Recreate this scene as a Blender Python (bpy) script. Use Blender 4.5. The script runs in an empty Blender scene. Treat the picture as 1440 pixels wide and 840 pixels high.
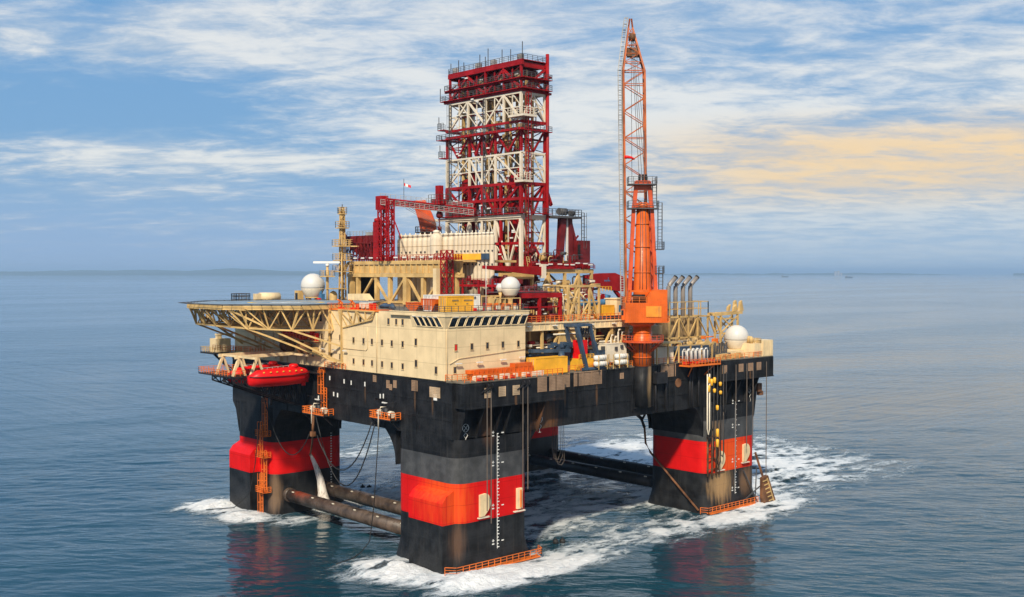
import bpy, math, random
import numpy as np
from mathutils import Vector, Matrix
R = math.radians
random.seed(7)
scn = bpy.context.scene
col = scn.collection

# ------------------------------------------------------------------ camera
cam_d = bpy.data.cameras.new("camera")
cam = bpy.data.objects.new("camera", cam_d)
col.objects.link(cam)
CAM = (-125.5, -153.4, 56.0)
YAW = 42.25
cam.location = CAM
cam.rotation_euler = (R(90 - 1.36), 0, R(-YAW))
cam_d.sensor_width = 36
cam_d.lens = 37.9
cam_d.clip_start = 1
cam_d.clip_end = 200000
scn.camera = cam

# ------------------------------------------------------------------ exposure, sun, sky
scn.view_settings.view_transform = 'Standard'
scn.view_settings.look = 'None'
scn.view_settings.exposure = 0.55
scn.view_settings.gamma = 1
scn.view_settings.use_curve_mapping = False
SUN_EL = 41
sdir = Vector((-0.76, -0.56, 0)).normalized() * math.cos(R(SUN_EL)) + Vector((0, 0, math.sin(R(SUN_EL))))
sun_d = bpy.data.lights.new("sun", 'SUN')
sun_d.energy = 4.0
sun_d.angle = R(3.5)
sun_d.color = (1.0, 0.89, 0.70)
sun = bpy.data.objects.new("sun", sun_d)
sun.rotation_euler = (-sdir).to_track_quat('-Z', 'Y').to_euler()
sun.location = (-200, -200, 300)
col.objects.link(sun)

world = bpy.data.worlds.new("World")
scn.world = world
world.use_nodes = True


class NT:
    """small helper for writing node trees"""
    def __init__(s, tree):
        s.t = tree
        tree.nodes.clear()

    def n(s, typ, **kw):
        nd = s.t.nodes.new(typ)
        ins = kw.pop('ins', {})
        for k, v in kw.items():
            setattr(nd, k, v)
        for k, v in ins.items():
            s.put(nd.inputs[k], v)
        return nd

    def put(s, sock, v):
        if isinstance(v, bpy.types.NodeSocket):
            s.t.links.new(v, sock)
        elif isinstance(v, bpy.types.Node):
            s.t.links.new(v.outputs[0], sock)
        else:
            if sock.type == 'RGBA' and len(v) == 3:
                v = (*v, 1)
            sock.default_value = v

    def m(s, op, a, b=0.0, c=None, clamp=False):
        nd = s.n('ShaderNodeMath', operation=op, use_clamp=clamp)
        s.put(nd.inputs[0], a)
        s.put(nd.inputs[1], b)
        if c is not None:
            s.put(nd.inputs[2], c)
        return nd.outputs[0]

    def vm(s, op, a, b=None):
        nd = s.n('ShaderNodeVectorMath', operation=op)
        s.put(nd.inputs[0], a)
        if b is not None:
            s.put(nd.inputs[1], b)
        return nd

    def mix(s, f, a, b, blend='MIX'):
        nd = s.n('ShaderNodeMix', data_type='RGBA', blend_type=blend)
        s.put(nd.inputs[0], f)
        s.put(nd.inputs[6], a)
        s.put(nd.inputs[7], b)
        return nd.outputs[2]

    def rng(s, v, a, b, c=0.0, d=1.0, smooth=True):
        nd = s.n('ShaderNodeMapRange', interpolation_type='SMOOTHSTEP' if smooth else 'LINEAR')
        for i, x in enumerate((v, a, b, c, d)):
            s.put(nd.inputs[i], x)
        return nd.outputs[0]

    def noise(s, vec, scale, detail=4, rough=0.55, dist=0.0):
        nd = s.n('ShaderNodeTexNoise')
        s.put(nd.inputs['Vector'], vec)
        nd.inputs['Scale'].default_value = scale
        nd.inputs['Detail'].default_value = detail
        nd.inputs['Roughness'].default_value = rough
        nd.inputs['Distortion'].default_value = dist
        return nd.outputs[0]

    def map(s, vec, loc=(0, 0, 0), rot=(0, 0, 0), scale=(1, 1, 1)):
        nd = s.n('ShaderNodeMapping')
        s.put(nd.inputs[0], vec)
        nd.inputs[1].default_value = loc
        nd.inputs[2].default_value = rot
        nd.inputs[3].default_value = scale
        return nd.outputs[0]


# sky: Nishita daylight with thin streaky cloud sheets on a high plane
w = NT(world.node_tree)
tc = w.n('ShaderNodeTexCoord').outputs['Generated']
sky = w.n('ShaderNodeTexSky', sky_type='NISHITA', sun_disc=False, sun_elevation=R(SUN_EL),
          sun_rotation=math.atan2(sdir.x, sdir.y), air_density=1.4, dust_density=1.6, ozone_density=2.2)
# turned so that +Y is the way the sea view looks (rig axes are oblique to north)
d = w.map(tc, rot=(0, 0, R(YAW)))
sep = w.n('ShaderNodeSeparateXYZ', ins={0: d})
dx, dy, dz = sep.outputs
zz = w.m('ADD', w.m('MAXIMUM', dz, 0.0), 0.13)
plane = w.n('ShaderNodeCombineXYZ', ins={0: w.m('DIVIDE', dx, zz), 1: w.m('DIVIDE', dy, zz), 2: 0.0}).outputs[0]
warp = w.noise(plane, 0.5, 3)
p1 = w.map(plane, loc=(3.7, 1.2, 0), rot=(0, 0, R(14)), scale=(0.6, 0.8, 1))
big = w.noise(p1, 1.75, 8, 0.62, 0.25)
p2 = w.map(plane, loc=(8.1, 4.4, 0), rot=(0, 0, R(20)), scale=(0.75, 1.15, 1))
fine = w.noise(p2, 5.2, 9, 0.66, 0.3)
cl = w.m('ADD', w.m('MULTIPLY', big, 0.62), w.m('MULTIPLY', fine, 0.38))
right = w.rng(dx, -0.45, 0.15, -0.055, 0.06)
# where this evening's cloud sheets lie: (bearing, height, half-widths, more or less cloud)
for bx, bz, rx_, rz_, amt in ((-0.39, 0.142, 0.20, 0.034, -0.075), (-0.37, 0.103, 0.24, 0.013, 0.13), (-0.19, 0.197, 0.17, 0.034, 0.09), (-0.42, 0.205, 0.07, 0.02, 0.07),
                              (-0.11, 0.131, 0.12, 0.020, 0.07), (0.09, 0.146, 0.16, 0.022, 0.09), (0.08, 0.207, 0.12, 0.030, -0.05), (-0.30, 0.05, 0.25, 0.022, -0.01)):
    gx = w.m('DIVIDE', w.m('SUBTRACT', dx, bx), rx_)
    gz = w.m('DIVIDE', w.m('SUBTRACT', dz, bz), rz_)
    g = w.m('POWER', 2.718, w.m('MULTIPLY', w.m('ADD', w.m('MULTIPLY', gx, gx), w.m('MULTIPLY', gz, gz)), -1.0))
    right = w.m('ADD', right, w.m('MULTIPLY', g, amt))
clm = w.rng(w.m('ADD', cl, right), 0.38, 0.64)
haze = w.rng(dz, 0.0, 0.10, 0.62, 0.0)
clm = w.m('MULTIPLY', w.m('MULTIPLY', clm, w.rng(dz, 0.0, 0.07, 0.45, 1.0)), w.rng(dz, 0.22, 0.38, 1.0, 0.35))
# warm evening-coloured cloud belt low on the right
belt = w.m('MULTIPLY', w.rng(dz, 0.045, 0.085), w.rng(dz, 0.108, 0.152, 1.0, 0.0))
warm = w.m('MULTIPLY', w.m('MULTIPLY', belt, w.rng(dx, 0.02, 0.27)), w.rng(fine, 0.36, 0.58, 0.72, 1.0))
blue = w.n('ShaderNodeValToRGB')
for e, (p, c) in zip(range(5), ((0.0, (0.42, 0.56, 0.75)), (0.035, (0.27, 0.45, 0.71)), (0.10, (0.17, 0.37, 0.65)), (0.28, (0.14, 0.34, 0.64)), (1.0, (0.14, 0.36, 0.70)))):
    if e < 2:
        el = blue.color_ramp.elements[e]
        el.position = p
    else:
        el = blue.color_ramp.elements.new(p)
    el.color = (*c, 1)
w.put(blue.inputs[0], dz)
ccol = w.mix(w.rng(w.m('ADD', fine, right), 0.38, 0.68), (0.46, 0.56, 0.69), (0.80, 0.81, 0.81))
ccol = w.mix(warm, ccol, (0.95, 0.68, 0.38))
skyc = w.mix(w.m('MAXIMUM', clm, w.m('MULTIPLY', warm, 0.9)), blue.outputs[0], ccol)
hzc = w.mix(w.rng(dx, -0.4, 0.3), (0.24, 0.42, 0.72), (0.46, 0.62, 0.78))
skyc = w.mix(w.m('MULTIPLY', haze, 0.9), skyc, hzc)
bg1 = w.n('ShaderNodeBackground', ins={0: sky, 1: 0.1})
bg2 = w.n('ShaderNodeBackground', ins={0: skyc, 1: 0.69})
mx = w.n('ShaderNodeMixShader', ins={0: 0.90, 1: bg1, 2: bg2})
w.n('ShaderNodeOutputWorld', ins={0: mx.outputs[0]})


# ------------------------------------------------------------------ materials
def newmat(name):
    m = bpy.data.materials.new(name)
    m.use_nodes = True
    return m, NT(m.node_tree)


def paint(name, c, rough=0.5, var=0.10, streak=0.25, rust=0.0, dirt=(0.20, 0.13, 0.08), spots=(), metal=0.0, seams=None, bump=0.0, spec=0.35):
    m, t = newmat(name)
    oc = t.n('ShaderNodeTexCoord').outputs['Object']
    lo = t.noise(oc, 0.35, 5)
    hi = t.noise(oc, 3.0, 4)
    dark = tuple(x * (1 - 2 * var) for x in c)
    lite = tuple(min(1, x * (1 + 1.3 * var) + 0.02 * var) for x in c)
    k = t.mix(t.rng(lo, 0.3, 0.7), dark, lite)
    k = t.mix(t.m('MULTIPLY', t.rng(hi, 0.45, 0.75), var), k, tuple(x * 0.5 for x in c))
    for (p, rad, sc, stg) in spots:
        off = t.vm('MULTIPLY', t.vm('SUBTRACT', oc, p).outputs[0], tuple(1.0 / q for q in rad)).outputs[0]
        dist = t.vm('LENGTH', off).outputs['Value']
        sv = t.noise(t.map(oc, scale=(1, 1, 0.10)), 1.3, 5, 0.65)
        mk = t.m('MULTIPLY', t.rng(t.m('ADD', dist, t.m('MULTIPLY', t.m('SUBTRACT', sv, 0.5), 1.1)), 0.25, 1.0, 1.0, 0.0), stg)
        k = t.mix(mk, k, sc)
    if streak:
        sv = t.noise(t.map(oc, scale=(1, 1, 0.06)), 1.6, 6, 0.65)
        k = t.mix(t.m('MULTIPLY', t.rng(sv, 0.50, 0.72), streak), k, dirt)
        sw = t.noise(t.map(oc, scale=(1, 1, 0.035)), 4.5, 4, 0.7)
        k = t.mix(t.m('MULTIPLY', t.rng(sw, 0.56, 0.74), streak * 0.8), k, tuple(x * 0.4 for x in dirt))
    if rust:
        rv = t.noise(t.map(oc, scale=(1, 1, 0.35)), 1.1, 8, 0.72)
        k = t.mix(t.m('MULTIPLY', t.rng(rv, 0.60, 0.72), rust), k, (0.16, 0.065, 0.025))
    if seams:
        sp = t.n('ShaderNodeSeparateXYZ', ins={0: oc})
        hv = t.m('ADD', sp.outputs[0], sp.outputs[1])
        acc = None
        for v, per in ((hv, seams[0]), (sp.outputs[2], seams[1])):
            fr = t.m('ABSOLUTE', t.m('SUBTRACT', t.m('FRACT', t.m('DIVIDE', v, per)), 0.5))
            ln = t.rng(fr, 0.5 - 0.09 / per, 0.5 - 0.02 / per)
            acc = ln if acc is None else t.m('MAXIMUM', acc, ln)
        k = t.mix(t.m('MULTIPLY', acc, 0.45 if sum(c) > 0.3 else 0.16), k, tuple(x * 0.45 for x in c) if sum(c) > 0.3 else (0.05, 0.05, 0.05))
    bs = t.n('ShaderNodeBsdfPrincipled', ins={'Base Color': k, 'Metallic': metal})
    bs.inputs['Specular IOR Level'].default_value = spec
    t.put(bs.inputs['Roughness'], t.rng(hi, 0.2, 0.8, max(0.05, rough - 0.12), min(1, rough + 0.12)))
    bp = t.n('ShaderNodeBump', ins={'Strength': 0.25 + bump, 'Distance': 0.04, 'Height': lo})
    t.put(bs.inputs['Normal'], bp.outputs[0])
    t.n('ShaderNodeOutputMaterial', ins={0: bs.outputs[0]})
    return m


CREAM = (0.72, 0.55, 0.32)
M = {}
M['cream'] = paint('cream_paint', CREAM, 0.55, 0.05, 0.10, 0.05, seams=(6.0, 3.1))
M['cream_plain'] = paint('cream_plain', CREAM, 0.55, 0.08, 0.18, 0.10)
M['tan'] = paint('tan_paint', (0.55, 0.36, 0.14), 0.55, 0.12, 0.25, 0.15)
M['tan_dark'] = paint('tan_dark_paint', (0.30, 0.20, 0.10), 0.6, 0.15, 0.3, 0.2)
M['white'] = paint('white_paint', (0.68, 0.66, 0.62), 0.45, 0.04, 0.08, 0.03)
M['ivory'] = paint('ivory_paint', (0.66, 0.58, 0.46), 0.5, 0.05, 0.22, 0.08)
M['silo'] = paint('silo_paint', (0.58, 0.48, 0.35), 0.5, 0.08, 0.30, 0.10)
M['radome'] = paint('radome_white', (0.54, 0.52, 0.485), 0.42, 0.02, 0.03)
M['hull'] = paint('black_hull_paint', (0.009, 0.0095, 0.0115), 0.55, 0.28, 0.55, 0.16, spec=0.20, dirt=(0.040, 0.038, 0.037), seams=(7.5, 3.2), bump=0.1,
                  spots=[((6.3, -1.6, 31.6), (0.45, 1.2, 3.2), (0.13, 0.065, 0.03), 0.75), ((13.4, -1.6, 31.8), (0.45, 1.2, 3.2), (0.13, 0.065, 0.03), 0.75), ((29.5, 1.2, 31.0), (0.45, 1.2, 3.2), (0.13, 0.065, 0.03), 0.75), ((38.8, 1.2, 30.6), (0.45, 1.2, 3.2), (0.13, 0.065, 0.03), 0.75), ((89.2, -1.6, 31.8), (0.45, 1.2, 3.2), (0.13, 0.065, 0.03), 0.75), ((0, 7.1, 31.4), (1.2, 0.4, 3.0), (0.11, 0.06, 0.03), 0.7), ((0, 12.6, 31.6), (1.2, 0.4, 3.0), (0.11, 0.06, 0.03), 0.7), ((0, 29.4, 31.4), (1.2, 0.4, 3.0), (0.11, 0.06, 0.03), 0.7), ((24, 0, 27), (6, 3, 6), (0.16, 0.07, 0.03), 0.8), ((53.4, -1, 31), (1.3, 3, 8), (0.30, 0.19, 0.09), 0.8),
                         ((8, 0, 27), (2.5, 3, 5), (0.12, 0.05, 0.02), 0.6)])
M['black'] = paint('black_steel', (0.014, 0.014, 0.017), 0.5, 0.2, 0.1, 0.1)
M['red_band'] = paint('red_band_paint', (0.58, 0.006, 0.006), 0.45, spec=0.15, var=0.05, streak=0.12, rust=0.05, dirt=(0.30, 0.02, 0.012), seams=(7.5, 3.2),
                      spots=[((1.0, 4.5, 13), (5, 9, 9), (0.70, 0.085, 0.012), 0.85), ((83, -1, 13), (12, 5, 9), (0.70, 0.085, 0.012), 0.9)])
M['col_low'] = paint('black_column_lower', (0.011, 0.0115, 0.013), 0.45, spec=0.25, var=0.3, streak=0.22, rust=0.15, dirt=(0.07, 0.06, 0.05), seams=(7.5, 3.2),
                     spots=[((80, -1, 6.5), (6, 4, 6), (0.36, 0.22, 0.10), 0.95), ((90, -1, 6.5), (4, 3, 5), (0.30, 0.17, 0.09), 0.6),
                            ((1, 67.5, 5), (2.2, 2.2, 7), (0.16, 0.10, 0.06), 0.9), ((1, 1, 6), (2.5, 2.5, 5), (0.10, 0.055, 0.035), 0.8),
                            ((14, 66, 4), (4, 2, 4), (0.10, 0.045, 0.02), 0.6)])
M['col_grey'] = paint('grey_column_paint', (0.062, 0.062, 0.064), 0.45, 0.2, 0.35, 0.06, dirt=(0.03, 0.03, 0.03), seams=(7.5, 3.2),
                      spots=[((78, -1, 20), (3, 3, 5), (0.22, 0.13, 0.06), 0.8)])
M['orange'] = paint('orange_paint', (0.60, 0.105, 0.010), 0.36, spec=0.3, var=0.10, streak=0.22, rust=0.10, dirt=(0.40, 0.05, 0.02))
M['orange_deep'] = paint('orange_deep_paint', (0.55, 0.075, 0.018), 0.4, 0.12, 0.25, 0.12, dirt=(0.25, 0.03, 0.02))
M['boom'] = paint('weathered_boom_paint', (0.40, 0.095, 0.022), 0.45, 0.2, 0.35, 0.25, dirt=(0.16, 0.05, 0.02), spec=0.2)
M['rail_orange'] = paint('orange_rail_paint', (0.72, 0.16, 0.02), 0.5, 0.10, 0.1)
M['red'] = paint('dark_red_paint', (0.29, 0.005, 0.007), 0.45, spec=0.2, var=0.12, streak=0.25, rust=0.15, dirt=(0.07, 0.01, 0.01))
M['red_dark'] = paint('oxide_red_paint', (0.13, 0.005, 0.006), 0.5, 0.2, 0.3, 0.15, dirt=(0.03, 0.01, 0.01))
M['boat_red'] = paint('lifeboat_red', (0.62, 0.006, 0.008), 0.42, 0.04, 0.05, spec=0.25)
M['yellow'] = paint('yellow_paint', (0.78, 0.40, 0.03), 0.45, 0.08, 0.15, 0.12)
M['panel_amber'] = paint('amber_panel', (0.72, 0.24, 0.02), 0.45, 0.12, 0.3, 0.1)
M['navy'] = paint('navy_paint', (0.035, 0.065, 0.11), 0.45, 0.2, 0.2, 0.1)
M['blue'] = paint('blue_paint', (0.05, 0.17, 0.34), 0.45, 0.15, 0.2)
M['grey'] = paint('galvanised_grey', (0.32, 0.31, 0.30), 0.5, 0.15, 0.2, 0.05)
M['grey_dark'] = paint('dark_grey_steel', (0.07, 0.07, 0.075), 0.55, 0.2, 0.2, 0.1)
M['exhaust'] = paint('exhaust_steel', (0.24, 0.21, 0.19), 0.42, 0.12, 0.45, 0.1, dirt=(0.30, 0.21, 0.15), metal=0.15)
M['soot'] = paint('soot_black', (0.010, 0.009, 0.008), 0.8, 0.2, 0)
M['rust'] = paint('rust_steel', (0.16, 0.065, 0.025), 0.75, 0.3, 0.4, 0.5)
M['pipe_brown'] = paint('fouled_pipe_paint', (0.075, 0.050, 0.036), 0.5, 0.35, 0.3, 0.35, dirt=(0.16, 0.13, 0.10),
                        spots=[((3.5, 60, 6), (1.5, 5, 3), (0.6, 0.08, 0.02), 0.45)])
M['vent'] = paint('tan_louvre_paint', (0.30, 0.19, 0.12), 0.6, 0.12, 0.3)
M['vent_light'] = paint('light_louvre_paint', (0.46, 0.33, 0.21), 0.6, 0.12, 0.3)
M['deck_blue'] = paint('helideck_paint', (0.19, 0.26, 0.32), 0.6, 0.15, 0.2)
M['deck_green'] = paint('deck_coating', (0.14, 0.12, 0.09), 0.7, 0.2, 0.1)
M['mark_white'] = paint('white_marking', (0.75, 0.74, 0.70), 0.55, 0.08, 0.1)
M['mark_yellow'] = paint('yellow_marking', (0.72, 0.45, 0.06), 0.55, 0.08, 0.1)
M['rubber'] = paint('black_rubber', (0.015, 0.014, 0.014), 0.6, 0.2, 0)
M['wire'] = paint('wire_rope', (0.14, 0.11, 0.09), 0.5, 0.1, 0)

m_, t_ = newmat('dark_window_glass')
bs = t_.n('ShaderNodeBsdfPrincipled', ins={'Base Color': (0.010, 0.012, 0.016), 'Roughness': 0.06, 'IOR': 1.5})
oc = t_.n('ShaderNodeTexCoord').outputs['Object']
t_.put(bs.inputs['Base Color'], t_.mix(t_.rng(t_.noise(oc, 0.8, 3), 0.45, 0.7), (0.006, 0.007, 0.010), (0.035, 0.045, 0.060)))
t_.n('ShaderNodeOutputMaterial', ins={0: bs.outputs[0]})
M['glass'] = m_

# ------------------------------------------------------------------ mesh builder
ORG = {}


class MB:
    def __init__(s):
        s.v, s.f, s.mi, s.cur, s.sm, s.starts = [], [], [], 0, [], []
        s.smooth = False

    def _add(s, vs, fs):
        b = len(s.v)
        s.starts.append(b)
        s.v.extend(vs)
        for f in fs:
            s.f.append(tuple(b + i for i in f))
            s.mi.append(s.cur)
            s.sm.append(s.smooth)
        return s

    def box(s, a, b):
        (x0, y0, z0), (x1, y1, z1) = a, b
        vs = [(x0, y0, z0), (x1, y0, z0), (x1, y1, z0), (x0, y1, z0), (x0, y0, z1), (x1, y0, z1), (x1, y1, z1), (x0, y1, z1)]
        return s._add(vs, [(3, 2, 1, 0), (4, 5, 6, 7), (0, 1, 5, 4), (1, 2, 6, 5), (2, 3, 7, 6), (3, 0, 4, 7)])

    def cbox(s, c, sz):
        return s.box(tuple(c[i] - sz[i] / 2 for i in range(3)), tuple(c[i] + sz[i] / 2 for i in range(3)))

    def beam(s, p, q, w, h=None):
        h = w if h is None else h
        p, q = Vector(p), Vector(q)
        d = q - p
        if d.length < 1e-6:
            return s
        d.normalize()
        up = Vector((0, 0, 1)) if abs(d.z) < 0.95 else Vector((0, 1, 0))
        a = d.cross(up).normalized() * (w / 2)
        b = a.cross(d).normalized() * (h / 2)
        vs = [tuple(o + i * a + j * b) for o in (p, q) for i, j in ((-1, -1), (1, -1), (1, 1), (-1, 1))]
        return s._add(vs, [(0, 1, 2, 3), (7, 6, 5, 4), (0, 4, 5, 1), (1, 5, 6, 2), (2, 6, 7, 3), (3, 7, 4, 0)])

    def tube(s, p, q, r, r2=None, n=8, cap=True):
        r2 = r if r2 is None else r2
        p, q = Vector(p), Vector(q)
        d = (q - p).normalized()
        up = Vector((0, 0, 1)) if abs(d.z) < 0.95 else Vector((0, 1, 0))
        a = d.cross(up).normalized()
        b = a.cross(d)
        vs = []
        for o, rr in ((p, r), (q, r2)):
            for i in range(n):
                t = 2 * math.pi * i / n
                vs.append(tuple(o + a * math.cos(t) * rr + b * math.sin(t) * rr))
        sm, s.smooth = s.smooth, True
        s._add(vs, [(i, n + i, n + (i + 1) % n, (i + 1) % n) for i in range(n)])
        s.smooth = False
        if cap:
            b0 = len(s.v) - 2 * n
            for ids in (list(range(n)), list(range(2 * n - 1, n - 1, -1))):
                s.f.append(tuple(b0 + i for i in ids))
                s.mi.append(s.cur)
                s.sm.append(False)
        s.smooth = sm
        return s

    def path(s, pts, r, n=6, cap=True):
        pts = [Vector(p) for p in pts]
        vs = []
        for k, p in enumerate(pts):
            d = (pts[min(k + 1, len(pts) - 1)] - pts[max(k - 1, 0)]).normalized()
            up = Vector((0, 0, 1)) if abs(d.z) < 0.9 else Vector((0.3, 1, 0)).normalized()
            a = d.cross(up).normalized()
            b = a.cross(d)
            rr = r[k] if isinstance(r, (list, tuple)) else r
            for i in range(n):
                t = 2 * math.pi * i / n
                vs.append(tuple(p + a * math.cos(t) * rr + b * math.sin(t) * rr))
        fs = []
        for k in range(len(pts) - 1):
            for i in range(n):
                fs.append((k * n + i, (k + 1) * n + i, (k + 1) * n + (i + 1) % n, k * n + (i + 1) % n))
        if cap:
            fs.append(tuple(range(n)))
            fs.append(tuple(range(len(pts) * n - 1, len(pts) * n - n - 1, -1)))
        sm, s.smooth = s.smooth, True
        s._add(vs, fs)
        s.smooth = sm
        return s

    def lathe(s, c, prof, n=24, top=True, bot=True):
        """prof: list of (radius, z) about vertical axis through c"""
        vs = []
        for r, z in prof:
            for i in range(n):
                t = 2 * math.pi * i / n
                vs.append((c[0] + r * math.cos(t), c[1] + r * math.sin(t), c[2] + z))
        fs = [(k * n + i, k * n + (i + 1) % n, (k + 1) * n + (i + 1) % n, (k + 1) * n + i) for k in range(len(prof) - 1) for i in range(n)]
        if bot:
            fs.append(tuple(range(n - 1, -1, -1)))
        if top:
            fs.append(tuple(range((len(prof) - 1) * n, len(prof) * n)))
        sm, s.smooth = s.smooth, True
        s._add(vs, fs)
        s.smooth = sm
        return s

    def prism(s, poly, axis, a, b):
        """poly: 2D outline in the two other axes, extruded along axis from a to b"""
        def mk(u, v, w):
            return {'x': (w, u, v), 'y': (u, w, v), 'z': (u, v, w)}[axis]
        n = len(poly)
        vs = [mk(u, v, a) for u, v in poly] + [mk(u, v, b) for u, v in poly]
        fs = [tuple(range(n - 1, -1, -1)), tuple(range(n, 2 * n))] + [(i, (i + 1) % n, n + (i + 1) % n, n + i) for i in range(n)]
        return s._add(vs, fs)

    def rail(s, pts, h=1.1, step=1.6, r=0.05, closed=False, bars=3):
        pts = [Vector(p) for p in pts]
        if closed:
            pts = pts + [pts[0]]
        for a, b in zip(pts[:-1], pts[1:]):
            L = (b - a).length
            k = max(1, round(L / step))
            for i in range(k + 1):
                p = a.lerp(b, i / k)
                s.beam(p, p + Vector((0, 0, h)), r * 1.5)
            for j in range(1, bars + 1):
                o = Vector((0, 0, h * j / bars))
                s.beam(a + o, b + o, r * (1.5 if j == bars else 1.1))
        return s

    def ladder(s, p, q, side, w=0.6, r=0.05, step=0.5, cage=True, out=None):
        p, q, side = Vector(p), Vector(q), Vector(side).normalized() * (w / 2)
        s.beam(p - side, q - side, r * 2)
        s.beam(p + side, q + side, r * 2)
        n = max(2, int((q - p).length / step))
        for i in range(n + 1):
            o = p.lerp(q, i / n)
            s.beam(o - side, o + side, r * 1.3)
        if cage and out is not None:
            out = Vector(out).normalized() * 0.8
            for i in range(0, n + 1, 3):
                o = p.lerp(q, i / n)
                s.beam(o - side, o - side + out, r)
                s.beam(o + side, o + side + out, r)
                s.beam(o - side + out, o + side + out, r)
            s.beam(p + out - side, q + out - side, r)
            s.beam(p + out + side, q + out + side, r)
        return s

    def truss(s, a0, a1, b0, b1, n, wc, wd, chords=True, posts=True, pat='N'):
        """lattice between chord a0-a1 and chord b0-b1 with n bays"""
        a0, a1, b0, b1 = map(Vector, (a0, a1, b0, b1))
        if chords:
            s.beam(a0, a1, wc)
            s.beam(b0, b1, wc)
        for i in range(n + 1):
            p, q = a0.lerp(a1, i / n), b0.lerp(b1, i / n)
            if posts and (p - q).length > wc:
                s.beam(p, q, wd)
            if i < n:
                p2, q2 = a0.lerp(a1, (i + 1) / n), b0.lerp(b1, (i + 1) / n)
                if pat == 'N':
                    s.beam(p, q2, wd)
                elif pat == 'X':
                    s.beam(p, q2, wd)
                    s.beam(q, p2, wd)
                elif pat == 'W':
                    s.beam(*((p, q2) if i % 2 else (q, p2)), wd)
        return s

    def pieces(s):
        """groups of primitives that stand apart from each other"""
        st = s.starts + [len(s.v)]
        k = len(s.starts)
        if k < 2 or k > 1500:
            return None
        P = np.array(s.v)
        lo = np.array([P[a:b_].min(0) for a, b_ in zip(st[:-1], st[1:])])
        hi = np.array([P[a:b_].max(0) for a, b_ in zip(st[:-1], st[1:])])
        size = (hi - lo).max(1)
        gap = np.maximum(0, np.maximum(lo[:, None] - hi[None], lo[None] - hi[:, None]))
        near = np.sqrt((gap ** 2).sum(2)) <= np.maximum(0.02, 0.48 * np.maximum(size[:, None], size[None]))
        lab = np.arange(k)
        while True:
            new = np.where(near, lab[None], k).min(1)
            if (new == lab).all():
                break
            lab = new
        u = np.unique(lab)
        return None if len(u) < 2 or len(u) > 60 else (lab, u)

    def build(s, name, mats, parent=None, kind=None):
        pc = s.pieces() if parent is not None and kind is None else None
        if pc:
            lab, u = pc
            which = np.repeat(lab, np.diff(s.starts + [len(s.v)]))
            first = None
            for q in u:
                ids = np.nonzero(which == q)[0]
                mp = {int(i): j for j, i in enumerate(ids)}
                c = MB()
                c.v = [s.v[i] for i in ids]
                keep = [i for i, f in enumerate(s.f) if f[0] in mp]
                c.f = [tuple(mp[j] for j in s.f[i]) for i in keep]
                c.mi = [s.mi[i] for i in keep]
                c.sm = [s.sm[i] for i in keep]
                o = c._build(name, mats, parent, kind)
                first = first or o
            return first
        return s._build(name, mats, parent, kind)

    def _build(s, name, mats, parent=None, kind=None):
        off = ORG.get(parent.name, (0, 0, 0)) if parent is not None else (0, 0, 0)
        me = bpy.data.meshes.new(name)
        me.from_pydata([(x - off[0], y - off[1], z - off[2]) for x, y, z in s.v], [], s.f)
        for m in (mats if isinstance(mats, (list, tuple)) else [mats]):
            me.materials.append(M[m] if isinstance(m, str) else m)
        me.polygons.foreach_set('material_index', s.mi)
        me.polygons.foreach_set('use_smooth', s.sm)
        me.update()
        o = bpy.data.objects.new(name, me)
        col.objects.link(o)
        if parent is not None:
            o.parent = parent
        ORG[o.name] = off
        if kind:
            o['kind'] = kind
        return o


def T(name, label, cat, loc=(0, 0, 0), group=None, rz=0, local=False):
    o = bpy.data.objects.new(name, None)
    o.location = loc
    o.rotation_euler = (0, 0, rz)
    o['label'] = label
    o['category'] = cat
    if group:
        o['group'] = group
    o.empty_display_size = 1
    col.objects.link(o)
    ORG[o.name] = (0, 0, 0) if local else tuple(loc)
    return o


def dup(root, loc, label=None, rz=None):
    c = root.copy()
    col.objects.link(c)
    c.location = loc
    if rz is not None:
        c.rotation_euler = (0, 0, rz)
    if label:
        c['label'] = label
    def rec(src, dst):
        for ch in list(src.children):
            k = ch.copy()
            col.objects.link(k)
            k.parent = dst
            rec(ch, k)
    rec(root, c)
    return c


def rrect(x0, y0, x1, y1, r, n=5):
    pts = []
    for cx, cy, a0 in ((x1 - r, y0 + r, -90), (x1 - r, y1 - r, 0), (x0 + r, y1 - r, 90), (x0 + r, y0 + r, 180)):
        for i in range(n + 1):
            a = R(a0 + 90 * i / n)
            pts.append((cx + r * math.cos(a), cy + r * math.sin(a)))
    return pts


# ------------------------------------------------------------------ sea, foam, land
def lattice_noise(seed):
    rs = np.random.RandomState(seed)
    tab = rs.rand(256, 256)
    def f(x, y):
        xi, yi = np.floor(x).astype(int), np.floor(y).astype(int)
        u, v = x - xi, y - yi
        u, v = u * u * (3 - 2 * u), v * v * (3 - 2 * v)
        a, b = tab[xi & 255, yi & 255], tab[(xi + 1) & 255, yi & 255]
        c_, d_ = tab[xi & 255, (yi + 1) & 255], tab[(xi + 1) & 255, (yi + 1) & 255]
        return a + (b - a) * u + (c_ - a) * v + (a - b - c_ + d_) * u * v
    return f


NZ = [lattice_noise(i) for i in range(6)]


def fbm(x, y, k=0, oct=4, gain=0.5):
    s, a, t = 0, 1.0, 0
    for i in range(oct):
        s = s + a * NZ[(k + i) % 6](x * 2 ** i + 17.3 * i, y * 2 ** i - 9.1 * i)
        t += a
        a *= gain
    return s / t


def sst(e0, e1, x):
    t = np.clip((x - e0) / (e1 - e0), 0, 1)
    return t * t * (3 - 2 * t)


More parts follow.
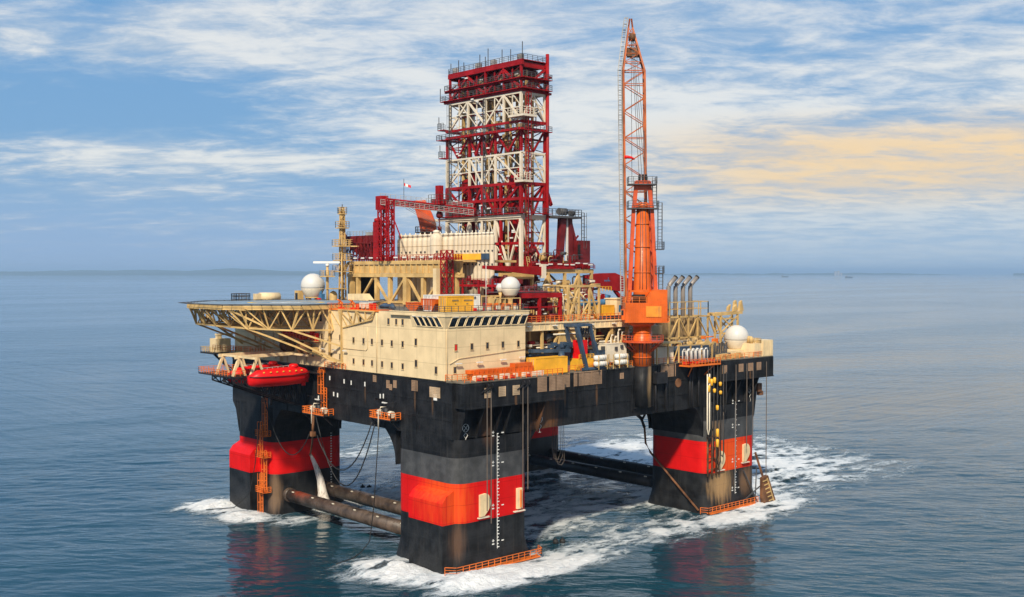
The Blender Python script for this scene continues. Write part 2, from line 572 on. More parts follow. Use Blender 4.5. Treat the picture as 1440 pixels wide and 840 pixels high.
def swell(x, y):
    """water surface height: short wind ripples near the rig, calm far off"""
    c1, s1 = math.cos(0.9), math.sin(0.9)
    u, v = x * c1 + y * s1, -x * s1 + y * c1
    h = 0.34 * (fbm(u * 0.085, v * 0.05, 0, 3) - 0.5)
    r1 = 1 - np.abs(2 * fbm(u * 0.17, v * 0.055, 2, 3, 0.5) - 1)
    h = h + 0.36 * (r1 - 0.6)
    h = h + 0.13 * (fbm(u * 0.75, v * 0.45, 3, 2) - 0.5)
    fade = 1 - sst(250, 900, np.hypot(x - 40, y - 40))
    return h * fade


def churn(x, y):
    """0..1 how much the rig has stirred the water to foam (it moves towards -X)"""
    def band(y0, wd, x0, x1, grow=0.0):
        ww = wd + grow * np.clip(x - x0, 0, None)
        return np.exp(-((y - y0) / ww) ** 2) * sst(x0 - 4, x0 + 4, x) * (1 - sst(x1 * 0.55, x1, x))
    def blob(cx, cy, rx, ry):
        return np.exp(-(((x - cx) / rx) ** 2 + ((y - cy) / ry) ** 2))
    m = 0.66 * band(-4, 8, 0, 125, 0.02) + 0.66 * band(20, 14, 16, 190, 0.02) + 0.52 * band(70, 14, 10, 230, 0.05) + 0.50 * band(42, 16, 24, 210)
    m = m + 1.3 * blob(-6, 9, 7, 13) + 1.2 * blob(2, -5, 9, 5) + 1.0 * blob(12, -7, 16, 4.5) + 0.6 * blob(-12, 14, 9, 6)
    m = m + 1.4 * blob(-5, 86, 9, 7) + 1.25 * blob(-5, 70, 7, 9) + 0.8 * blob(4, 58, 8, 4)
    m = m + 0.75 * blob(95, -2, 12, 7) + 0.5 * blob(80, -8, 16, 5) + 0.42 * blob(120, 12, 26, 12) + 0.36 * blob(150, 30, 36, 20) + 0.30 * blob(165, 6, 34, 14) + 0.22 * blob(138, -4, 26, 9)
    m = m + 0.55 * blob(112, 85, 55, 24) + 0.40 * blob(150, 60, 45, 30) + 0.7 * blob(34, 68, 22, 12)
    for k in range(7):
        m = m + 0.38 * blob(22 + 11 * k, 92 + 9.5 * k, 15, 11)
    return m


def axis(dense0, dense1, step, lo, hi):
    a = list(np.arange(dense0, dense1 + 1e-6, step))
    s, v, left = step, dense0, []
    while v > lo:
        s *= 1.13
        v -= s
        left.append(v)
    s, v, rightl = step, dense1, []
    while v < hi:
        s *= 1.13
        v += s
        rightl.append(v)
    return np.array(left[::-1] + a + rightl)


def grid_mesh(name, X, Y, Z, keep=None):
    nx, ny = X.shape
    idx = np.arange(nx * ny).reshape(nx, ny)
    q = np.stack([idx[:-1, :-1], idx[1:, :-1], idx[1:, 1:], idx[:-1, 1:]], -1).reshape(-1, 4)
    if keep is not None:
        q = q[keep[:-1, :-1].reshape(-1) | keep[1:, 1:].reshape(-1)]
    used, inv = np.unique(q, return_inverse=True)
    vs = np.stack([X.ravel(), Y.ravel(), Z.ravel()], -1)[used].astype(np.float32)
    q = inv.reshape(-1, 4).astype(np.int32)
    me = bpy.data.meshes.new(name)
    me.vertices.add(len(vs))
    me.vertices.foreach_set('co', vs.ravel())
    me.loops.add(q.size)
    me.loops.foreach_set('vertex_index', q.ravel())
    me.polygons.add(len(q))
    me.polygons.foreach_set('loop_start', np.arange(0, q.size, 4, dtype=np.int32))
    me.polygons.foreach_set('loop_total', np.full(len(q), 4, np.int32))
    me.polygons.foreach_set('use_smooth', np.ones(len(q), bool))
    me.update(calc_edges=True)
    return me, used


FAR = 70000
ax = axis(-90, 185, 0.62, -FAR, FAR)
ay = axis(-75, 165, 0.62, -FAR, FAR)
X, Y = np.meshgrid(ax, ay, indexing='ij')
me, _ = grid_mesh('sea', X, Y, swell(X, Y))
m, t = newmat('sea_water')
oc = t.n('ShaderNodeTexCoord').outputs['Object']
ro = t.map(oc, rot=(0, 0, R(-40)))
n1 = t.noise(t.map(ro, scale=(1, 0.32, 1)), 0.60, 2.5, 0.5, 0.4)
n2 = t.noise(t.map(ro, scale=(1, 0.4, 1)), 2.4, 4, 0.6, 0.3)
n3 = t.noise(t.map(ro, scale=(1, 0.4, 1)), 0.045, 5, 0.55, 0.5)
n4 = t.noise(t.map(oc, rot=(0, 0, R(-45)), scale=(0.22, 1, 1)), 0.0042, 4, 0.6, 0.8)
hgt = t.m('ADD', t.m('MULTIPLY', n1, 0.30), t.m('ADD', t.m('MULTIPLY', n2, 0.045), t.m('MULTIPLY', n3, 1.6)))
hgt = t.m('MULTIPLY', hgt, t.rng(n4, 0.34, 0.62, 0.40, 1.35))
bp = t.n('ShaderNodeBump', ins={'Strength': 0.7, 'Distance': 1.0, 'Height': hgt})
bc = t.mix(t.rng(n4, 0.3, 0.7), (0.006, 0.034, 0.052), (0.011, 0.048, 0.068))
bs = t.n('ShaderNodeBsdfPrincipled', ins={'Base Color': bc, 'IOR': 1.36, 'Normal': bp.outputs[0]})
t.put(bs.inputs['Roughness'], t.rng(n4, 0.35, 0.65, 0.015, 0.06))
t.n('ShaderNodeOutputMaterial', ins={0: bs.outputs[0]})
me.materials.append(m)
sea = bpy.data.objects.new('sea', me)
col.objects.link(sea)
sea['kind'] = 'structure'

# foam: a broken, lacy sheet riding on the water, heaped up where the columns push through
fx = np.arange(-45, 300, 0.5)
fy = np.arange(-40, 190, 0.5)
X, Y = np.meshgrid(fx, fy, indexing='ij')
ch = churn(X, Y)
lace = 1 - np.abs(2 * fbm(X * 0.045 + 0.9 * fbm(X * 0.07, Y * 0.09, 4, 2), Y * 0.13 + 0.9 * fbm(X * 0.06, Y * 0.08, 0, 2), 1, 5, 0.6) - 1)
lace = sst(0.55, 1.0, lace)
lump = fbm(X * 0.22, Y * 0.34, 5, 4, 0.6)
dens = ch * (0.75 * lace + 0.75 * sst(0.3, 0.7, lump) + 0.22)
keep = dens > 0.22
heap = np.clip(ch - 0.75, 0, 1.2)
inside = np.zeros_like(keep)
for (a, b, c_, d_) in ((0, 18.8, 0, 19.2), (74.7, 94.4, 0, 17.8), (0, 19.4, 66.5, 85), (74.7, 94, 66.5, 85)):
    inside |= (X > a + 1) & (X < b - 1) & (Y > c_ + 1) & (Y < d_ - 1)
keep &= ~inside
Z = swell(X, Y) + 0.05 + heap * (0.3 + 2.2 * fbm(X * 0.30, Y * 0.30, 2, 4, 0.6)) * (1.15 - 0.75 * sst(-2, 4, X) * (1 - sst(0, 14, Y))) + 0.10 * np.clip(dens - 0.22, 0, 1)
me, used = grid_mesh('foam', X, Y, Z, keep)
at = me.attributes.new('foam_amount', 'FLOAT', 'POINT')
at.data.foreach_set('value', dens.ravel()[used].astype(np.float32))
m, t = newmat('sea_foam')
oc = t.n('ShaderNodeTexCoord').outputs['Object']
den = t.n('ShaderNodeAttribute', attribute_name='foam_amount').outputs['Fac']
wv = t.n('ShaderNodeTexNoise')
t.put(wv.inputs['Vector'], oc)
wv.inputs['Scale'].default_value = 0.16
wv.inputs['Detail'].default_value = 3
wo = t.vm('ADD', oc, t.vm('MULTIPLY', wv.outputs['Color'], (5.0, 5.0, 0)).outputs[0]).outputs[0]
f1 = t.noise(t.map(wo, scale=(0.45, 1, 1)), 1.1, 7, 0.66, 0.6)
f2 = t.noise(t.map(wo, scale=(0.5, 1, 1)), 0.33, 5, 0.6, 0.6)
def veins(n):
    return t.m('SUBTRACT', 1.0, t.m('ABSOLUTE', t.m('MULTIPLY', t.m('SUBTRACT', n, 0.5), 4.2)))
v1, v2 = veins(f1), veins(f2)
cut = t.m('ADD', t.m('MULTIPLY', den, 0.72), t.m('ADD', t.m('MULTIPLY', v1, 0.30), t.m('ADD', t.m('MULTIPLY', v2, 0.34), t.m('MULTIPLY', f1, 0.25))))
alpha = t.m('MULTIPLY', t.rng(cut, 0.82, 1.38), 0.97)
fc = t.mix(t.rng(cut, 0.95, 1.6), (0.36, 0.43, 0.48), (0.70, 0.71, 0.71))
bsf = t.n('ShaderNodeBsdfPrincipled', ins={'Base Color': fc, 'Roughness': 0.75})
bpn = t.n('ShaderNodeBump', ins={'Strength': 1.0, 'Distance': 0.9, 'Height': t.noise(oc, 0.55, 7, 0.7, 0.8)})
t.put(bsf.inputs['Normal'], bpn.outputs[0])
tr = t.n('ShaderNodeBsdfTransparent')
mxs = t.n('ShaderNodeMixShader', ins={0: alpha, 1: tr.outputs[0], 2: bsf.outputs[0]})
t.n('ShaderNodeOutputMaterial', ins={0: mxs.outputs[0]})
me.materials.append(m)
foam = bpy.data.objects.new('foam', me)
col.objects.link(foam)
foam['kind'] = 'stuff'
foam['label'] = 'white churned foam and wake streaks around the rig columns'
foam['category'] = 'foam'


def ridge(name, px0, px1, dist, hfun, mat, n=200, depth=1500):
    """a range of low land standing on the sea along a stretch of the horizon"""
    c, s = math.cos(R(YAW)), math.sin(R(YAW))
    vs, fs = [], []
    for i in range(n + 1):
        px = px0 + (px1 - px0) * i / n
        la = (px - 720) / 1517
        h = hfun(i / n)
        for k, hh in ((0, -2), (0.25, h * 0.55), (0.6, h), (1, -2)):
            dd = dist + depth * k
            vs.append((CAM[0] + dd * (s + c * la), CAM[1] + dd * (c - s * la), hh))
    for i in range(n):
        for k in range(3):
            fs.append((i * 4 + k, (i + 1) * 4 + k, (i + 1) * 4 + k + 1, i * 4 + k + 1))
    me = bpy.data.meshes.new(name)
    me.from_pydata(vs, [], fs)
    me.materials.append(mat)
    o = bpy.data.objects.new(name, me)
    col.objects.link(o)
    o['kind'] = 'structure'
    return o


land = paint('wooded_land', (0.05, 0.075, 0.04), 0.9, 0.2, 0)
nn = NZ[3]
def nz1(u, k):
    return float(fbm(np.array([u * k]), np.array([0.37 * k]), 1, 4, 0.55)[0])
ridge('hills', -260, 480, 29000, lambda u: (45 + 75 * nz1(u, 14)) + 70 * math.exp(-((u - 0.80) / 0.07) ** 2) + 40 * math.exp(-((u - 0.62) / 0.15) ** 2) + 24 * nz1(u, 90), land)
ridge('hills', -400, 700, 26000, lambda u: (34 + 52 * nz1(u, 30)) * min(1, (1 - u) * 4) + 10 * nz1(u, 140), land)
ridge('hills', 900, 1350, 29000, lambda u: (12 + 60 * nz1(u, 26)) * min(1, u * 5, (1 - u) * 5) + 12 * nz1(u, 110), land)
ridge('hills', 1425, 1700, 26000, lambda u: 18 + 54 * nz1(u, 20), land)

# air: one closed even box of haze round everything but the sky
mh = bpy.data.materials.new('sea_air')
mh.use_nodes = True
t = NT(mh.node_tree)
pv = t.n('ShaderNodeVolumePrincipled')
pv.inputs['Color'].default_value = (0.50, 0.72, 0.98, 1)
pv.inputs['Density'].default_value = 4.5e-5
pv.inputs['Anisotropy'].default_value = 0.1
ho = t.n('ShaderNodeOutputMaterial')
t.t.links.new(pv.outputs[0], ho.inputs['Volume'])
hb = MB().box((-FAR - 3000, -FAR - 3000, -6), (FAR + 3000, FAR + 3000, 260))
M['air'] = mh
hz = hb.build('haze', 'air', kind='stuff')
hz['label'] = 'pale bluish sea haze veiling the far coast'
hz['category'] = 'haze'
# ------------------------------------------------------------------ the floating hull
DK = 35.8        # main deck
hull = T('rig_hull', 'huge black floating platform hull on four red-banded columns in the sea', 'drilling platform', (0, 0, 0))
HB = 25.0        # underside of the deck box
b = MB()
# deck box, stepped so that every face stands clear of the next
b.box((0, 1.2, HB), (92.7, 84.5, DK - 0.25))
b.build('deck_box', 'hull', hull)
b = MB()
b.box((0.3, 1.5, DK - 0.25), (92.4, 84.2, DK))
b.box((0.4, -1.5, DK - 0.2), (27, 1.5, DK - 0.01))
b.box((70, -1.5, DK - 0.2), (98.6, 1.5, DK - 0.01))
b.box((92.4, 1.5, DK - 0.2), (98.6, 20, DK - 0.01))
b.build('main_deck', 'deck_green', hull)
# raised seams and edge strakes along the faces
b = MB()
for z in (28.4, 31.7, 35.3):
    b.box((-0.07, 1.5, z), (-0.003, 84.3, z + 0.12))
    b.box((27.5, 1.1, z), (72, 1.197, z + 0.12))
for y in (12, 22.5, 34.5, 49, 60):
    b.box((-0.10, y, HB + 0.05), (-0.004, y + 0.18, DK - 0.3))
for x in (33, 42, 58.4, 64):
    b.box((x, 1.02, HB + 0.05), (x + 0.25, 1.196, DK - 0.3))
b.box((50.4, 0.55, 26.6), (56.4, 1.197, 26.9))
b.box((49.8, 0.85, 26), (50.05, 1.196, DK - 0.3))
b.build('stiffener', 'hull', hull)

SEG = [(-6, 'low', 1.3), (0.0, 'low', 1.3), (2.6, 'low', 0.45), (4.2, 'low', 0), (9.4, 'low', 0), (9.4, 'red', 0), (16.8, 'red', 0),
       (16.8, 'up', 0), (21.6, 'up', 0), (21.6, 'top', 0), (25.0, 'top', 0)]


def column(x0, y0, x1, y1, grey, sx, sy):
    """rounded column; a haunch leans from it to the deck box on its inner sides (sx, sy)"""
    b = MB()
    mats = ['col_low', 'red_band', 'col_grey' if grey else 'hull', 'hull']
    n = None
    prev = None
    for z, kind, fl in SEG:
        p = [(x, y, z) for x, y in rrect(x0 - fl * 0.2, y0 - fl * 0.2, x1 + fl, y1 + fl, 2.9)]
        if prev is not None and prev[1] != z:
            n = len(p)
            b.cur = {'low': 0, 'red': 1, 'up': 2, 'top': 3}[kind]
            b.smooth = True
            b._add(prev[0] + p, [(i, (i + 1) % n, n + (i + 1) % n, n + i) for i in range(n)])
        prev = (p, z)
    b.smooth = False
    o = b.build('column', mats, hull)
    # haunches: quarter-round gussets under the deck box
    h = MB()
    def curve(k=8):
        return [(3.6 * (1 - math.sin(R(90 * i / k))) , -6.6 * (1 - math.cos(R(90 * i / k))) ) for i in range(k + 1)]
    if sy:
        ye = y1 if sy > 0 else y0
        pr = [(ye, HB + 0.4), (ye, 18.4)] + [(ye + sy * (3.6 - a), HB - 0.2 + c_ * 0.98 + 0.0) for a, c_ in reversed(curve())] + [(ye + sy * 3.6, HB + 0.4)]
        pr = [(ye - sy * 0.3, HB + 0.4), (ye - sy * 0.3, 18.2)] + [(ye + sy * 3.8 * (i / 8) ** 1.9, 18.2 + (HB + 0.2 - 18.2) * (i / 8) ** 0.75) for i in range(9)] + [(ye + sy * 3.8, HB + 0.4)]
        h.prism(pr, 'x', x0 + 0.15, x1 - 2.0)
    if sx:
        xe = x1 if sx > 0 else x0
        pr = [(xe - sx * 0.3, HB + 0.4), (xe - sx * 0.3, 18.2)] + [(xe + sx * 3.2 * (i / 8) ** 1.9, 18.2 + (HB + 0.2 - 18.2) * (i / 8) ** 0.75) for i in range(9)] + [(xe + sx * 3.2, HB + 0.4)]
        h.prism(pr, 'y', y0 + 1.3, y1 - 1.2)
    h.build('haunch', 'hull', o)
    return o


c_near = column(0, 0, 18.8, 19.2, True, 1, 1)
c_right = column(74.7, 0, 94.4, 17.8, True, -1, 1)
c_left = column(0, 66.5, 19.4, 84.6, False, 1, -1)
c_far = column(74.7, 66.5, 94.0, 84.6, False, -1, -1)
# upper column shoulders under the deck at the outer sides
b = MB()
b.prism([(83.0, 17.8), (84.5, 23), (84.5, HB + 1), (83, HB + 1)], 'x', 0.2, 17)
b.prism([(92.4, 18.0), (94.6, 21.5), (95.4, 26), (95.4, 31.0), (92.4, 31.0)], 'y', 1.0, 17)
b.prism([(84.2, 23), (85.9, 25), (85.9, DK - 0.3), (84.2, DK - 0.3)], 'x', 0.1, 30)
b.build('shoulder', 'hull', hull)

# fender boxes: red sloped head, black body down into the water
def fender(x0, y0, x1, y1, face):
    f = MB()
    f.cur = 1
    if face == 'A':
        f.prism([(x0, 9.35), (x1, 9.35), (x1, 15.6), (x0 + 0.9, 14.6), (x0, 13.4)], 'y', y0, y1)
        f.cur = 0
        f.box((x0 + 0.02, y0 + 0.02, -5), (x1, y1 - 0.02, 9.35))
    else:
        f.prism([(y0, 9.35), (y1, 9.35), (y1, 15.6), (y0 + 0.9, 14.6), (y0, 13.4)], 'x', x0, x1)
        f.cur = 0
        f.box((x0 + 0.02, y0, -5), (x1 - 0.02, y1, 9.35))
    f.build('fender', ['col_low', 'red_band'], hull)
fender(-2.3, 1.3, 0.5, 11.6, 'A')
fender(-2.3, 73.2, 0.5, 83.2, 'A')
f = MB()
f.cur = 1
f.prism([(94.0, 9.35), (95.9, 9.35), (95.9, 13.6), (95.1, 14.8), (94.0, 15.6)], 'y', 4, 14)
f.cur = 0
f.box((94.0, 4.02, -5), (95.88, 13.98, 9.35))
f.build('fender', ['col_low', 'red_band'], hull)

# side blisters of the deck over the outboard columns, with brackets below
def sponson(x0, x1, br):
    s = MB()
    s.box((x0, -1.6, 30.9), (x1, 1.25, DK - 0.2))
    s.box((x0 - 0.05, -1.72, 30.78), (x1 + 0.05, -1.58, 31.05))
    o = s.build('sponson', 'hull', hull)
    g = MB()
    for x in br:
        g.prism([(-1.45, 30.92), (1.22, 30.92), (1.22, 24.6), (0.9, 24.6)], 'x', x, x + 0.14)
    g.build('bracket', 'hull', o)
    return o
s1 = sponson(0.6, 26.5, (1.2, 5.6, 10.2, 12.6, 17, 21.5))
s2 = sponson(77.5, 98.7, (79, 82.5, 86, 90.5, 93))
b = MB()
b.box((92.75, 1.26, 30.9), (98.6, 21, DK - 0.2))
b.beam((95.3, 3, 27.5), (98.2, 3, 30.9), 0.25)
b.beam((95.3, 8, 27.5), (98.2, 8, 30.9), 0.25)
b.build('sponson', 'hull', hull)

# horizontal brace pipes between the columns, just clear of the water
for x, y0, y1, mt in ((4.0, 17, 67.2, 'pipe_brown'), (14.5, 17, 67.2, 'pipe_brown'), (78.6, 17, 67.2, 'black'), (89.6, 17, 67.2, 'black')):
    b = MB()
    b.tube((x, y0, 4.4), (x, y1, 4.4), 1.45, n=24)
    for yy in (y0 + 0.9, y1 - 0.9):
        b.tube((x, yy - 1.2, 4.4), (x, yy + 1.2, 4.4), 1.62, n=24)
    for k in range(5):
        yy = y0 + (k + 0.7) * (y1 - y0) / 5.3
        b.tube((x, yy, 4.4), (x, yy + 0.10, 4.4), 1.50, n=24)
    o = b.build('brace_pipe', mt, hull)
    a = MB()
    for k in range(6):
        yy = y0 + (k + 0.5) * (y1 - y0) / 6
        a.cbox((x - 0.9, yy, 5.62), (0.25, 0.7, 0.2))
    a.build('anode', 'ivory', o)

# vent louvres and hatches of the deck box faces
def vent(p, w, h, face, mt='vent'):
    v = MB()
    x, y, z = p
    n = max(3, int(h / 0.28))
    for i in range(n):
        zz = z - h / 2 + h * (i + 0.5) / n
        if face == 'x':
            v.box((x - 0.10, y - w / 2, zz - h / n * 0.42), (x - 0.012, y + w / 2, zz + h / n * 0.42))
        else:
            v.box((x - w / 2, y - 0.10, zz - h / n * 0.42), (x + w / 2, y - 0.012, zz + h / n * 0.42))
    for s_ in (-1, 1):
        if face == 'x':
            v.box((x - 0.14, y + s_ * (w / 2 + 0.05) - 0.05, z - h / 2), (x - 0.013, y + s_ * (w / 2 + 0.05) + 0.05, z + h / 2))
        else:
            v.box((x + s_ * (w / 2 + 0.05) - 0.05, y - 0.14, z - h / 2), (x + s_ * (w / 2 + 0.05) + 0.05, y - 0.013, z + h / 2))
    return v.build('vent_panel', mt, hull)
for y, z, w, h in ((21.3, 33.9, 0.8, 1.6), (20.4, 33.4, 0.6, 1.2), (19.0, 34.1, 0.8, 1.5), (12.6, 34.3, 1.6, 2.1), (7.1, 33.5, 1.3, 2.0), (5.5, 33.5, 1.3, 2.0), (25.9, 34.7, 0.9, 1.4)):
    vent((0, y, z), w, h, 'x', 'vent' if w < 1.2 or w > 1.5 else 'vent_light')
for x in (6.3, 9.85, 13.4):
    vent((x, -1.6, 33.6), 1.5, 1.9, 'y', 'vent_light')
for x, w in ((20.3, 2.2), (23.2, 1.6), (25.2, 2.2)):
    vent((x, -1.6, 34.2), w, 2.9, 'y')
for x, w in ((29.5, 2.3), (33.3, 2.4), (35.9, 2.4), (38.8, 2.8)):
    vent((x, 1.2, 34.2), w, 2.9, 'y')
for x, w in ((60.6, 2.0), (63.2, 2.6)):
    vent((x, 1.2, 34.2), w, 2.9, 'y')
vent((46.6, 1.2, 34.0), 0.9, 1.3, 'y')
for x in (79.0, 85.4, 89.2, 92.6):
    vent((x, -1.6, 33.6), 1.5, 1.9, 'y')
b = MB()
b.tube((65.5, 0.99, 31.2), (65.5, 1.19, 31.2), 1.0, n=20)
b.build('round_hatch', 'rust', hull)
# small pale scuttles along the left face
b = MB()
for y, z in ((29.4, 33.3), (34.4, 33.2), (37.0, 33.3), (42.5, 33.6), (45, 33.5), (22.9, 31.4), (24.0, 31.3), (39.5, 30.2), (41, 30.3), (47, 29)):
    b.box((-0.09, y - 0.18, z - 0.45), (-0.012, y + 0.18, z + 0.45))
for y, z in ((6.2, 32.6),):
    b.box((-0.09, y - 0.5, z - 0.6), (-0.012, y + 0.5, z + 0.6))
b.build('scuttle', 'mark_white', hull)

# painted draught ladders and load marks
def draught(x, y0, z0, z1):
    d = MB()
    d.box((x - 0.05, y0 - 0.045, z0), (x + 0.05, y0 - 0.015, z1))
    z = z0
    k = 0
    while z < z1:
        d.box((x + 0.05, y0 - 0.045, z), (x + (0.55 if k % 2 else 0.34), y0 - 0.015, z + 0.17))
        z += 0.62
        k += 1
    for zz in (z0 + 1.4, z0 + 8.2, z0 + 16.4, z1 - 0.4):
        d.box((x - 1.3, y0 - 0.045, zz - 0.1), (x - 0.75, y0 - 0.015, zz + 0.12))
        d.box((x - 1.1, y0 - 0.045, zz + 0.4), (x - 0.95, y0 - 0.015, zz + 0.9))
        d.box((x - 1.3, y0 - 0.045, zz + 0.55), (x - 0.75, y0 - 0.015, zz + 0.7))
        d.box((x + 1.1, y0 - 0.045, zz + 0.3), (x + 1.7, y0 - 0.015, zz + 0.5))
    d.build('draught_mark', 'mark_white', hull)
draught(10.0, 0.0, 3.0, 25.5)
draught(85.5, 0.0, 3.0, 25.5)
d = MB()
for k in range(26):
    d.box((15.4, 66.43, 2 + k * 0.62), (15.8, 66.47, 2.24 + k * 0.62))
for k in range(15):
    d.box((80.2, 66.43, 5 + k * 0.62), (80.5, 66.47, 5.24 + k * 0.62))
d.build('draught_mark', 'mark_white', hull)

def load_mark(x, y, z, face='y'):
    l = MB()
    def put(u, v, u2, v2, w=0.12):
        if face == 'y':
            l.beam((x + u, y - 0.03, z + v), (x + u2, y - 0.03, z + v2), w, 0.04)
        else:
            l.beam((x - 0.03, y + u, z + v), (x - 0.03, y + u2, z + v2), w, 0.04)
    for i in range(16):
        a, c_ = 2 * math.pi * i / 16, 2 * math.pi * (i + 1) / 16
        put(0.75 * math.cos(a), 0.75 * math.sin(a), 0.75 * math.cos(c_), 0.75 * math.sin(c_))
    put(-0.5, -0.5, 0.5, 0.5, 0.2)
    put(-0.5, 0.5, 0.5, -0.5, 0.2)
    for a, c_, e, g in ((0, -0.9, 0.5, -1.4), (0.5, -1.4, 0, -2.0), (0, -2.0, -0.5, -1.4), (-0.5, -1.4, 0, -0.9), (0, -2.0, 0, -2.5), (-0.3, -2.6, 0.4, -2.6)):
        put(a, c_, e, g)
    l.build('load_mark', 'mark_white', hull)
load_mark(3.2, 1.2, 27.0)
load_mark(22.3, 1.2, 26.9)
load_mark(93.0, 1.0, 27.4)

# cream anchor-chain fairlead shields on the red band
def fairlead(x, y, z, thin=False):
    f = MB()
    if thin:
        f.box((x - 0.75, y - 0.5, z - 2.0), (x + 0.55, y - 0.02, z + 2.0))
    else:
        pr = [(x - 1.1, z - 2.2), (x - 1.1, z + 1.9)] + [(x + 1.2 * math.sin(R(a)) + 0.25, z + 0.3 + 1.75 * math.cos(R(a))) for a in range(0, 150, 18)] + [(x - 0.1, z - 2.2)]
        f.prism(pr, 'y', y - 0.5, y - 0.02)
    o = f.build('fairlead', 'cream_plain', hull)
    g = MB()
    g.box((x - 1.5, y - 0.55, z - 2.55), (x + 1.3, y - 0.02, z - 2.35))
    g.build('ledge', 'ivory', o)
    if thin:
        k = MB()
        k.box((x - 0.12, y - 0.75, z - 1.7), (x + 0.12, y - 0.51, z + 1.7))
        k.build('guide', 'rail_orange', o)
fairlead(6.5, 0, 12.4)
fairlead(15.6, 0, 12.3, True)
fairlead(79.6, 0, 12.3)
fairlead(89.4, 0, 13.0)
# mooring wires down the outboard faces
def wires(xs, y, z0, z1, mt='wire'):
    for x, za in xs:
        wv = MB()
        wv.beam((x, y, za), (x, y + 0.0, z1), 0.14)
        wv.build('mooring_wire', mt, hull)
wires(((5.9, 11.5), (6.9, 9.0), (15.0, 14.2), (16.3, 14.2)), -1.85, 0, 34.5)
wires(((78.4, 14.5), (83.2, 9), (87.5, 14.8), (90.0, 14.6), (95.5, 2.0)), -1.85, 0, 34.5)
b = MB()
for x in (5.9, 6.9, 15.0, 16.3):
    b.tube((x, -1.9, 34.9), (x + 0.18, -1.9, 34.9), 0.5, n=12)
    b.beam((x, -2.1, 34.6), (x - 1.4, -1.7, 33.6), 0.2)
b.build('sheave', 'black', hull)

# orange catwalk rails round the column feet
b = MB()
b.box((-0.4, -1.5, 0.3), (20.0, -0.3, 0.55))
b.rail([(-2.6, 0.2, 0.5), (-1.2, -1.5, 0.5), (20.4, -1.5, 0.5), (21.4, 0.6, 0.5)], 1.5, 1.5, 0.07)
b.build('catwalk', 'rail_orange', hull)
b = MB()
b.box((74.4, -1.5, 0.35), (93.0, -0.3, 0.55))
b.rail([(72.6, 0.2, 0.5), (73.4, -1.5, 0.5), (92.8, -1.5, 0.5)], 1.5, 1.5, 0.07)
b.build('catwalk', 'rail_orange', hull)

# orange ladders of the left column
b = MB()
b.ladder((-0.9, 70.2, 0.3), (-0.9, 70.2, 9.6), (0, 1, 0), 0.9, 0.09, 0.8, True, (-1, 0, 0))
b.ladder((-0.9, 68.4, 5.5), (-0.9, 68.4, 15.0), (0, 1, 0), 0.9, 0.09, 0.8, True, (-1, 0, 0))
b.ladder((-0.9, 70.2, 13.6), (-0.9, 70.2, 21.5), (0, 1, 0), 0.9, 0.09, 0.8, True, (-1, 0, 0))
b.ladder((-0.9, 68.0, 18.5), (-0.9, 68.0, 29.5), (0, 1, 0), 0.9, 0.09, 0.8, True, (-1, 0, 0))
for z in (5.4, 13.5, 18.4):
    b.box((-2.0, 67.4, z - 0.1), (-0.05, 71.2, z))
    b.rail([(-0.1, 67.4, z), (-2.0, 67.4, z), (-2.0, 71.2, z), (-0.1, 71.2, z)], 1.2, 1.2, 0.07)
b.build('ladder', 'rail_orange', hull)
b = MB()
for k, (y, z0, z1) in enumerate(((44.4, 30.2, 35.2), (43.2, 26.5, 31.5))):
    b.ladder((-0.7, y, z0), (-0.7, y, z1), (0, 1, 0), 0.9, 0.08, 0.6, True, (-1, 0, 0))
b.build('ladder', 'rail_orange', hull)

# crane foot let into the hull side
b = MB()
b.tube((52.9, 0.9, 26.9), (52.9, 0.9, DK), 2.0, n=28)
b.build('crane_foundation', 'hull', hull)
# deck-edge handrail
b = MB()
b.rail([(27.5, 1.6, DK), (50.6, 1.6, DK)], 1.2, 1.8, 0.06)
b.rail([(55.8, 1.6, DK), (70, 1.6, DK)], 1.2, 1.8, 0.06)
b.rail([(78, -1.3, DK), (98.3, -1.3, DK)], 1.2, 1.8, 0.06)
b.build('deck_rail', 'rail_orange', hull)
# black pipe runs standing off the right-hand face
b = MB()
for x in (57.4, 61.0, 69.4, 70.2, 72.6):
    b.tube((x, 0.85, HB + 0.3), (x, 0.85, DK - 1.5), 0.28, n=8)
b.cbox((58.6, 0.5, 32.8), (3.6, 1.2, 2.4))
b.build('stand_pipe', 'black', hull)

# dark cargo-hose hanging below the deck box
b = MB()
b.path([(67.0, 22.5, HB + 0.1), (68.5, 22.0, 24.0), (70.5, 21.2, 23.0), (72.6, 20.3, 22.0), (73.9, 19.3, 20.6), (74.3, 18.6, 18.4)], 0.42, 8)
b.path([(74.0, 19.0, 20.4), (76.0, 18.6, 23.4)], 0.28, 6)
b.build('drain_hose', 'black', hull)
b = MB()
b.path([(74.3, 18.6, 18.6), (74.3, 18.2, 14.6), (74.2, 16.6, 12.6), (74.2, 2.0, 0.8)], 0.26, 7)
b.build('drain_pipe', 'rust', hull)
b = MB()
for k in range(3):
    x = 31.0 + k * 0.55
    b.path([(x, 6, HB + 0.2), (x - 0.5, 6, 20 - k), (x + 0.1, 6, 17.4 - k * 0.6), (x + 1.2, 6, 17.0 - k * 0.6), (x + 2.0, 6, 18.6 - k), (x + 1.8, 6, HB + 0.2)], 0.06, 4)
b.build('slack_wire', 'wire', hull)
b = MB()
b.box((37.5, 8, HB - 0.9), (44.5, 9, HB - 0.55))
b.box((40.6, 8.2, HB - 0.6), (41.4, 8.9, HB + 0.1))
b.build('trolley_beam', 'black', hull)
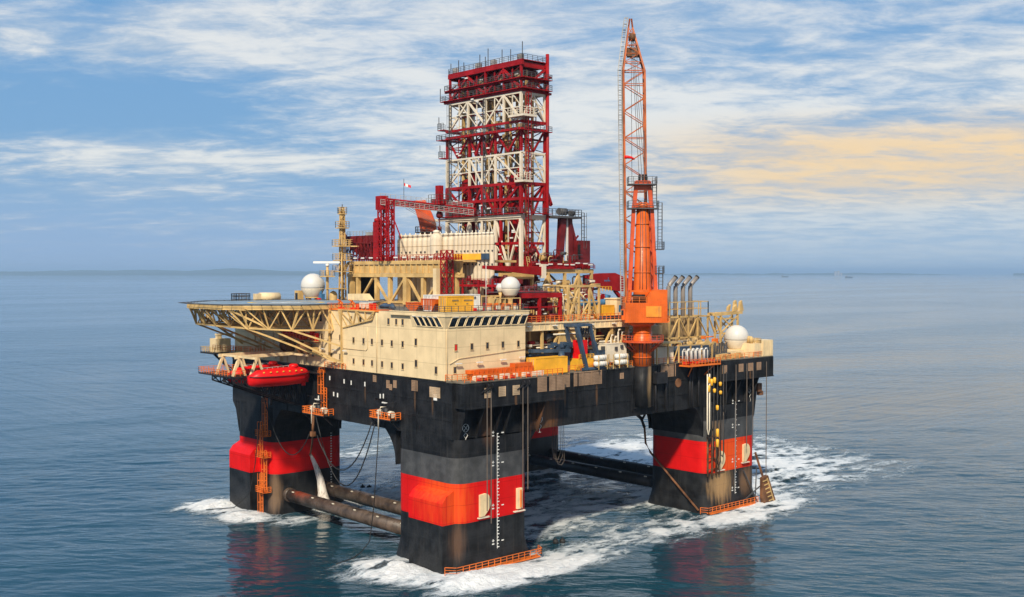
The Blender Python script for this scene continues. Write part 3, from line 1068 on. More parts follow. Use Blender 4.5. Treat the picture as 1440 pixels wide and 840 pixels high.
# ------------------------------------------------------------------ accommodation block
RF = 48.0
acc = T('accommodation_block', 'cream four-storey living quarters with a band of slanted dark bridge windows', 'building', (0, 0, DK))
HX = 20.4
b = MB()
b.box((0.03, 3.3, DK + 0.02), (HX, 84.4, 45.7))
b.build('wall', 'cream', acc)
# bridge storey: outward-leaning window band under a parapet
b = MB()
def ring(o, z):
    return [(0.03 - o, 3.3 - o, z), (HX + o * 0.6, 3.3 - o, z), (HX + o * 0.6, 13.4, z), (0.03 - o, 13.4, z)]
z0, z1 = 45.7, 47.8
v0, v1 = ring(0.05, z0), ring(0.55, z1)
b._add(v0 + v1, [(0, 1, 5, 4), (1, 2, 6, 5), (2, 3, 7, 6), (3, 0, 4, 7), (3, 2, 1, 0), (4, 5, 6, 7)])
b.build('bridge_storey', 'cream_plain', acc)
b = MB()
b.box((-0.62, 2.65, 47.81), (HX + 0.5, 20, 48.55))
b.box((0.03, 13.41, 45.71), (HX - 0.03, 19.98, 47.8))
b.box((-0.70, 2.57, 48.45), (HX + 0.58, 20.02, 48.62))
b.box((0.03, 20.05, 45.71), (HX - 0.03, 84.3, 48.35))
b.build('parapet', 'cream_plain', acc)
b = MB()
b.box((-0.3, 3.0, 48.63), (HX + 0.2, 19.7, 48.7))
b.box((0.3, 20.1, 48.36), (HX - 0.3, 84.0, 48.42))
b.build('roof', 'deck_green', acc)
b = MB()
b.rail([(-0.55, 20, 48.63), (-0.55, 2.72, 48.63), (HX + 0.4, 2.72, 48.63), (HX + 0.4, 19.8, 48.63)], 1.15, 1.6, 0.055)
b.build('roof_rail', 'grey_dark', acc)
# bridge windows: leaning parallelograms split by slanted mullions
def bridge_window(p0, p1, lean, out):
    """p0,p1: bottom ends; lean: sideways shift of the top; out: outward unit"""
    p0, p1, out = Vector(p0), Vector(p1), Vector(out)
    d = (p1 - p0)
    zb, zt = 45.85, 47.6
    def pt(u, z, o):
        f = (z - z0) / (z1 - z0)
        base = p0 + d * u + d.normalized() * lean * (z - zb) / (zt - zb)
        return (base.x + out.x * (0.05 + 0.5 * f + o), base.y + out.y * (0.05 + 0.5 * f + o), z)
    fr = MB()
    for (u0, za, u1, zb_) in ((0, zb, 1, zb), (0, zt, 1, zt), (0, zb, 0, zt), (1, zb, 1, zt)):
        fr.beam(pt(u0, za, 0.02), pt(u1, zb_, 0.02), 0.14, 0.14)
    fo = fr.build('bridge_window', 'cream_plain', acc)
    gl = MB()
    q = [pt(0.03, zb, 0.03), pt(0.97, zb, 0.03), pt(0.97, zt, 0.03), pt(0.03, zt, 0.03)]
    q2 = [pt(0.03, zb, 0.01), pt(0.97, zb, 0.01), pt(0.97, zt, 0.01), pt(0.03, zt, 0.01)]
    gl._add(q + q2, [(0, 1, 2, 3), (7, 6, 5, 4), (0, 4, 5, 1), (1, 5, 6, 2), (2, 6, 7, 3), (3, 7, 4, 0)])
    gl.build('pane', 'glass', fo)
    hd = MB()
    hd.beam(pt(0.05, zt + 0.14, 0.10), pt(0.95, zt + 0.14, 0.10), 0.22, 0.10)
    hd.build('awning', 'white', fo)
for k in range(10):
    x = 0.75 + k * 1.97
    bridge_window((x, 3.3, 0), (x + 1.62, 3.3, 0), 0.5, (0, -1, 0))
for k in range(5):
    y = 3.9 + k * 1.62
    bridge_window((0.03, y + 1.36, 0), (0.03, y, 0), -0.9 + 0.0, (-1, 0, 0))

def window(x, y, z, face, wd=0.62, ht=1.05, lit=None):
    f = MB()
    o = 0.07
    for s_ in (-1, 1):
        if face == 'x':
            f.box((x - o, y + s_ * wd / 2 - 0.06, z - ht / 2), (x + 0.02, y + s_ * wd / 2 + 0.06, z + ht / 2))
            f.box((x - o, y - wd / 2 - 0.06, z + s_ * (ht / 2 + 0.05) - 0.05), (x + 0.02, y + wd / 2 + 0.06, z + s_ * (ht / 2 + 0.05) + 0.05))
        else:
            f.box((x + s_ * wd / 2 - 0.06, y - o, z - ht / 2), (x + s_ * wd / 2 + 0.06, y + 0.02, z + ht / 2))
            f.box((x - wd / 2 - 0.06, y - o, z + s_ * (ht / 2 + 0.05) - 0.05), (x + wd / 2 + 0.06, y + 0.02, z + s_ * (ht / 2 + 0.05) + 0.05))
    fo = f.build('window', 'tan_dark', acc)
    sl = MB()
    if face == 'x':
        sl.box((x - 0.16, y - wd / 2 - 0.14, z - ht / 2 - 0.17), (x + 0.02, y + wd / 2 + 0.14, z - ht / 2 - 0.10))
    else:
        sl.box((x - wd / 2 - 0.14, y - 0.16, z - ht / 2 - 0.17), (x + wd / 2 + 0.14, y + 0.02, z - ht / 2 - 0.10))
    sl.build('sill', 'cream_plain', fo)
    g = MB()
    if face == 'x':
        g.box((x - 0.035, y - wd / 2 + 0.06, z - ht / 2), (x - 0.006, y + wd / 2 - 0.06, z + ht / 2))
    else:
        g.box((x - wd / 2 + 0.06, y - 0.035, z - ht / 2), (x + wd / 2 - 0.06, y - 0.006, z + ht / 2))
    g.build('pane', lit or 'glass', fo)
for y in (21.2, 18.6, 16.5):
    window(0.03, y, 46.4 if y < 20 else 46.4, 'x')
for y in (33.5, 29.9, 26.9, 23.4, 20.1, 16.5):
    window(0.03, y, 42.1, 'x')
    window(0.03, y, 37.75, 'x')
for y, z in ((12.25, 42.7), (12.2, 38.6), (6.0, 37.7)):
    window(0.03, y, z, 'x', 0.7, 1.25)
for y in (38.5, 42, 45.6, 49.2, 52.8, 56.2, 60):
    window(0.03, y, 42.4 + (0.2 if y > 50 else 0), 'x')
    if y < 54:
        window(0.03, y, 38.4, 'x')
for y in (31, 34.5, 46, 47.3):
    window(0.03, y, 46.3, 'x', 0.8, 1.3)
for k, x in enumerate((2.6, 6.5, 10.4, 14.4, 18.5)):
    window(x, 3.3, 42.0, 'y', 0.6, 1.1, 'boat_red' if k == 0 else None)
window(2.35, 3.3, 37.75, 'y', 0.6, 1.1)
# floodlight battens, pipe runs and downpipes on the block
def batten(p, face, wd=1.5):
    l = MB()
    x, y, z = p
    if face == 'y':
        l.box((x - wd / 2, y - 0.75, z), (x + wd / 2, y - 0.45, z + 0.16))
        l.beam((x, y - 0.5, z - 0.02), (x, y - 0.01, z - 0.3), 0.08)
    else:
        l.box((x - 0.75, y - wd / 2, z), (x - 0.45, y + wd / 2, z + 0.16))
        l.beam((x - 0.5, y, z - 0.02), (x - 0.01, y, z - 0.3), 0.08)
    l.build('batten_light', 'white', acc)
for x, z in ((2.8, 38.9), (8.0, 38.9), (14.0, 39.1), (19.0, 39.3)):
    batten((x, 3.3, z), 'y')
for y in (36, 40, 44.5, 52, 62, 70):
    batten((0.03, y, 39.7), 'x', 1.3)
b = MB()
b.path([(1.0, 3.15, 39.0), (3.2, 3.15, 39.9), (20.2, 3.15, 40.9)], 0.06, 5)
b.path([(0.4, 3.2, 36), (0.4, 3.2, 45.6)], 0.07, 5)
b.path([(-0.06, 25.2, 36), (-0.06, 25.2, 48)], 0.09, 5)
b.path([(-0.06, 37.5, 36), (-0.06, 37.5, 47.5)], 0.09, 5)
b.path([(-0.06, 37.6, 40.2), (-0.06, 28.9, 40.2), (-0.06, 28.4, 40.6), (-0.06, 28.4, 45.0)], 0.06, 5)
for y in (52, 60, 63, 72):
    b.path([(-0.08, y, 36), (-0.08, y, 47.5)], 0.10, 5)
b.path([(-0.1, 66, 40.5), (-0.1, 66, 44), (-0.1, 80, 44.5)], 0.12, 5)
b.build('pipework', 'cream_plain', acc)
b = MB()
b.rail([(0.03, 3.28, DK + 0.02), (0.6, 2.0, DK + 0.02), (20, 2.0, DK + 0.02)], 1.2, 1.3, 0.06)
b.build('deck_rail', 'rail_orange', acc)
b = MB()
for y0, y1, z0, z1 in ((70, 83.5, 36.1, 40), ):
    b.box((-0.5, y0, z0), (0.028, y1, z1))
    b.box((-0.8, 62, 36.1), (0.027, 66, 38.8))
b.build('plant_locker', 'cream_plain', acc)

# ------------------------------------------------------------------ helideck
HZ = 49.3
HC = (1.2, 62.4)
def octo(r, z, n=8):
    return [(HC[0] + r * math.cos(R(22.5 + 45 * i)), HC[1] + r * math.sin(R(22.5 + 45 * i)), z) for i in range(n)]
hel = T('helideck', 'octagonal blue-grey helideck cantilevered on cream lattice trusses over the left end', 'helideck', (HC[0], HC[1], HZ))
b = MB()
v0, v1 = octo(21.5, HZ - 0.16), octo(21.6, HZ)
b._add(v0 + v1, [tuple(range(7, -1, -1)), tuple(range(8, 16))] + [(i, (i + 1) % 8, 8 + (i + 1) % 8, 8 + i) for i in range(8)])
b.build('deck_plate', 'deck_blue', hel)
b = MB()
def disc_ring(r0, r1, z, n=64):
    vs = []
    for i in range(n):
        a = 2 * math.pi * i / n
        vs += [(HC[0] + r0 * math.cos(a), HC[1] + r0 * math.sin(a), z), (HC[0] + r1 * math.cos(a), HC[1] + r1 * math.sin(a), z)]
    b._add(vs, [(2 * i, 2 * i + 1, (2 * i + 3) % (2 * n), (2 * i + 2) % (2 * n)) for i in range(n)])
disc_ring(7.5, 8.7, HZ + 0.012)
b.build('landing_circle', 'mark_yellow', hel)
b = MB()
b.cbox((HC[0] - 2.0, HC[1], HZ + 0.012), (0.9, 6.0, 0.02))
b.cbox((HC[0] + 2.0, HC[1], HZ + 0.012), (0.9, 6.0, 0.02))
b.cbox((HC[0], HC[1], HZ + 0.012), (3.0, 0.9, 0.021))
oc8 = octo(20.4, HZ + 0.012)
oc9 = octo(20.0, HZ + 0.012)
b._add(oc8 + oc9, [(i, (i + 1) % 8, 8 + (i + 1) % 8, 8 + i) for i in range(8)])
b.build('deck_marking', 'mark_white', hel)
# safety net frame, slightly dished up round the edge
b = MB()
e0, e1 = octo(21.6, HZ - 0.1), octo(23.4, HZ + 0.15)
for i in range(8):
    p, q, p2, q2 = map(Vector, (e0[i], e0[(i + 1) % 8], e1[i], e1[(i + 1) % 8]))
    b.beam(p2, q2, 0.12)
    b.beam(p.lerp(p2, 0.5), q.lerp(q2, 0.5), 0.06)
    for k in range(9):
        b.beam(p.lerp(q, k / 8), p2.lerp(q2, k / 8), 0.09)
b.build('safety_net', 'grey_dark', hel)
b = MB()
e = octo(21.5, HZ - 0.62)
for i in range(8):
    b.beam(e[i], e[(i + 1) % 8], 0.35, 0.85)
for k in range(-4, 5):
    yy = HC[1] + k * 4.4
    hw = min(19.6, 19.6 * 1.414 - abs(yy - HC[1]) + 0.0)
    b.beam((HC[0] - hw, yy, HZ - 0.65), (HC[0] + hw, yy, HZ - 0.65), 0.25, 0.55)
for k in range(-4, 5):
    xx = HC[0] + k * 4.4
    hw = min(19.6, 19.6 * 1.414 - abs(xx - HC[0]))
    b.beam((xx, HC[1] - hw, HZ - 0.7), (xx, HC[1] + hw, HZ - 0.7), 0.2, 0.5)
b.build('edge_beam', 'tan', hel)
# lattice below: outer ring chord at z 44.3 and bays up to the deck edge
b = MB()
low = [(-1.0 + 0.9, 41.0, 43.9), (-8.5, 43.6, 44.0), (-15.0, 51.0, 44.4), (-16.2, 62, 44.6), (-15.2, 73.5, 44.6), (-9.0, 81, 44.5), (-0.1, 83.5, 44.4)]
up = [(0.0, 42.6, 48.4), (-7.2, 43.2, 48.4), (-17.8, 53.6, 48.4), (-18.6, 62.4, 48.4), (-17.8, 71.2, 48.4), (-7.6, 81.8, 48.4), (0, 82.2, 48.4)]
up_mid = []
for i in range(6):
    l0, l1, u0, u1 = map(Vector, (low[i], low[i + 1], up[i], up[i + 1]))
    b.beam(l0, l1, 0.34)
    n = 2
    for k in range(n):
        la, lb, ua, ub = l0.lerp(l1, k / n), l0.lerp(l1, (k + 1) / n), u0.lerp(u1, k / n), u0.lerp(u1, (k + 1) / n)
        um = ua.lerp(ub, 0.5)
        b.beam(la, um, 0.24)
        b.beam(lb, um, 0.24)
        b.beam(la, ua, 0.24)
for p, q in zip(low[1:6], up[1:6]):
    b.beam(p, q, 0.34)
# radial trusses back to the block wall
for y, x0 in ((50.5, -14.8), (56.5, -16), (62.4, -16.2), (68.4, -15.8), (74.5, -14.5)):
    b.truss((x0 - 2.0, y, 48.3), (0.0, y, 48.3), (x0, y, 44.5), (0.0, y, 44.3), 4, 0.32, 0.24, pat='W')
# long rakers down to the hull edge
for p, q in ((up[2], (0.0, 37.2, 37.0)), (low[2], (0.0, 40.0, 37.2)), (up[3], (-0.1, 60.5, 38.5)), (low[3], (-0.1, 66, 38.6)), (low[4], (-0.1, 72, 38.6)), (low[1], (-0.1, 38, 40.6)), (up[4], (-0.1, 80, 39))):
    b.beam(p, q, 0.36)
# side truss to the bridge roof
b.truss((0.0, 42.4, 48.3), (-0.35, 25.6, 48.2), (0.0, 38, 44.4), (-0.3, 26.5, 46.6), 5, 0.26, 0.2, pat='W')
b.beam((-0.3, 37.6, 36.2), (-0.3, 37.6, 48.2), 0.34)
b.beam((-0.3, 42.2, 38.2), (-0.3, 42.2, 48.2), 0.34)
b.build('lattice_truss', 'tan', hel)
b = MB()
b.box((-0.2, 24.5, 48.2), (3.6, 43.5, 48.5))
b.rail([(-0.15, 24.6, 48.5), (-0.15, 43.0, 48.5)], 1.1, 1.4, 0.055)
b.build('access_walkway', 'rail_orange', hel)

# ------------------------------------------------------------------ lifeboats and their station
sta = T('lifeboat_station', 'black cantilever truss platform with cream davit frame beneath the helideck', 'davit', (0, 55, 34))
b = MB()
SX = -17.5
for y in (52.2, 56.5, 61.5):
    b.truss((SX, y, 34.0), (-0.1, y, 34.0), (SX, y, 33.0), (-0.1, y, 26.6), 9, 0.30, 0.20, pat='X')
b.box((SX, 53.2, 33.9), (-0.02, 68, 34.2))
b.box((-1.8, 44, 34.4), (-0.02, 53.15, 34.6))
for k in range(6):
    x = SX + 0.4 + k * 3.3
    b.beam((x, 52.2, 33.8), (x, 61.5, 33.8), 0.24)
for x in (-12, -6):
    b.beam((x, 52.2, 31.5 - (x + 12) * 0.35), (x, 61.5, 31.5 - (x + 12) * 0.35), 0.2)
b.beam((-6.0, 57, 34), (-6.0, 57, 27), 0.5)
b.build('cantilever_truss', 'black', sta)
b = MB()
for y in (53.6, 60.8):
    for x in (SX + 2.2, -11):
        b.beam((x - 1.6, y, 34.2), (x, y, 38.2), 0.5)
        b.beam((x + 1.4, y, 34.2), (x, y, 38.2), 0.4)
    b.beam((SX + 1.2, y, 38.2), (-0.1, y, 38.4), 0.45, 0.7)
b.beam((SX + 2.2, 46.5, 38.3), (SX + 2.2, 61.5, 38.3), 0.4)
b.beam((-3, 46.5, 38.35), (-3, 61.5, 38.35), 0.4)
b.build('davit_frame', 'cream_plain', sta)
b = MB()
b.rail([(SX, 53.4, 34.2), (SX, 67.8, 34.2), (-2.5, 67.9, 34.2)], 1.2, 1.2, 0.07)
b.rail([(SX, 53.4, 34.2), (-14, 53.4, 34.2)], 1.2, 1.2, 0.07)
b.rail([(-1.6, 44.2, 34.6), (-0.2, 44.2, 34.6)], 1.2, 1.2, 0.07)
b.rail([(-0.4, 36, DK), (-0.4, 44, DK)], 1.2, 1.3, 0.06)
b.rail([(-1.6, 69, 38.0), (-8, 69, 38.0), (-8, 80, 38.0)], 1.2, 1.2, 0.06)
b.build('station_rail', 'rail_orange', sta)
b = MB()
b.box((-1.5, 45, 38.5), (-0.05, 62, 38.65))
for y in (47, 50.5, 54, 57.5):
    b.cbox((-0.8, y, 39.3), (1.0, 0.9, 1.3))
b.build('winch_deck', 'tan', sta)
for y in (56.5, 49.5):
    b = MB()
    b.tube((-2.0, y - 1.1, 39.9), (-2.0, y + 1.1, 39.9), 1.0, n=14)
    b.tube((-2.0, y - 1.25, 39.9), (-2.0, y - 1.1, 39.9), 1.35, n=14)
    b.tube((-2.0, y + 1.1, 39.9), (-2.0, y + 1.25, 39.9), 1.35, n=14)
    b.build('boat_winch', 'rust', sta)


def lifeboat(label, y):
    L = 14.6
    root = T('lifeboat', label, 'lifeboat', (-8.6, y, 32.5), 'red enclosed lifeboats under the helideck', local=True)
    # hull loft along x; station: (x, half beam, keel z, gunwale z)
    st = [(-7.3, 0.55, 0.3, 1.9), (-6.9, 1.25, -0.1, 1.9), (-5.2, 1.75, -0.35, 1.8), (-2, 1.95, -0.45, 1.75), (2, 1.95, -0.45, 1.75), (5.0, 1.6, -0.30, 1.9), (6.6, 0.9, 0.15, 2.1), (7.3, 0.12, 0.9, 2.3)]
    def loft(secs):
        m_ = MB()
        m_.smooth = True
        n = len(secs[0])
        vs = [p for s_ in secs for p in s_]
        fs = [(k * n + i, (k + 1) * n + i, (k + 1) * n + i + 1, k * n + i + 1) for k in range(len(secs) - 1) for i in range(n - 1)]
        fs.append(tuple(range(n)))
        fs.append(tuple(range(len(secs) * n - 1, len(secs) * n - n - 1, -1)))
        m_._add(vs, fs)
        return m_
    secs = []
    for x, hw, kz, gz in st:
        secs.append([(x, -hw, gz), (x, -hw * 0.96, gz * 0.6 + kz * 0.4), (x, -hw * 0.6, kz + 0.18), (x, 0, kz), (x, hw * 0.6, kz + 0.18), (x, hw * 0.96, gz * 0.6 + kz * 0.4), (x, hw, gz)])
    loft(secs).build('boat_hull', 'boat_red', root)
    cs = []
    for x, hw, tz in ((-6.9, 1.15, 2.15), (-5.0, 1.65, 3.2), (-2, 1.85, 3.45), (1.5, 1.85, 3.5), (4.4, 1.6, 3.45), (6.0, 1.05, 3.0), (7.0, 0.35, 2.35)):
        gz = 1.8 + 0.3 * (x > 4)
        cs.append([(x, -hw, gz), (x, -hw * 0.92, gz + (tz - gz) * 0.55), (x, -hw * 0.55, gz + (tz - gz) * 0.92), (x, 0, tz), (x, hw * 0.55, gz + (tz - gz) * 0.92), (x, hw * 0.92, gz + (tz - gz) * 0.55), (x, hw, gz)])
    loft(cs).build('canopy', 'boat_red', root)
    c_ = MB()
    c_.lathe((3.4, 0, 3.3), [(1.1, 0), (1.0, 0.5), (0.75, 0.75), (0.1, 0.82)], 12)
    c_.build('cockpit_dome', 'boat_red', root)
    f_ = MB()
    pts = [(x, -hw - 0.06, gz) for x, hw, kz, gz in st]
    f_.path(pts, 0.14, 6)
    f_.path([(x, -y_, z) for x, y_, z in pts], 0.14, 6)
    f_.build('rubbing_strake', 'red_dark', root)
    p_ = MB()
    for k in range(7):
        x = -4.6 + k * 1.5
        hw = 1.65 if k in (0, 6) else 1.84
        p_.cbox((x, -hw * 0.985, 2.75), (0.34, 0.10, 0.26))
        p_.cbox((x, hw * 0.985, 2.75), (0.34, 0.10, 0.26))
    p_.build('porthole', 'mark_yellow', root)
    r_ = MB()
    r_.rail([(-4.5, -0.6, 3.25), (1.8, -0.6, 3.5)], 0.35, 1.2, 0.03, bars=1)
    r_.build('grab_rail', 'mark_white', root)
    k_ = MB()
    k_.box((5.4, -0.15, -0.75), (6.2, 0.15, 0.1))
    k_.cbox((6.6, 0, 0.2), (0.5, 0.6, 0.5))
    k_.build('rudder', 'boat_red', root)
    return root
lifeboat('red enclosed lifeboat slung nearest, clear in front of the davit frame', 48.6)
lifeboat('red enclosed lifeboat half hidden behind the nearer lifeboat and cream davit', 57.3)
b = MB()
for yy in (48.6, 57.3):
    for x in (-14.5, -4.5):
        b.beam((x, yy, 37.2), (x, yy, 38.2), 0.12)
b.build('fall_wire', 'wire', sta)

# small corner platform past the lifeboats
cp = T('corner_platform', 'small black-floored platform with cream locker at the far left hull corner', 'platform', (-3, 87, 37))
b = MB()
b.box((-6, 83, 36.6), (2, 90.5, 37.0))
b.beam((-5.5, 84.5, 36.6), (-0.2, 84.3, 31.5), 0.3)
b.beam((-3, 90, 36.6), (0.3, 84.6, 32.0), 0.3)
b.beam((1.5, 90, 36.6), (1.5, 84.6, 32.0), 0.3)
b.build('floor', 'black', cp)
b = MB()
b.rail([(-5.9, 83.2, 37), (-5.9, 90.4, 37), (2, 90.4, 37)], 1.2, 1.2, 0.07)
b.rail([(-5.9, 83.2, 37), (-0.6, 83.2, 37)], 1.2, 1.2, 0.07)
b.build('rail', 'tan', cp)
b = MB()
b.box((-4.5, 85, 37.0), (-0.8, 88.5, 40.2))
b.box((-4.0, 85.5, 40.2), (-2.9, 86.6, 41.4))
b.box((-4.1, 85.4, 41.0), (0.0, 86.7, 41.4))
b.build('locker', 'cream_plain', cp)
# ------------------------------------------------------------------ main block of decks amidships
core = T('topside_module', 'tan and cream steel module block with open pipe-filled bays amidships', 'module', (45, 40, DK))
b = MB()
b.box((26, 9.5, DK + 0.02), (70, 70, 43.8))
b.box((26.2, 26, 43.82), (66, 66, 48.8))
b.build('inner_bulkhead', 'tan_dark', core)
b = MB()
b.box((HX + 0.7, 5.0, 44.2), (58, 70, 45.9))
b.build('upper_deck', 'cream_plain', core)
b = MB()
for k in range(25):
    x = HX + 1.0 + k * 1.5
    b.box((x, 4.9, 44.25), (x + 0.14, 4.998, 45.6))
b.box((HX + 0.75, 4.8, 45.62), (58, 4.998, 45.85))
b.box((HX + 0.75, 4.85, 44.22), (58, 4.998, 44.4))
b.build('fascia_rib', 'cream_plain', core)
b = MB()
for x in (21.6, 27.0, 32.0, 37.0, 42.5, 48.0, 53.0, 57.6):
    b.beam((x, 5.4, DK), (x, 5.4, 44.2), 0.5)
    b.beam((x, 9.2, DK), (x, 9.2, 44.2), 0.5)
for x0, x1 in ((27.0, 32.0), (42.5, 48.0), (48, 53)):
    b.beam((x0, 5.4, DK + 0.2), (x1, 5.4, 43.8), 0.4)
b.beam((21.6, 5.4, 40.0), (57.6, 5.4, 40.0), 0.4)
b.box((32.2, 5.2, 38.5), (39.5, 8.0, 44.18))
b.box((21.6, 5.3, 39.8), (32, 9.4, 40.05))
b.build('frame', 'tan', core)
b = MB()
rr = random.Random(3)
for k in range(26):
    y = 5.0 + rr.random() * 3.8
    z = 37 + rr.random() * 6.6
    x0 = 21.8 + rr.random() * 26
    L = 4 + rr.random() * 9
    r = 0.09 + rr.random() * 0.14
    pts = [(x0, y, z)]
    if rr.random() < 0.5:
        pts = [(x0, y, z - 1.4), (x0, y, z)]
    pts += [(min(57, x0 + L), y, z), (min(57, x0 + L + 0.4), y, z + 0.6 * rr.choice((-1, 1)))]
    if rr.random() < 0.5:
        pts += [(pts[-1][0] + 1.5, y, pts[-1][2])]
    b.path(pts, r, 6)
for k in range(9):
    x = 47 + k * 1.15
    z1 = 41.5 + rr.random() * 2
    b.path([(x, 4.6, DK + 0.2), (x, 4.6, z1), (x + 0.3, 4.8, z1 + 0.5), (x + 1.4, 5.2, z1 + 0.5)], 0.2, 7)
b.build('pipe_run', 'ivory', core)
b = MB()
for k in range(10):
    x0 = 22 + k * 3.4
    b.cbox((x0 + rr.random(), 8.4, 37 + rr.random() * 1.5), (1.2 + rr.random(), 1.2, 1.6 + rr.random()))
    b.tube((x0, 7.6, 41.6), (x0 + 1.4, 7.6, 41.6), 0.45, n=10)
b.build('pump_skid', 'red', core)
b = MB()
b.rail([(HX + 0.8, 5.1, 45.9), (57.8, 5.1, 45.9)], 1.3, 1.3, 0.07)
b.rail([(57.8, 5.1, 45.9), (57.8, 24, 45.9)], 1.3, 1.5, 0.06)
b.build('deck_rail', 'rail_orange', core)

# red-framed pipe module on the upper deck
rm = T('red_process_module', 'dark red open-framed machinery module beside the bridge', 'module', (27, 11, 46))
b = MB()
for x in (21.5, 27, 33.0):
    for y in (6.2, 16):
        b.beam((x, y, 45.9), (x, y, 51.6), 0.6)
b.beam((21.2, 6.2, 51.4), (33.3, 6.2, 51.4), 0.7, 1.0)
b.beam((21.2, 16, 51.4), (33.3, 16, 51.4), 0.6, 0.8)
b.beam((33.0, 6.2, 51.4), (33.0, 16, 51.4), 0.6, 0.8)
b.beam((21.5, 6.2, 49), (33, 6.2, 49), 0.3)
b.build('frame', 'red', rm)
b = MB()
b.box((21.3, 6.6, 51.92), (33.2, 15.8, 52.1))
b.rail([(21.4, 6.3, 52.1), (33.1, 6.3, 52.1), (33.1, 15.6, 52.1)], 1.1, 1.4, 0.06)
b.build('top_grating', 'grey_dark', rm)
b = MB()
for k in range(26):
    x, y, z = 22 + rr.random() * 10, 7 + rr.random() * 7, 46.5 + rr.random() * 4
    if k % 3 == 0:
        b.tube((x, y, z), (x + 1.5 + rr.random() * 2, y, z), 0.3 + 0.4 * rr.random(), n=10)
    elif k % 3 == 1:
        b.path([(x, y, 46), (x, y, z), (x + 0.4, y, z + 0.4), (x + 3, y, z + 0.4)], 0.13, 6)
    else:
        b.cbox((x, y, z), (1.2, 1.0, 1.0 + rr.random()))
b.build('machinery', 'red_dark', rm)
b = MB()
for k in range(9):
    x, y, z = 22 + rr.random() * 9, 6.8 + rr.random() * 3, 46.6 + rr.random() * 3.6
    b.cbox((x, y, z), (0.9, 0.3, 0.25))
b.build('lamp', 'white', rm)

# tan lattice tower bay
fm = T('lattice_bay', 'open tan lattice frame with diagonal braces standing right of the red module', 'frame', (40, 9, 46))
b = MB()
x0, x1 = 35.2, 44.6
for y in (6.0, 13.0):
    for x in (x0, 38.4, 41.6, x1):
        b.beam((x, y, 45.9), (x, y, 53.2), 0.42)
    b.beam((x0 - 0.2, y, 53.2), (x1 + 0.2, y, 53.2), 0.5)
    b.beam((x0, y, 49.8), (x1, y, 49.8), 0.25)
    b.beam((x0, y, 46.0), (38.4, y, 53.0), 0.36)
    b.beam((x1, y, 46.0), (41.6, y, 53.0), 0.36)
    b.beam((38.6, y, 46.0), (41.4, y, 49.6), 0.28)
for x in (x0, 38.4, 41.6, x1):
    b.beam((x, 6, 53.2), (x, 13, 53.2), 0.36)
    b.beam((x, 6, 46.2), (x, 13, 52.9), 0.26)
b.build('lattice', 'tan', fm)
b = MB()
for k in range(12):
    x, y, z = 36 + rr.random() * 7, 8 + rr.random() * 4, 46.5 + rr.random() * 5
    b.path([(x, y, 46), (x, y, z), (x + 0.3, y, z + 0.3), (x + 2, y, z + 0.3)], 0.14, 6)
b.build('riser_pipe', 'ivory', fm)
b = MB()
for k in range(6):
    b.cbox((36 + k * 1.5, 14.2, 47.4 + rr.random() * 2.5), (1.2, 1.2, 2.2 + rr.random()))
b.build('valve_block', 'red_dark', fm)

# ------------------------------------------------------------------ drill floor substructure and girder deck
sub = T('pipe_deck_girder', 'tan ribbed girder deck on braced legs below the row of white silos', 'girder', (26, 52, 49))
GX = 26.0
b = MB()
b.box((GX, 29.5, 58.4), (GX + 16, 74.2, 58.9))
b.box((GX, 30, 58.05), (GX + 0.8, 74.4, 58.38))
b.box((GX - 0.3, 30, 55.0), (GX + 0.9, 74.6, 55.9))
for k in range(21):
    y = 31.5 + k * 2.12
    b.box((GX + 0.02, y, 55.92), (GX + 0.5, y + 0.28, 58.03))
b.box((GX + 0.35, 30.2, 55.92), (GX + 0.6, 74.2, 58.03))
b.beam((GX, 74.3, 58.6), (GX, 77.0, 56.0), 0.5)
b.build('ribbed_girder', 'tan', sub)
b = MB()
for y in (32, 44, 50.5, 57.0, 62.5, 70.5, 73.5):
    b.beam((GX + 0.3, y, 48.6), (GX + 0.3, y, 55), 0.9 if y not in (50.5, 73.5) else 1.3)
for y0, y1 in ((37.5, 44), (50, 44.5), (51, 57), (63.5, 57.5), (64, 70)):
    b.beam((GX + 0.3, y0, 54.9), (GX + 0.3, y1, 48.8), 0.5)
b.box((GX, 30, 48.85), (GX + 12, 74, 49.3))
b.beam((GX + 0.2, 34, 55), (GX + 0.2, 34, 58.4), 0.8)
b.beam((GX - 0.2, 36, 57.6), (GX - 0.2, 30, 55.6), 0.4)
b.build('leg_frame', 'tan', sub)
b = MB()
b.box((GX + 2, 74, 48), (GX + 9, 75.2, 58))
b.truss((GX + 1, 75.4, 49), (GX + 10, 75.4, 49), (GX + 1, 75.4, 57), (GX + 10, 75.4, 57), 3, 0.4, 0.3, pat='X')
b.build('dark_end_frame', 'soot', sub)
b = MB()
b.rail([(GX, 29.8, 58.9), (GX, 74.2, 58.9), (GX + 14, 74.2, 58.9)], 1.3, 1.1, 0.075)
b.rail([(GX + 0.8, 31, 58.9), (GX + 0.8, 74, 58.9)], 0.9, 0.9, 0.09)
b.build('deck_rail', 'red', sub)
b = MB()
for k in range(12):
    b.box((GX - 0.35, 33 + k * 3.4, 59.5), (GX - 0.1, 34.4 + k * 3.4, 59.8))
b.build('batten_light', 'white', sub)
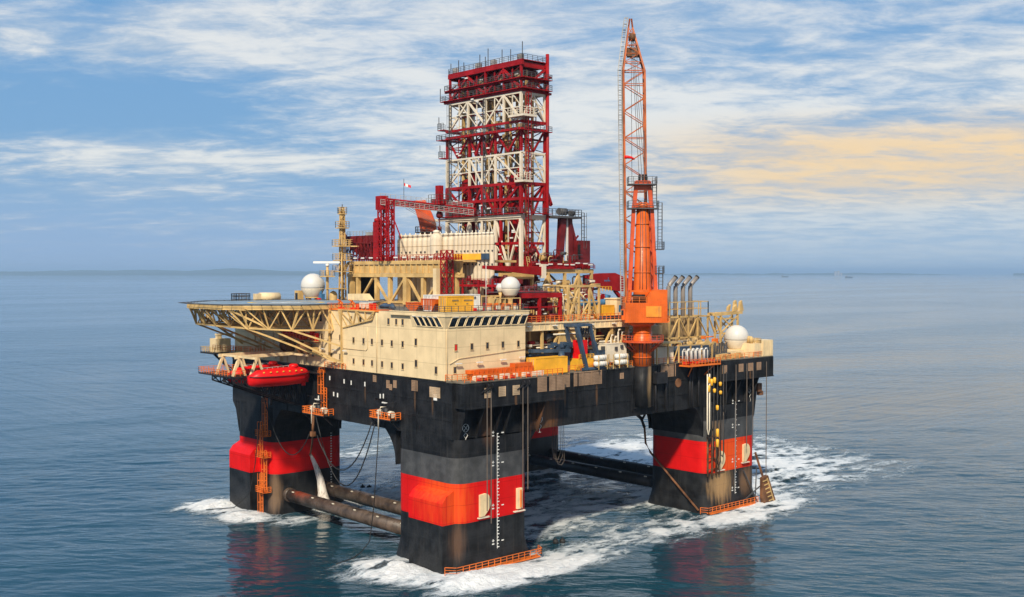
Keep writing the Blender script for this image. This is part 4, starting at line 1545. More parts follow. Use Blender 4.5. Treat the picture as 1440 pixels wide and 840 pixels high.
# red stair tower in front of the girder
b = MB()
b.truss((GX - 1.2, 33.5, 50), (GX - 1.2, 33.5, 61), (GX - 1.2, 31.4, 50), (GX - 1.2, 31.4, 61), 5, 0.22, 0.15, pat='X')
b.truss((GX - 3, 33.5, 50), (GX - 3, 33.5, 61), (GX - 3, 31.4, 50), (GX - 3, 31.4, 61), 5, 0.22, 0.15, pat='X')
for z in (50, 53, 56, 59):
    b.box((GX - 3, 31.4, z), (GX - 1.2, 33.5, z + 0.12))
b.rail([(GX - 3.1, 29, 59.1), (GX - 3.1, 35.5, 59.1)], 1.2, 1.0, 0.07)
b.box((GX - 3.2, 29, 58.95), (GX - 0.4, 35.5, 59.08))
b.build('stair_tower', 'red', sub)
b = MB()
b.beam((GX - 2, 36.2, 48.7), (GX - 2, 36.2, 57), 1.2, 1.2)
b.box((GX - 3.2, 27, 48.6), (GX - 0.5, 37, 50.8))
b.build('cream_pier', 'cream_plain', sub)

# silos: one built, the rest copied along the row
GRP = 'white cylindrical silos standing in a row'
sil = T('silo', 'slim white bulk silo in the wider-spaced left half of the row by the red gantry', 'silo', (31, 37.6, 49.3), GRP, local=True)
b = MB()
b.lathe((0, 0, 0), [(0.90, 0), (0.90, 6.0), (0.90, 14.1), (0.84, 14.7), (0.5, 15.2)], 16)
b.build('tank', 'silo', sil)
b = MB()
b.lathe((0, 0, 15.2), [(0.62, 0), (0.66, 0.5), (0.66, 0.62), (0.2, 0.66)], 12)
b.tube((-0.3, -0.3, 15.7), (-0.3, -0.3, 16.2), 0.16, n=6)
b.build('cap', 'ivory', sil)
b = MB()
b.lathe((0, 0, 12.9), [(0.92, 0), (0.93, 0.06), (0.92, 0.12)], 16, False, False)
b.build('hoop', 'tan_dark', sil)
b = MB()
for a, z in ((-125, 11.6), (-150, 9.8), (-128, 8.6)):
    b.cbox((0.9 * math.cos(R(a)), 0.9 * math.sin(R(a)), z), (0.32, 0.32, 0.42))
b.build('inspection_hatch', 'grey_dark', sil)
for k in range(1, 12):
    dup(sil, (31, 37.6 + k * 1.95, 49.3), rz=(k % 3 - 1) * 0.25)
nar = T('silo', 'narrow white bulk silo in the close-packed right half of the row', 'silo', (30.6, 25.0, 49.3), GRP, local=True)
b = MB()
b.lathe((0, 0, 0), [(0.6, 0), (0.6, 6.0), (0.6, 14.3), (0.55, 14.8), (0.36, 15.2)], 14)
b.build('tank', 'silo', nar)
b = MB()
b.lathe((0, 0, 15.2), [(0.42, 0), (0.45, 0.45), (0.14, 0.6)], 10)
b.tube((-0.15, -0.2, 15.6), (-0.15, -0.2, 16.2), 0.12, n=6)
b.build('cap', 'ivory', nar)
b = MB()
b.lathe((0, 0, 12.9), [(0.62, 0), (0.63, 0.06), (0.62, 0.12)], 14, False, False)
b.build('hoop', 'tan_dark', nar)
for a, z in ((-125, 11.6), (-128, 8.6)):
    b = MB()
    b.cbox((0.6 * math.cos(R(a)), 0.6 * math.sin(R(a)), z), (0.26, 0.26, 0.36))
    b.build('inspection_hatch', 'grey_dark', nar)
for k in range(1, 10):
    dup(nar, (30.6, 25.0 + k * 1.36, 49.3), rz=(k % 3 - 1) * 0.2)
fat = T('silo', 'stouter white silo bulging forward midway along the silo row', 'silo', (29.3, 43.0, 49.3), GRP, local=True)
b = MB()
b.lathe((0, 0, 0), [(1.5, 0), (1.55, 6.0), (1.55, 14.3), (1.4, 15.2), (0.7, 15.9)], 20)
b.build('tank', 'silo', fat)
b = MB()
b.lathe((0, 0, 15.9), [(0.75, 0), (0.8, 0.5), (0.2, 0.75)], 12)
b.build('cap', 'ivory', fat)
b = MB()
b.lathe((0, 0, 12.9), [(1.57, 0), (1.585, 0.06), (1.57, 0.12)], 20, False, False)
b.build('hoop', 'tan_dark', fat)
b = MB()
for a, z in ((-125, 11.6), (-155, 9.0), (-100, 9.0)):
    b.cbox((1.56 * math.cos(R(a)), 1.56 * math.sin(R(a)), z), (0.36, 0.36, 0.45))
b.build('inspection_hatch', 'grey_dark', fat)
pb = T('yellow_drip_panel', 'long yellow panel with navy end at the foot of the silos', 'panel', (29.4, 30, 58.9))
b = MB()
b.box((29.55, 27.5, 58.95), (29.75, 37.2, 60.3))
b.build('panel', 'yellow', pb)
b = MB()
b.box((29.54, 24.9, 58.95), (29.75, 27.45, 60.3))
b.build('end_panel', 'navy', pb)

# red blowout machinery under the girder deck
bop = T('red_bop_stack', 'dark red blowout preventer machinery under the red beam behind the roof containers', 'machinery', (30, 26, 49))
b = MB()
for k in range(46):
    x, y, z = 27 + rr.random() * 6, 11 + rr.random() * 20, 49 + rr.random() * 5.5
    c_ = rr.random()
    if c_ < 0.4:
        b.cbox((x, y, z), (1 + rr.random(), 1 + 2 * rr.random(), 0.6 + rr.random()))
    elif c_ < 0.75:
        b.tube((x, y, z), (x, y + 1 + 2 * rr.random(), z), 0.3 + 0.4 * rr.random(), n=10)
    else:
        b.tube((x, y, z), (x, y, z + 1.2), 0.5, n=10)
b.build('ram_body', 'red_dark', bop)
b = MB()
b.box((26.2, 17, 48.82), (26.5, 30, 49.6))
b.box((26.2, 15, 53.0), (26.8, 31, 53.5))
for y in (15.5, 20, 24.5, 30):
    b.beam((26.4, y, 48.9), (26.4, y, 54.5), 0.35)
b.rail([(26.3, 15, 53.5), (26.3, 31, 53.5)], 1.2, 1.2, 0.07)
b.box((26.4, 10, 49), (33, 17.5, 52.2))
b.build('frame', 'red', bop)

# ------------------------------------------------------------------ derrick
der = T('drilling_derrick', 'tall red and cream lattice drilling derrick at the middle of the platform', 'derrick', (47.2, 43, 57))
x0, x1, ya, yb = 43.5, 51.0, 29.5, 56.6
YS = [29.5, 38.4, 43.2, 48.0, 56.6]
white, red = MB(), MB()
# section helper: both long faces and both short faces
def tier(m_, z0, z1, pat, wl=0.8, wd=0.5, beam=0.7, cols=YS, ye=None):
    for x in (x0, x1):
        for y in cols:
            m_.beam((x, y, z0), (x, y, z1), wl if y in (cols[0], cols[-1]) else wl * 0.8)
        m_.beam((x, cols[0] - 0.3, z1), (x, cols[-1] + 0.3, z1), beam)
        for i in range(len(cols) - 1):
            a, c_ = cols[i], cols[i + 1]
            if pat == 'A':      # inverted V over pairs of bays
                if i % 2 == 0:
                    m_.beam((x, a, z0), (x, c_, z1), wd)
                else:
                    m_.beam((x, c_, z0), (x, a, z1), wd)
            elif pat == 'V':
                mid = (a + c_) / 2
                m_.beam((x, a, z1), (x, mid, z0), wd)
                m_.beam((x, c_, z1), (x, mid, z0), wd)
            elif pat == 'X':
                m_.beam((x, a, z0), (x, c_, z1), wd)
                m_.beam((x, a, z1), (x, c_, z0), wd)
            elif pat == 'W':
                m_.beam((x, a, z1 if i % 2 == 0 else z0), (x, c_, z0 if i % 2 == 0 else z1), wd)
    for y in (cols[0], cols[-1]):
        m_.beam((x0, y, z1), (x1, y, z1), beam)
        mid = (x0 + x1) / 2
        if pat in 'AX':
            m_.beam((x0, y, z0), (mid, y, z1), wd * 0.8)
            m_.beam((x1, y, z0), (mid, y, z1), wd * 0.8)
        else:
            m_.beam((x0, y, z1), (mid, y, z0), wd * 0.8)
            m_.beam((x1, y, z1), (mid, y, z0), wd * 0.8)
tier(white, 57.0, 68.8, 'V', 0.75, 0.42, 0.7)
tier(red, 69.6, 76.8, 'W', 0.75, 0.5, 0.65)
tier(white, 77.0, 83.8, 'A', 0.6, 0.34, 0.42)
tier(red, 84.2, 89.4, 'V', 0.55, 0.4, 0.5)
YC = [29.5, 35.5, 42.0, 48.5, 55.4]
tier(white, 91.2, 97.6, 'A', 0.58, 0.42, 0.4, YC)
white.box((x0 - 0.6, 29.0, 68.9), (x0 + 0.5, 61.5, 69.55))
white.box((x0 + 0.5, 29.0, 68.9), (x1 + 4.5, 30.0, 69.5))
# lighter secondary bracing, girts and hangers between the main members
sec = MB()
for z0_, z1_, cols in ((57, 68.8, YS), (77, 83.8, YS), (91.2, 97.6, YC)):
    zm = (z0_ + z1_) / 2
    for x in (x0, x1):
        sec.beam((x, cols[0], zm), (x, cols[-1], zm), 0.2)
        for i in range(4):
            a, c_ = cols[i], cols[i + 1]
            sec.beam((x, (a + c_) / 2, z0_), (x, (a + c_) / 2, z1_), 0.2)
            sec.beam((x, a, zm), (x, (a + c_) / 2, z1_), 0.16)
            sec.beam((x, c_, zm), (x, (a + c_) / 2, z0_), 0.16)
    for y in (cols[0], cols[-1]):
        sec.beam((x0, y, zm), (x1, y, zm), 0.2)
        sec.beam((x0, y, z0_), (x1, y, zm), 0.18)
        sec.beam((x1, y, zm), (x0, y, z1_), 0.18)
    for y in cols:
        sec.beam((x0, y, z1_ - 0.2), (x1, y, z1_ - 0.2), 0.3)
sec._build('secondary_bracing', 'ivory', der)
sec = MB()
for z0_, z1_, cols in ((69.6, 76.8, YS), (84.2, 89.4, YS), (98.6, 103.8, YC)):
    zm = (z0_ + z1_) / 2
    for x in (x0 + 0.1, x1 - 0.1):
        sec.beam((x, cols[0], zm), (x, cols[-1], zm), 0.2)
        for i in range(4):
            a, c_ = cols[i], cols[i + 1]
            for f_ in (0.5,):
                sec.beam((x, a + (c_ - a) * f_, z0_), (x, a + (c_ - a) * f_, z1_), 0.15)
            sec.beam((x, a, z0_), (x, c_, zm), 0.18)
            sec.beam((x, a, z1_), (x, c_, zm), 0.18)
    for y in cols:
        sec.beam((x0, y, zm), (x1, y, zm), 0.25)
sec._build('secondary_bracing', 'red_dark', der)
white.build('white_lattice', 'ivory', der)
red.beam((x0, 29.2, 91.0), (x0, 57.0, 91.0), 0.55)
red.beam((x1, 29.2, 91.0), (x1, 57.0, 91.0), 0.55)
for y in (29.5, 43.2, 56.6):
    red.beam((x0, y, 91.0), (x1, y, 91.0), 0.7)
    red.beam((x0, y, 73.2), (x1, y, 73.2), 0.7)
red.beam((x0, 29.5, 73.2), (x0, 56.6, 73.2), 0.7)
red.beam((x1, 29.5, 73.2), (x1, 56.6, 73.2), 0.7)
for p, q in (((43.5, 29.5, 57), (43.5, 29.5, 69.5)), ((43.5, 36.5, 57), (43.5, 36.5, 76.8)), ((43.5, 29.5, 62.9), (43.5, 40, 62.9)), ((51, 29.5, 57), (51, 29.5, 69.5)), ((43.5, 29.5, 62.9), (51, 29.5, 62.9)),
             ((43.5, 29.5, 57.5), (47.2, 29.5, 62.6)), ((51, 29.5, 57.5), (47.2, 29.5, 62.6)), ((51, 29.5, 76.8), (53.2, 29.5, 72)), ((53.2, 29.5, 72), (51, 29.5, 73.2))):
    red.beam(p, q, 0.6)
red.build('red_lattice', 'red', der)
# crown block
cr = MB()
for x in (x0, x1):
    cr.box((x - 0.35, 28.9, 103.9), (x + 0.35, 55.9, 104.95))
    cr.box((x - 0.3, 28.9, 100.55), (x + 0.3, 57.3, 100.95))
    cr.box((x - 0.3, 28.9, 97.9), (x + 0.3, 57.6, 98.5))
    for y in YC:
        cr.beam((x, y, 98.6), (x, y, 103.9), 0.5)
    for i in range(4):
        a, c_ = YC[i], YC[i + 1]
        mid = (a + c_) / 2
        if i % 2 == 0:
            cr.beam((x, a, 98.5), (x, c_, 103.5), 0.55)
        else:
            cr.beam((x, c_, 98.5), (x, a, 103.5), 0.55)
        cr.beam((x, mid, 98.5), (x, mid, 103.3), 0.28)
for y in YC:
    cr.box((x0 + 0.36, y - 0.3, 103.5), (x1 - 0.36, y + 0.3, 104.7))
    cr.box((x0 + 0.32, y - 0.25, 97.8), (x1 - 0.32, y + 0.25, 98.5))
    cr.box((x0 + 0.32, y - 0.25, 100.5), (x1 - 0.32, y + 0.25, 101.0))
for y in (29.2, 55.4):
    cr.beam((x0, y, 98.2), (x1, y, 103.6), 0.45)
cr.box((x1 + 0.3, 28.6, 97.7), (x1 + 1.4, 33, 98.2))
cr.box((x1 + 0.3, 28.6, 101.6), (x1 + 1.4, 33, 102.1))
cro = cr.build('crown_block', 'red', der)
b = MB()
for y in (33, 39, 46, 52):
    for k in range(4):
        b.tube((44.6 + k * 1.6, y - 0.9, 102.3), (45.2 + k * 1.6, y - 0.9, 102.3), 1.0, n=12)
    b.cbox((47.2, y + 1, 99.6), (5.0, 1.6, 1.2))
b.build('crown_sheave', 'tan_dark', cro)
# platforms with walkways and handrails at each level
pf, pr_ = MB(), MB()
def walk(z, e, ya_, yb_, sides='LF'):
    pf.box((x0 - e, ya_, z - 0.18), (x0 - 0.42, yb_, z))
    pr_.rail([(x0 - e + 0.05, ya_, z), (x0 - e + 0.05, yb_, z)], 1.2, 1.5, 0.06)
    pf.box((x0 - e, yb_ - 0.6, z - 0.17), (x1, yb_ + 2.2, z - 0.01))
    pr_.rail([(x0 - e, yb_ + 2.1, z), (x1, yb_ + 2.1, z)], 1.2, 1.4, 0.06)
    pr_.rail([(x0 - e + 0.05, yb_, z), (x0 - e + 0.05, yb_ + 2.1, z)], 1.2, 1.1, 0.06)
    pf.box((x0 - e, ya_ - 1.1, z - 0.17), (x1 + 1.0, ya_ + 0.2, z - 0.01))
    pr_.rail([(x0 - e, ya_ - 1.05, z), (x1 + 0.9, ya_ - 1.05, z), (x1 + 0.9, ya_ + 2, z)], 1.2, 1.3, 0.06)
walk(98.6, 0.9, 29, 56.2)
walk(101.05, 0.8, 29, 54.6)
walk(89.0, 1.6, 29, 56.8)
walk(69.9, 1.2, 29, 57)
pf.box((x0 - 0.3, 28.8, 105), (x1 + 0.3, 55.8, 105.15))
pr_.rail([(x0 - 0.3, 55.7, 105.15), (x0 - 0.3, 28.8, 105.15), (x1 + 0.3, 28.8, 105.15), (x1 + 0.3, 55.7, 105.15)], 1.2, 1.6, 0.055)
for y, z in ((58.5, 84.6), (58.9, 91.6)):
    pf.box((x0 - 1, y - 2.0, z - 0.2), (x0 + 1.4, y + 0.3, z))
    pr_.rail([(x0 - 1, y - 2, z), (x0 - 1, y + 0.3, z), (x0 + 1.4, y + 0.3, z)], 1.6, 1.0, 0.06)
pf.build('walkway', 'red', der)
pr_.build('walkway_rail', 'grey_dark', der)
# small cream work balconies
b = MB()
for (ax0, ay0, az, w_, l_) in ((42.0, 27.2, 91.9, 4.4, 5.2), (42.4, 27.6, 76.9, 3.0, 3.0)):
    b.box((ax0, ay0, az), (ax0 + w_, ay0 + l_, az + 0.5))
    b.rail([(ax0, ay0 + l_, az + 0.5), (ax0, ay0, az + 0.5), (ax0 + w_, ay0, az + 0.5), (ax0 + w_, ay0 + l_, az + 0.5)], 1.6, 1.0, 0.08)
b.build('balcony', 'ivory', der)
# mast guides and drilling tackle inside
b = MB()
for y in (53.8, 52.0, 44.6, 42.8, 37.8, 36.4, 31.0):
    b.beam((46.4, y, 57), (46.4, y, 103.2), 0.62 if y in (53.8, 44.6, 37.8, 31.0) else 0.4)
for y in (54.3, 45.2, 37.1, 31.8):
    b.beam((49.2, y, 57), (49.2, y, 103.2), 0.5)
b.build('mast_guide', 'tan', der)
b = MB()
for y in (53.0, 43.8, 37.1):
    for o in (-0.5, 0.1, 0.6):
        b.beam((46.9, y + o, 58), (46.9, y + o, 103), 0.14)
b.build('drill_line', 'soot', der)
b = MB()
for k in range(40):
    z = 58 + rr.random() * 42
    y = 31 + rr.random() * 24
    b.cbox((47.0 + rr.random() * 2, y, z), (0.9, 0.8 + rr.random() * 1.4, 0.5 + rr.random() * 1.0))
b.build('junction_box', 'tan_dark', der)
for y in (51.5, 35.0):
    b = MB()
    b.prism([(y - 1.9, 77.6), (y + 1.9, 77.4), (y + 2.1, 78.6), (y + 1.2, 79.0), (y - 1.9, 79.2), (y - 2.3, 81.0), (y - 2.5, 78.6)], 'x', 45.6, 46.4)
    b.box((45.4, y - 1.8, 75.9), (48.6, y + 1.6, 77.4))
    b.prism([(y - 1.2, 58.2), (y + 1.0, 58.2), (y + 1.2, 70), (y + 1.6, 72.5), (y - 1.4, 72.5)], 'x', 45.8, 48)
    t_b = b.build('travelling_block', 'red', der)
    for q in (-1, 1):
        s_ = MB()
        for k in range(14):
            a, c_ = 2 * math.pi * k / 14, 2 * math.pi * (k + 1) / 14
            s_.beam((45.5, y + q * 0.1 + 1.5 * math.cos(a), 74.6 + 1.5 * math.sin(a)), (45.5, y + q * 0.1 + 1.5 * math.cos(c_), 74.6 + 1.5 * math.sin(c_)), 0.3)
            if k % 2:
                s_.beam((45.5, y + q * 0.1, 74.6), (45.5, y + q * 0.1 + 1.5 * math.cos(a), 74.6 + 1.5 * math.sin(a)), 0.2)
        s_.build('sheave', 'red', t_b)
        break
b = MB()
b.box((45.5, 31, 57.2), (50.5, 35, 60.8))
b.box((44.8, 46, 57.2), (50.5, 52, 61.5))
b.tube((47, 38.5, 57), (47, 38.5, 74), 0.6, n=10)
b.tube((47, 41.5, 57), (47, 41.5, 72), 0.5, n=10)
b.box((44.2, 38.4, 57.2), (50, 41, 66))
b.box((44.2, 49, 69.7), (46.4, 57.5, 73.0))
b.build('drawworks', 'red_dark', der)
b = MB()
b.tube((51.3, 28.9, 50), (51.3, 28.9, 107.2), 0.42, n=10)
b.build('stand_pipe', 'red', der)
b = MB()
b.ladder((44.6, 28.6, 57), (44.6, 28.6, 97.5), (1, 0, 0), 0.9, 0.09, 0.9, True, (0, -1, 0))
b.build('caged_ladder', 'red', der)
b = MB()
b.ladder((43.2, 55.0, 70), (43.2, 55.0, 97.5), (0, 1, 0), 0.7, 0.07, 0.9, True, (-1, 0, 0))
b.ladder((43.2, 42.2, 57), (43.2, 42.2, 97.5), (0, 1, 0), 0.7, 0.07, 0.9, False)
b.build('caged_ladder', 'grey_dark', der)
b = MB()
for y in (54.2, 45.6, 40.0, 30.6):
    b.cbox((44.3, y, 105.85), (1.1, 1.2, 1.4))
b.build('lamp_box', 'grey', der)
b = MB()
for y, h in ((55, 2.6), (52, 3), (50, 2.2), (44, 3.2), (42, 2.4), (41, 4.2), (36, 3.2), (33, 2.8), (29, 4.0), (57.6, 1)):
    b.beam((43.4, min(y, 55.6), 105.1), (43.4, min(y, 55.6), 105.1 + h), 0.14)
for y, z in ((58.2, 98.8), (58.8, 91.8), (58.4, 84.8)):
    b.beam((42.6, y, z), (42.6, y, z + 3.0), 0.14)
b.build('aerial', 'grey_dark', der)

# drill floor round the derrick foot
dfl = T('drill_floor', 'red-railed drill floor on tan frames under the derrick', 'drill floor', (54, 38, 56))
b = MB()
b.box((42, 25.0, 55.9), (63, 60, 56.9))
b.box((33, 24.6, 54.6), (43, 25.6, 56.0))
b.build('floor_girder', 'tan', dfl)
b = MB()
b.prism([(26.0, 57.6), (26.0, 56.9), (43.2, 55.4), (43.2, 57.4)], 'y', 22.2, 23.0)
b.box((42.0, 24.5, 56.92), (56, 25.0, 57.6))
b.build('red_beam', 'red', dfl)
b = MB()
b.cbox((43.6, 22.4, 56.4), (1.2, 1.0, 3.2))
b.build('pale_post', 'ivory', dfl)
b = MB()
b.rail([(42, 25.1, 56.95), (63, 25.1, 56.95), (63, 58, 56.95)], 1.3, 1.2, 0.08)
b.rail([(42.2, 24.6, 57.6), (63, 24.6, 56.9)], 1.0, 2.0, 0.08)
b.build('deck_rail', 'red', dfl)
b = MB()
for x in (43, 48, 53.5, 58, 62.5):
    for y in (25.3, 40, 58):
        b.beam((x, y, 45.9), (x, y, 55.9), 0.6)
for a, c_ in ((43, 48), (53.5, 48), (53.5, 58), (62.5, 58)):
    b.beam((a, 25.3, 46.2), (c_, 25.3, 55.7), 0.42)
for z in (49.2, 52.4):
    b.beam((43, 25.3, z), (62.5, 25.3, z), 0.28)
b.beam((62.5, 25.3, 46), (62.5, 40, 55.8), 0.4)
b.build('support_frame', 'tan', dfl)
b = MB()
for k in range(22):
    x, z = 43.5 + rr.random() * 16, 46.5 + rr.random() * 8.5
    y = 24.2 + rr.random() * 5
    b.path([(x, y, 46), (x, y, z), (x + 0.3, y, z + 0.3), (x + 2 + 3 * rr.random(), y, z + 0.3)], 0.12 + 0.1 * rr.random(), 6)
b.build('pipe_run', 'ivory', dfl)
b = MB()
for k in range(26):
    x, y, z = 44 + rr.random() * 16, 28 + rr.random() * 9, 46.8 + rr.random() * 8
    b.cbox((x, y, z), (1 + 2 * rr.random(), 1.5, 0.8 + 1.2 * rr.random()))
b.build('machinery', 'red_dark', dfl)
b = MB()
for k in range(14):
    x = 43 + k * 1.42
    b.cbox((x, 25.6, 57.5), (0.9, 0.8, 0.6 + rr.random()))
b.build('deck_gear', 'red', dfl)
b = MB()
for k in range(9):
    b.cbox((43.5 + k * 2.2 + rr.random(), 24.4, 57.7 + rr.random() * 0.7), (1.2, 0.3, 0.28))
b.build('lamp', 'white', dfl)

# ------------------------------------------------------------------ red riser crane right of the derrick
rc = T('red_service_crane', 'dark red twin-legged service crane with a winch platform right of the derrick', 'crane', (57, 29, 57))
b = MB()
b.prism([(54.6, 57), (56.0, 57), (57.2, 69.0), (55.4, 69.0)], 'y', 28.4, 29.6)
b.prism([(58.6, 57), (59.8, 57), (59.2, 69.0), (58.2, 69.0)], 'y', 28.4, 29.6)
b.beam((59.0, 29, 68.6), (62.6, 29, 58.5), 0.6)
b.beam((58.6, 29, 62), (61.8, 29, 65), 0.35)
b.box((52.6, 27.9, 57.6), (54.9, 30, 60.2))
b.box((60.0, 27.4, 58.4), (64.3, 30.4, 63.8))
b.build('leg_frame', 'red_dark', rc)
b = MB()
b.box((59.95, 27.36, 59.2), (60.9, 27.39, 62.8))
b.build('dark_window', 'soot', rc)
b = MB()
b.box((51.6, 27.4, 69.0), (61.5, 30.8, 69.5))
b.rail([(51.7, 27.5, 69.5), (61.4, 27.5, 69.5), (61.4, 30.6, 69.5)], 1.6, 1.1, 0.07)
b.tube((55.2, 29, 70.6), (57.6, 29, 70.6), 0.85, n=14)
b.tube((58.4, 28.5, 70.3), (59.6, 28.5, 70.3), 0.7, n=12)
b.ladder((62.4, 28, 62), (62.4, 28, 70.5), (1, 0, 0), 0.9, 0.08, 0.8, True, (0, -1, 0))
b.build('winch_platform', 'grey_dark', rc)
b = MB()
b.beam((58.0, 29.1, 57), (58.0, 29.1, 69), 0.5)
b.build('riser_tube', 'white', rc)

# ------------------------------------------------------------------ red racking gantry and jib left of the derrick
gan = T('red_gantry_crane', 'dark red racking gantry carrying a long jib over the silos', 'gantry crane', (26, 60, 58.9))
P, Q = Vector((26.2, 60.0, 73.3)), Vector((40.5, 42.5, 70.6))
dv = (Q - P).normalized()
b = MB()
for o_ in ((-0.5, -0.4, 0.7), (0.5, 0.4, 0.7), (-0.5, -0.4, -0.7), (0.5, 0.4, -0.7)):
    b.beam(P + Vector(o_), Q + Vector(o_), 0.26)
for s_ in (-1, 1):
    o_ = Vector((0.5 * s_, 0.4 * s_, 0))
    b.truss(P + o_ + Vector((0, 0, 0.7)), Q + o_ + Vector((0, 0, 0.7)), P + o_ - Vector((0, 0, 0.7)), Q + o_ - Vector((0, 0, 0.7)), 14, 0.2, 0.16, chords=False, pat='W')
b.beam(P, Q, 0.3, 1.0)
for (ya_, yb_) in ((59.2, 60.6), (56.2, 57.2)):
    for x in (25.3, 26.9):
        b.truss((x, ya_, 58.9), (x, ya_, 73.6), (x, yb_, 58.9), (x, yb_, 73.6), 8, 0.26, 0.16, pat='X')
    for y in (ya_, yb_):
        b.truss((25.3, y, 58.9), (25.3, y, 73.6), (26.9, y, 58.9), (26.9, y, 73.6), 8, 0.2, 0.14, chords=False, pat='W')
b.box((25.3, 58.8, 71.2), (27.1, 61.6, 74.5))
b.beam((26.2, 60.5, 68.2), (26.2, 57, 68.2), 0.45)
b.beam((26.2, 60.5, 63), (26.2, 57, 63), 0.4)
b.beam((26.2, 60.2, 63), (26.2, 56.8, 67.8), 0.3)
b.beam((26.2, 56.8, 63), (26.2, 60.2, 67.8), 0.3)
b.box((25.8, 61.4, 59), (27.0, 63.4, 68.4))
for k in range(7):
    b.box((25.74, 61.4, 59.6 + k * 1.3), (25.798, 63.4, 59.75 + k * 1.3))
b.lathe((26.4, 62.4, 68.4), [(0.8, 0), (0.8, 0.7), (0.4, 0.9)], 12)
b.beam((26.4, 63.4, 66), (27.6, 70, 65.0), 0.3)
b.beam((25.9, 57, 72), (25.9, 52, 64), 0.2)
b.build('portal', 'red', gan)
b = MB()
b.box((26.0, 63.9, 63.4), (29.5, 75, 65.2))
b.prism([(75, 65.0), (75, 62.2), (70, 60.0), (64, 60.0), (64, 62.8)], 'x', 26.8, 29.0)
b.beam((26.6, 64, 59), (26.6, 67.0, 63.4), 0.5)
b.beam((26.6, 75.4, 64), (26.6, 78.5, 66.8), 0.7)
for k in range(9):
    b.beam((25.9, 64.5 + k * 1.25, 59), (25.9, 64.5 + k * 1.25, 65.0), 0.16)
b.truss((25.8, 64, 59.2), (25.8, 75, 61), (25.8, 64, 63.2), (25.8, 75, 63.6), 7, 0.22, 0.15, pat='X')
b.build('machine_house', 'red_dark', gan)
b = MB()
b.box((26.0, 64.0, 65.2), (26.2, 66.6, 65.9))
b.rail([(26, 64, 65.2), (26, 75, 65.2)], 1.1, 1.4, 0.06)
b.rail([(P.x - 0.6, P.y, P.z + 0.75), (Q.x - 0.6, Q.y, Q.z + 0.75)], 1.1, 1.3, 0.06)
off = Vector((-0.55, -0.45, 0))
b.beam(P + off * 1.6 + Vector((0, 0, -0.9)), Q + off * 1.6 + Vector((0, 0, -0.9)), 0.9, 0.14)
b.rail([P + off * 2.2 + Vector((0, 0, -0.9)), Q + off * 2.2 + Vector((0, 0, -0.9))], 1.2, 1.2, 0.06)
b.build('jib_walkway', 'grey', gan)
tr_ = P.lerp(Q, 0.62)
b = MB()
b.cbox((tr_.x, tr_.y, tr_.z + 1.3), (2.6, 3.4, 1.3))
b.box((tr_.x - 0.6, tr_.y - 0.8, tr_.z + 1.9), (tr_.x + 0.6, tr_.y + 0.8, tr_.z + 5.2))
b.build('trolley', 'red', gan)
b = MB()
b.rail([(tr_.x - 1.6, tr_.y + 2.2, tr_.z + 0.8), (tr_.x - 1.6, tr_.y - 2.2, tr_.z + 0.8), (tr_.x + 1.6, tr_.y - 2.2, tr_.z + 0.8)], 2.2, 1.0, 0.06)
b.build('trolley_rail', 'grey_dark', gan)
b = MB()
b.lathe((tr_.x, tr_.y, tr_.z - 2.6), [(0.3, 0), (0.8, 0.4), (0.8, 1.0), (0.5, 1.7)], 12)
b.tube((tr_.x, tr_.y, tr_.z - 4.6), (tr_.x, tr_.y, tr_.z - 2.6), 0.15, n=6)
b.lathe((tr_.x, tr_.y, tr_.z - 5.8), [(0.15, 0), (0.4, 0.5), (0.55, 1.1), (0.2, 1.4)], 10)
b.build('hook_block', 'red_dark', gan)
b = MB()
for k in range(4):
    b.beam((29.5 + k * 0.5, 55 - k * 0.6, 71.4), (36.5 + k * 0.4, 42 - k, 63.6 - 0.4 * k), 0.08)
b.build('stay_wire', 'wire', gan)
oc_ = T('curved_orange_crane', 'orange knuckle crane with a curved box boom rising behind the silos', 'crane', (36, 56, 64))
b = MB()
cu = Vector((0.74, -0.672, 0))
prof = [(-0.2, 66.0), (-0.6, 68.5), (-1.4, 71.2), (-2.4, 73.6), (1.0, 73.8), (2.6, 70.6), (3.6, 68.0), (3.7, 66.0)]
base = Vector((36, 57.4, 0))
vs = []
for th in (-0.9, 0.9):
    for u, z in prof:
        p = base + cu * u + Vector((0.672, 0.74, 0)) * th
        vs.append((p.x, p.y, z))
n = len(prof)
b._add(vs, [tuple(range(n)), tuple(range(2 * n - 1, n - 1, -1))] + [(i, n + i, n + (i + 1) % n, (i + 1) % n) for i in range(n)])
b.build('curved_boom', 'orange_deep', oc_)
b = MB()
c0 = base + cu * 1.7
b.lathe((c0.x, c0.y, 58.5), [(1.5, 0), (1.5, 5.6), (2.0, 6.0), (2.0, 7.2)], 16)
b.build('pedestal', 'orange_deep', oc_)
b = MB()
b.lathe((c0.x, c0.y, 65.8), [(3.3, 0), (3.3, 0.2)], 16)
for k in range(16):
    a, c_ = 2 * math.pi * k / 16, 2 * math.pi * (k + 1) / 16
    for z in (66.5, 67.3):
        b.beam((c0.x + 3.2 * math.cos(a), c0.y + 3.2 * math.sin(a), z), (c0.x + 3.2 * math.cos(c_), c0.y + 3.2 * math.sin(c_), z), 0.08)
    b.beam((c0.x + 3.2 * math.cos(a), c0.y + 3.2 * math.sin(a), 66), (c0.x + 3.2 * math.cos(a), c0.y + 3.2 * math.sin(a), 67.3), 0.1)
b.build('platform', 'grey_dark', oc_)
fl = T('signal_flag', 'small red and white flag on a thin staff above the gantry jib', 'flag', (30, 56.5, 74))
b = MB()
b.tube((30, 56.5, 73), (30, 56.5, 78.6), 0.07, n=5)
b.build('staff', 'grey_dark', fl)
b = MB()
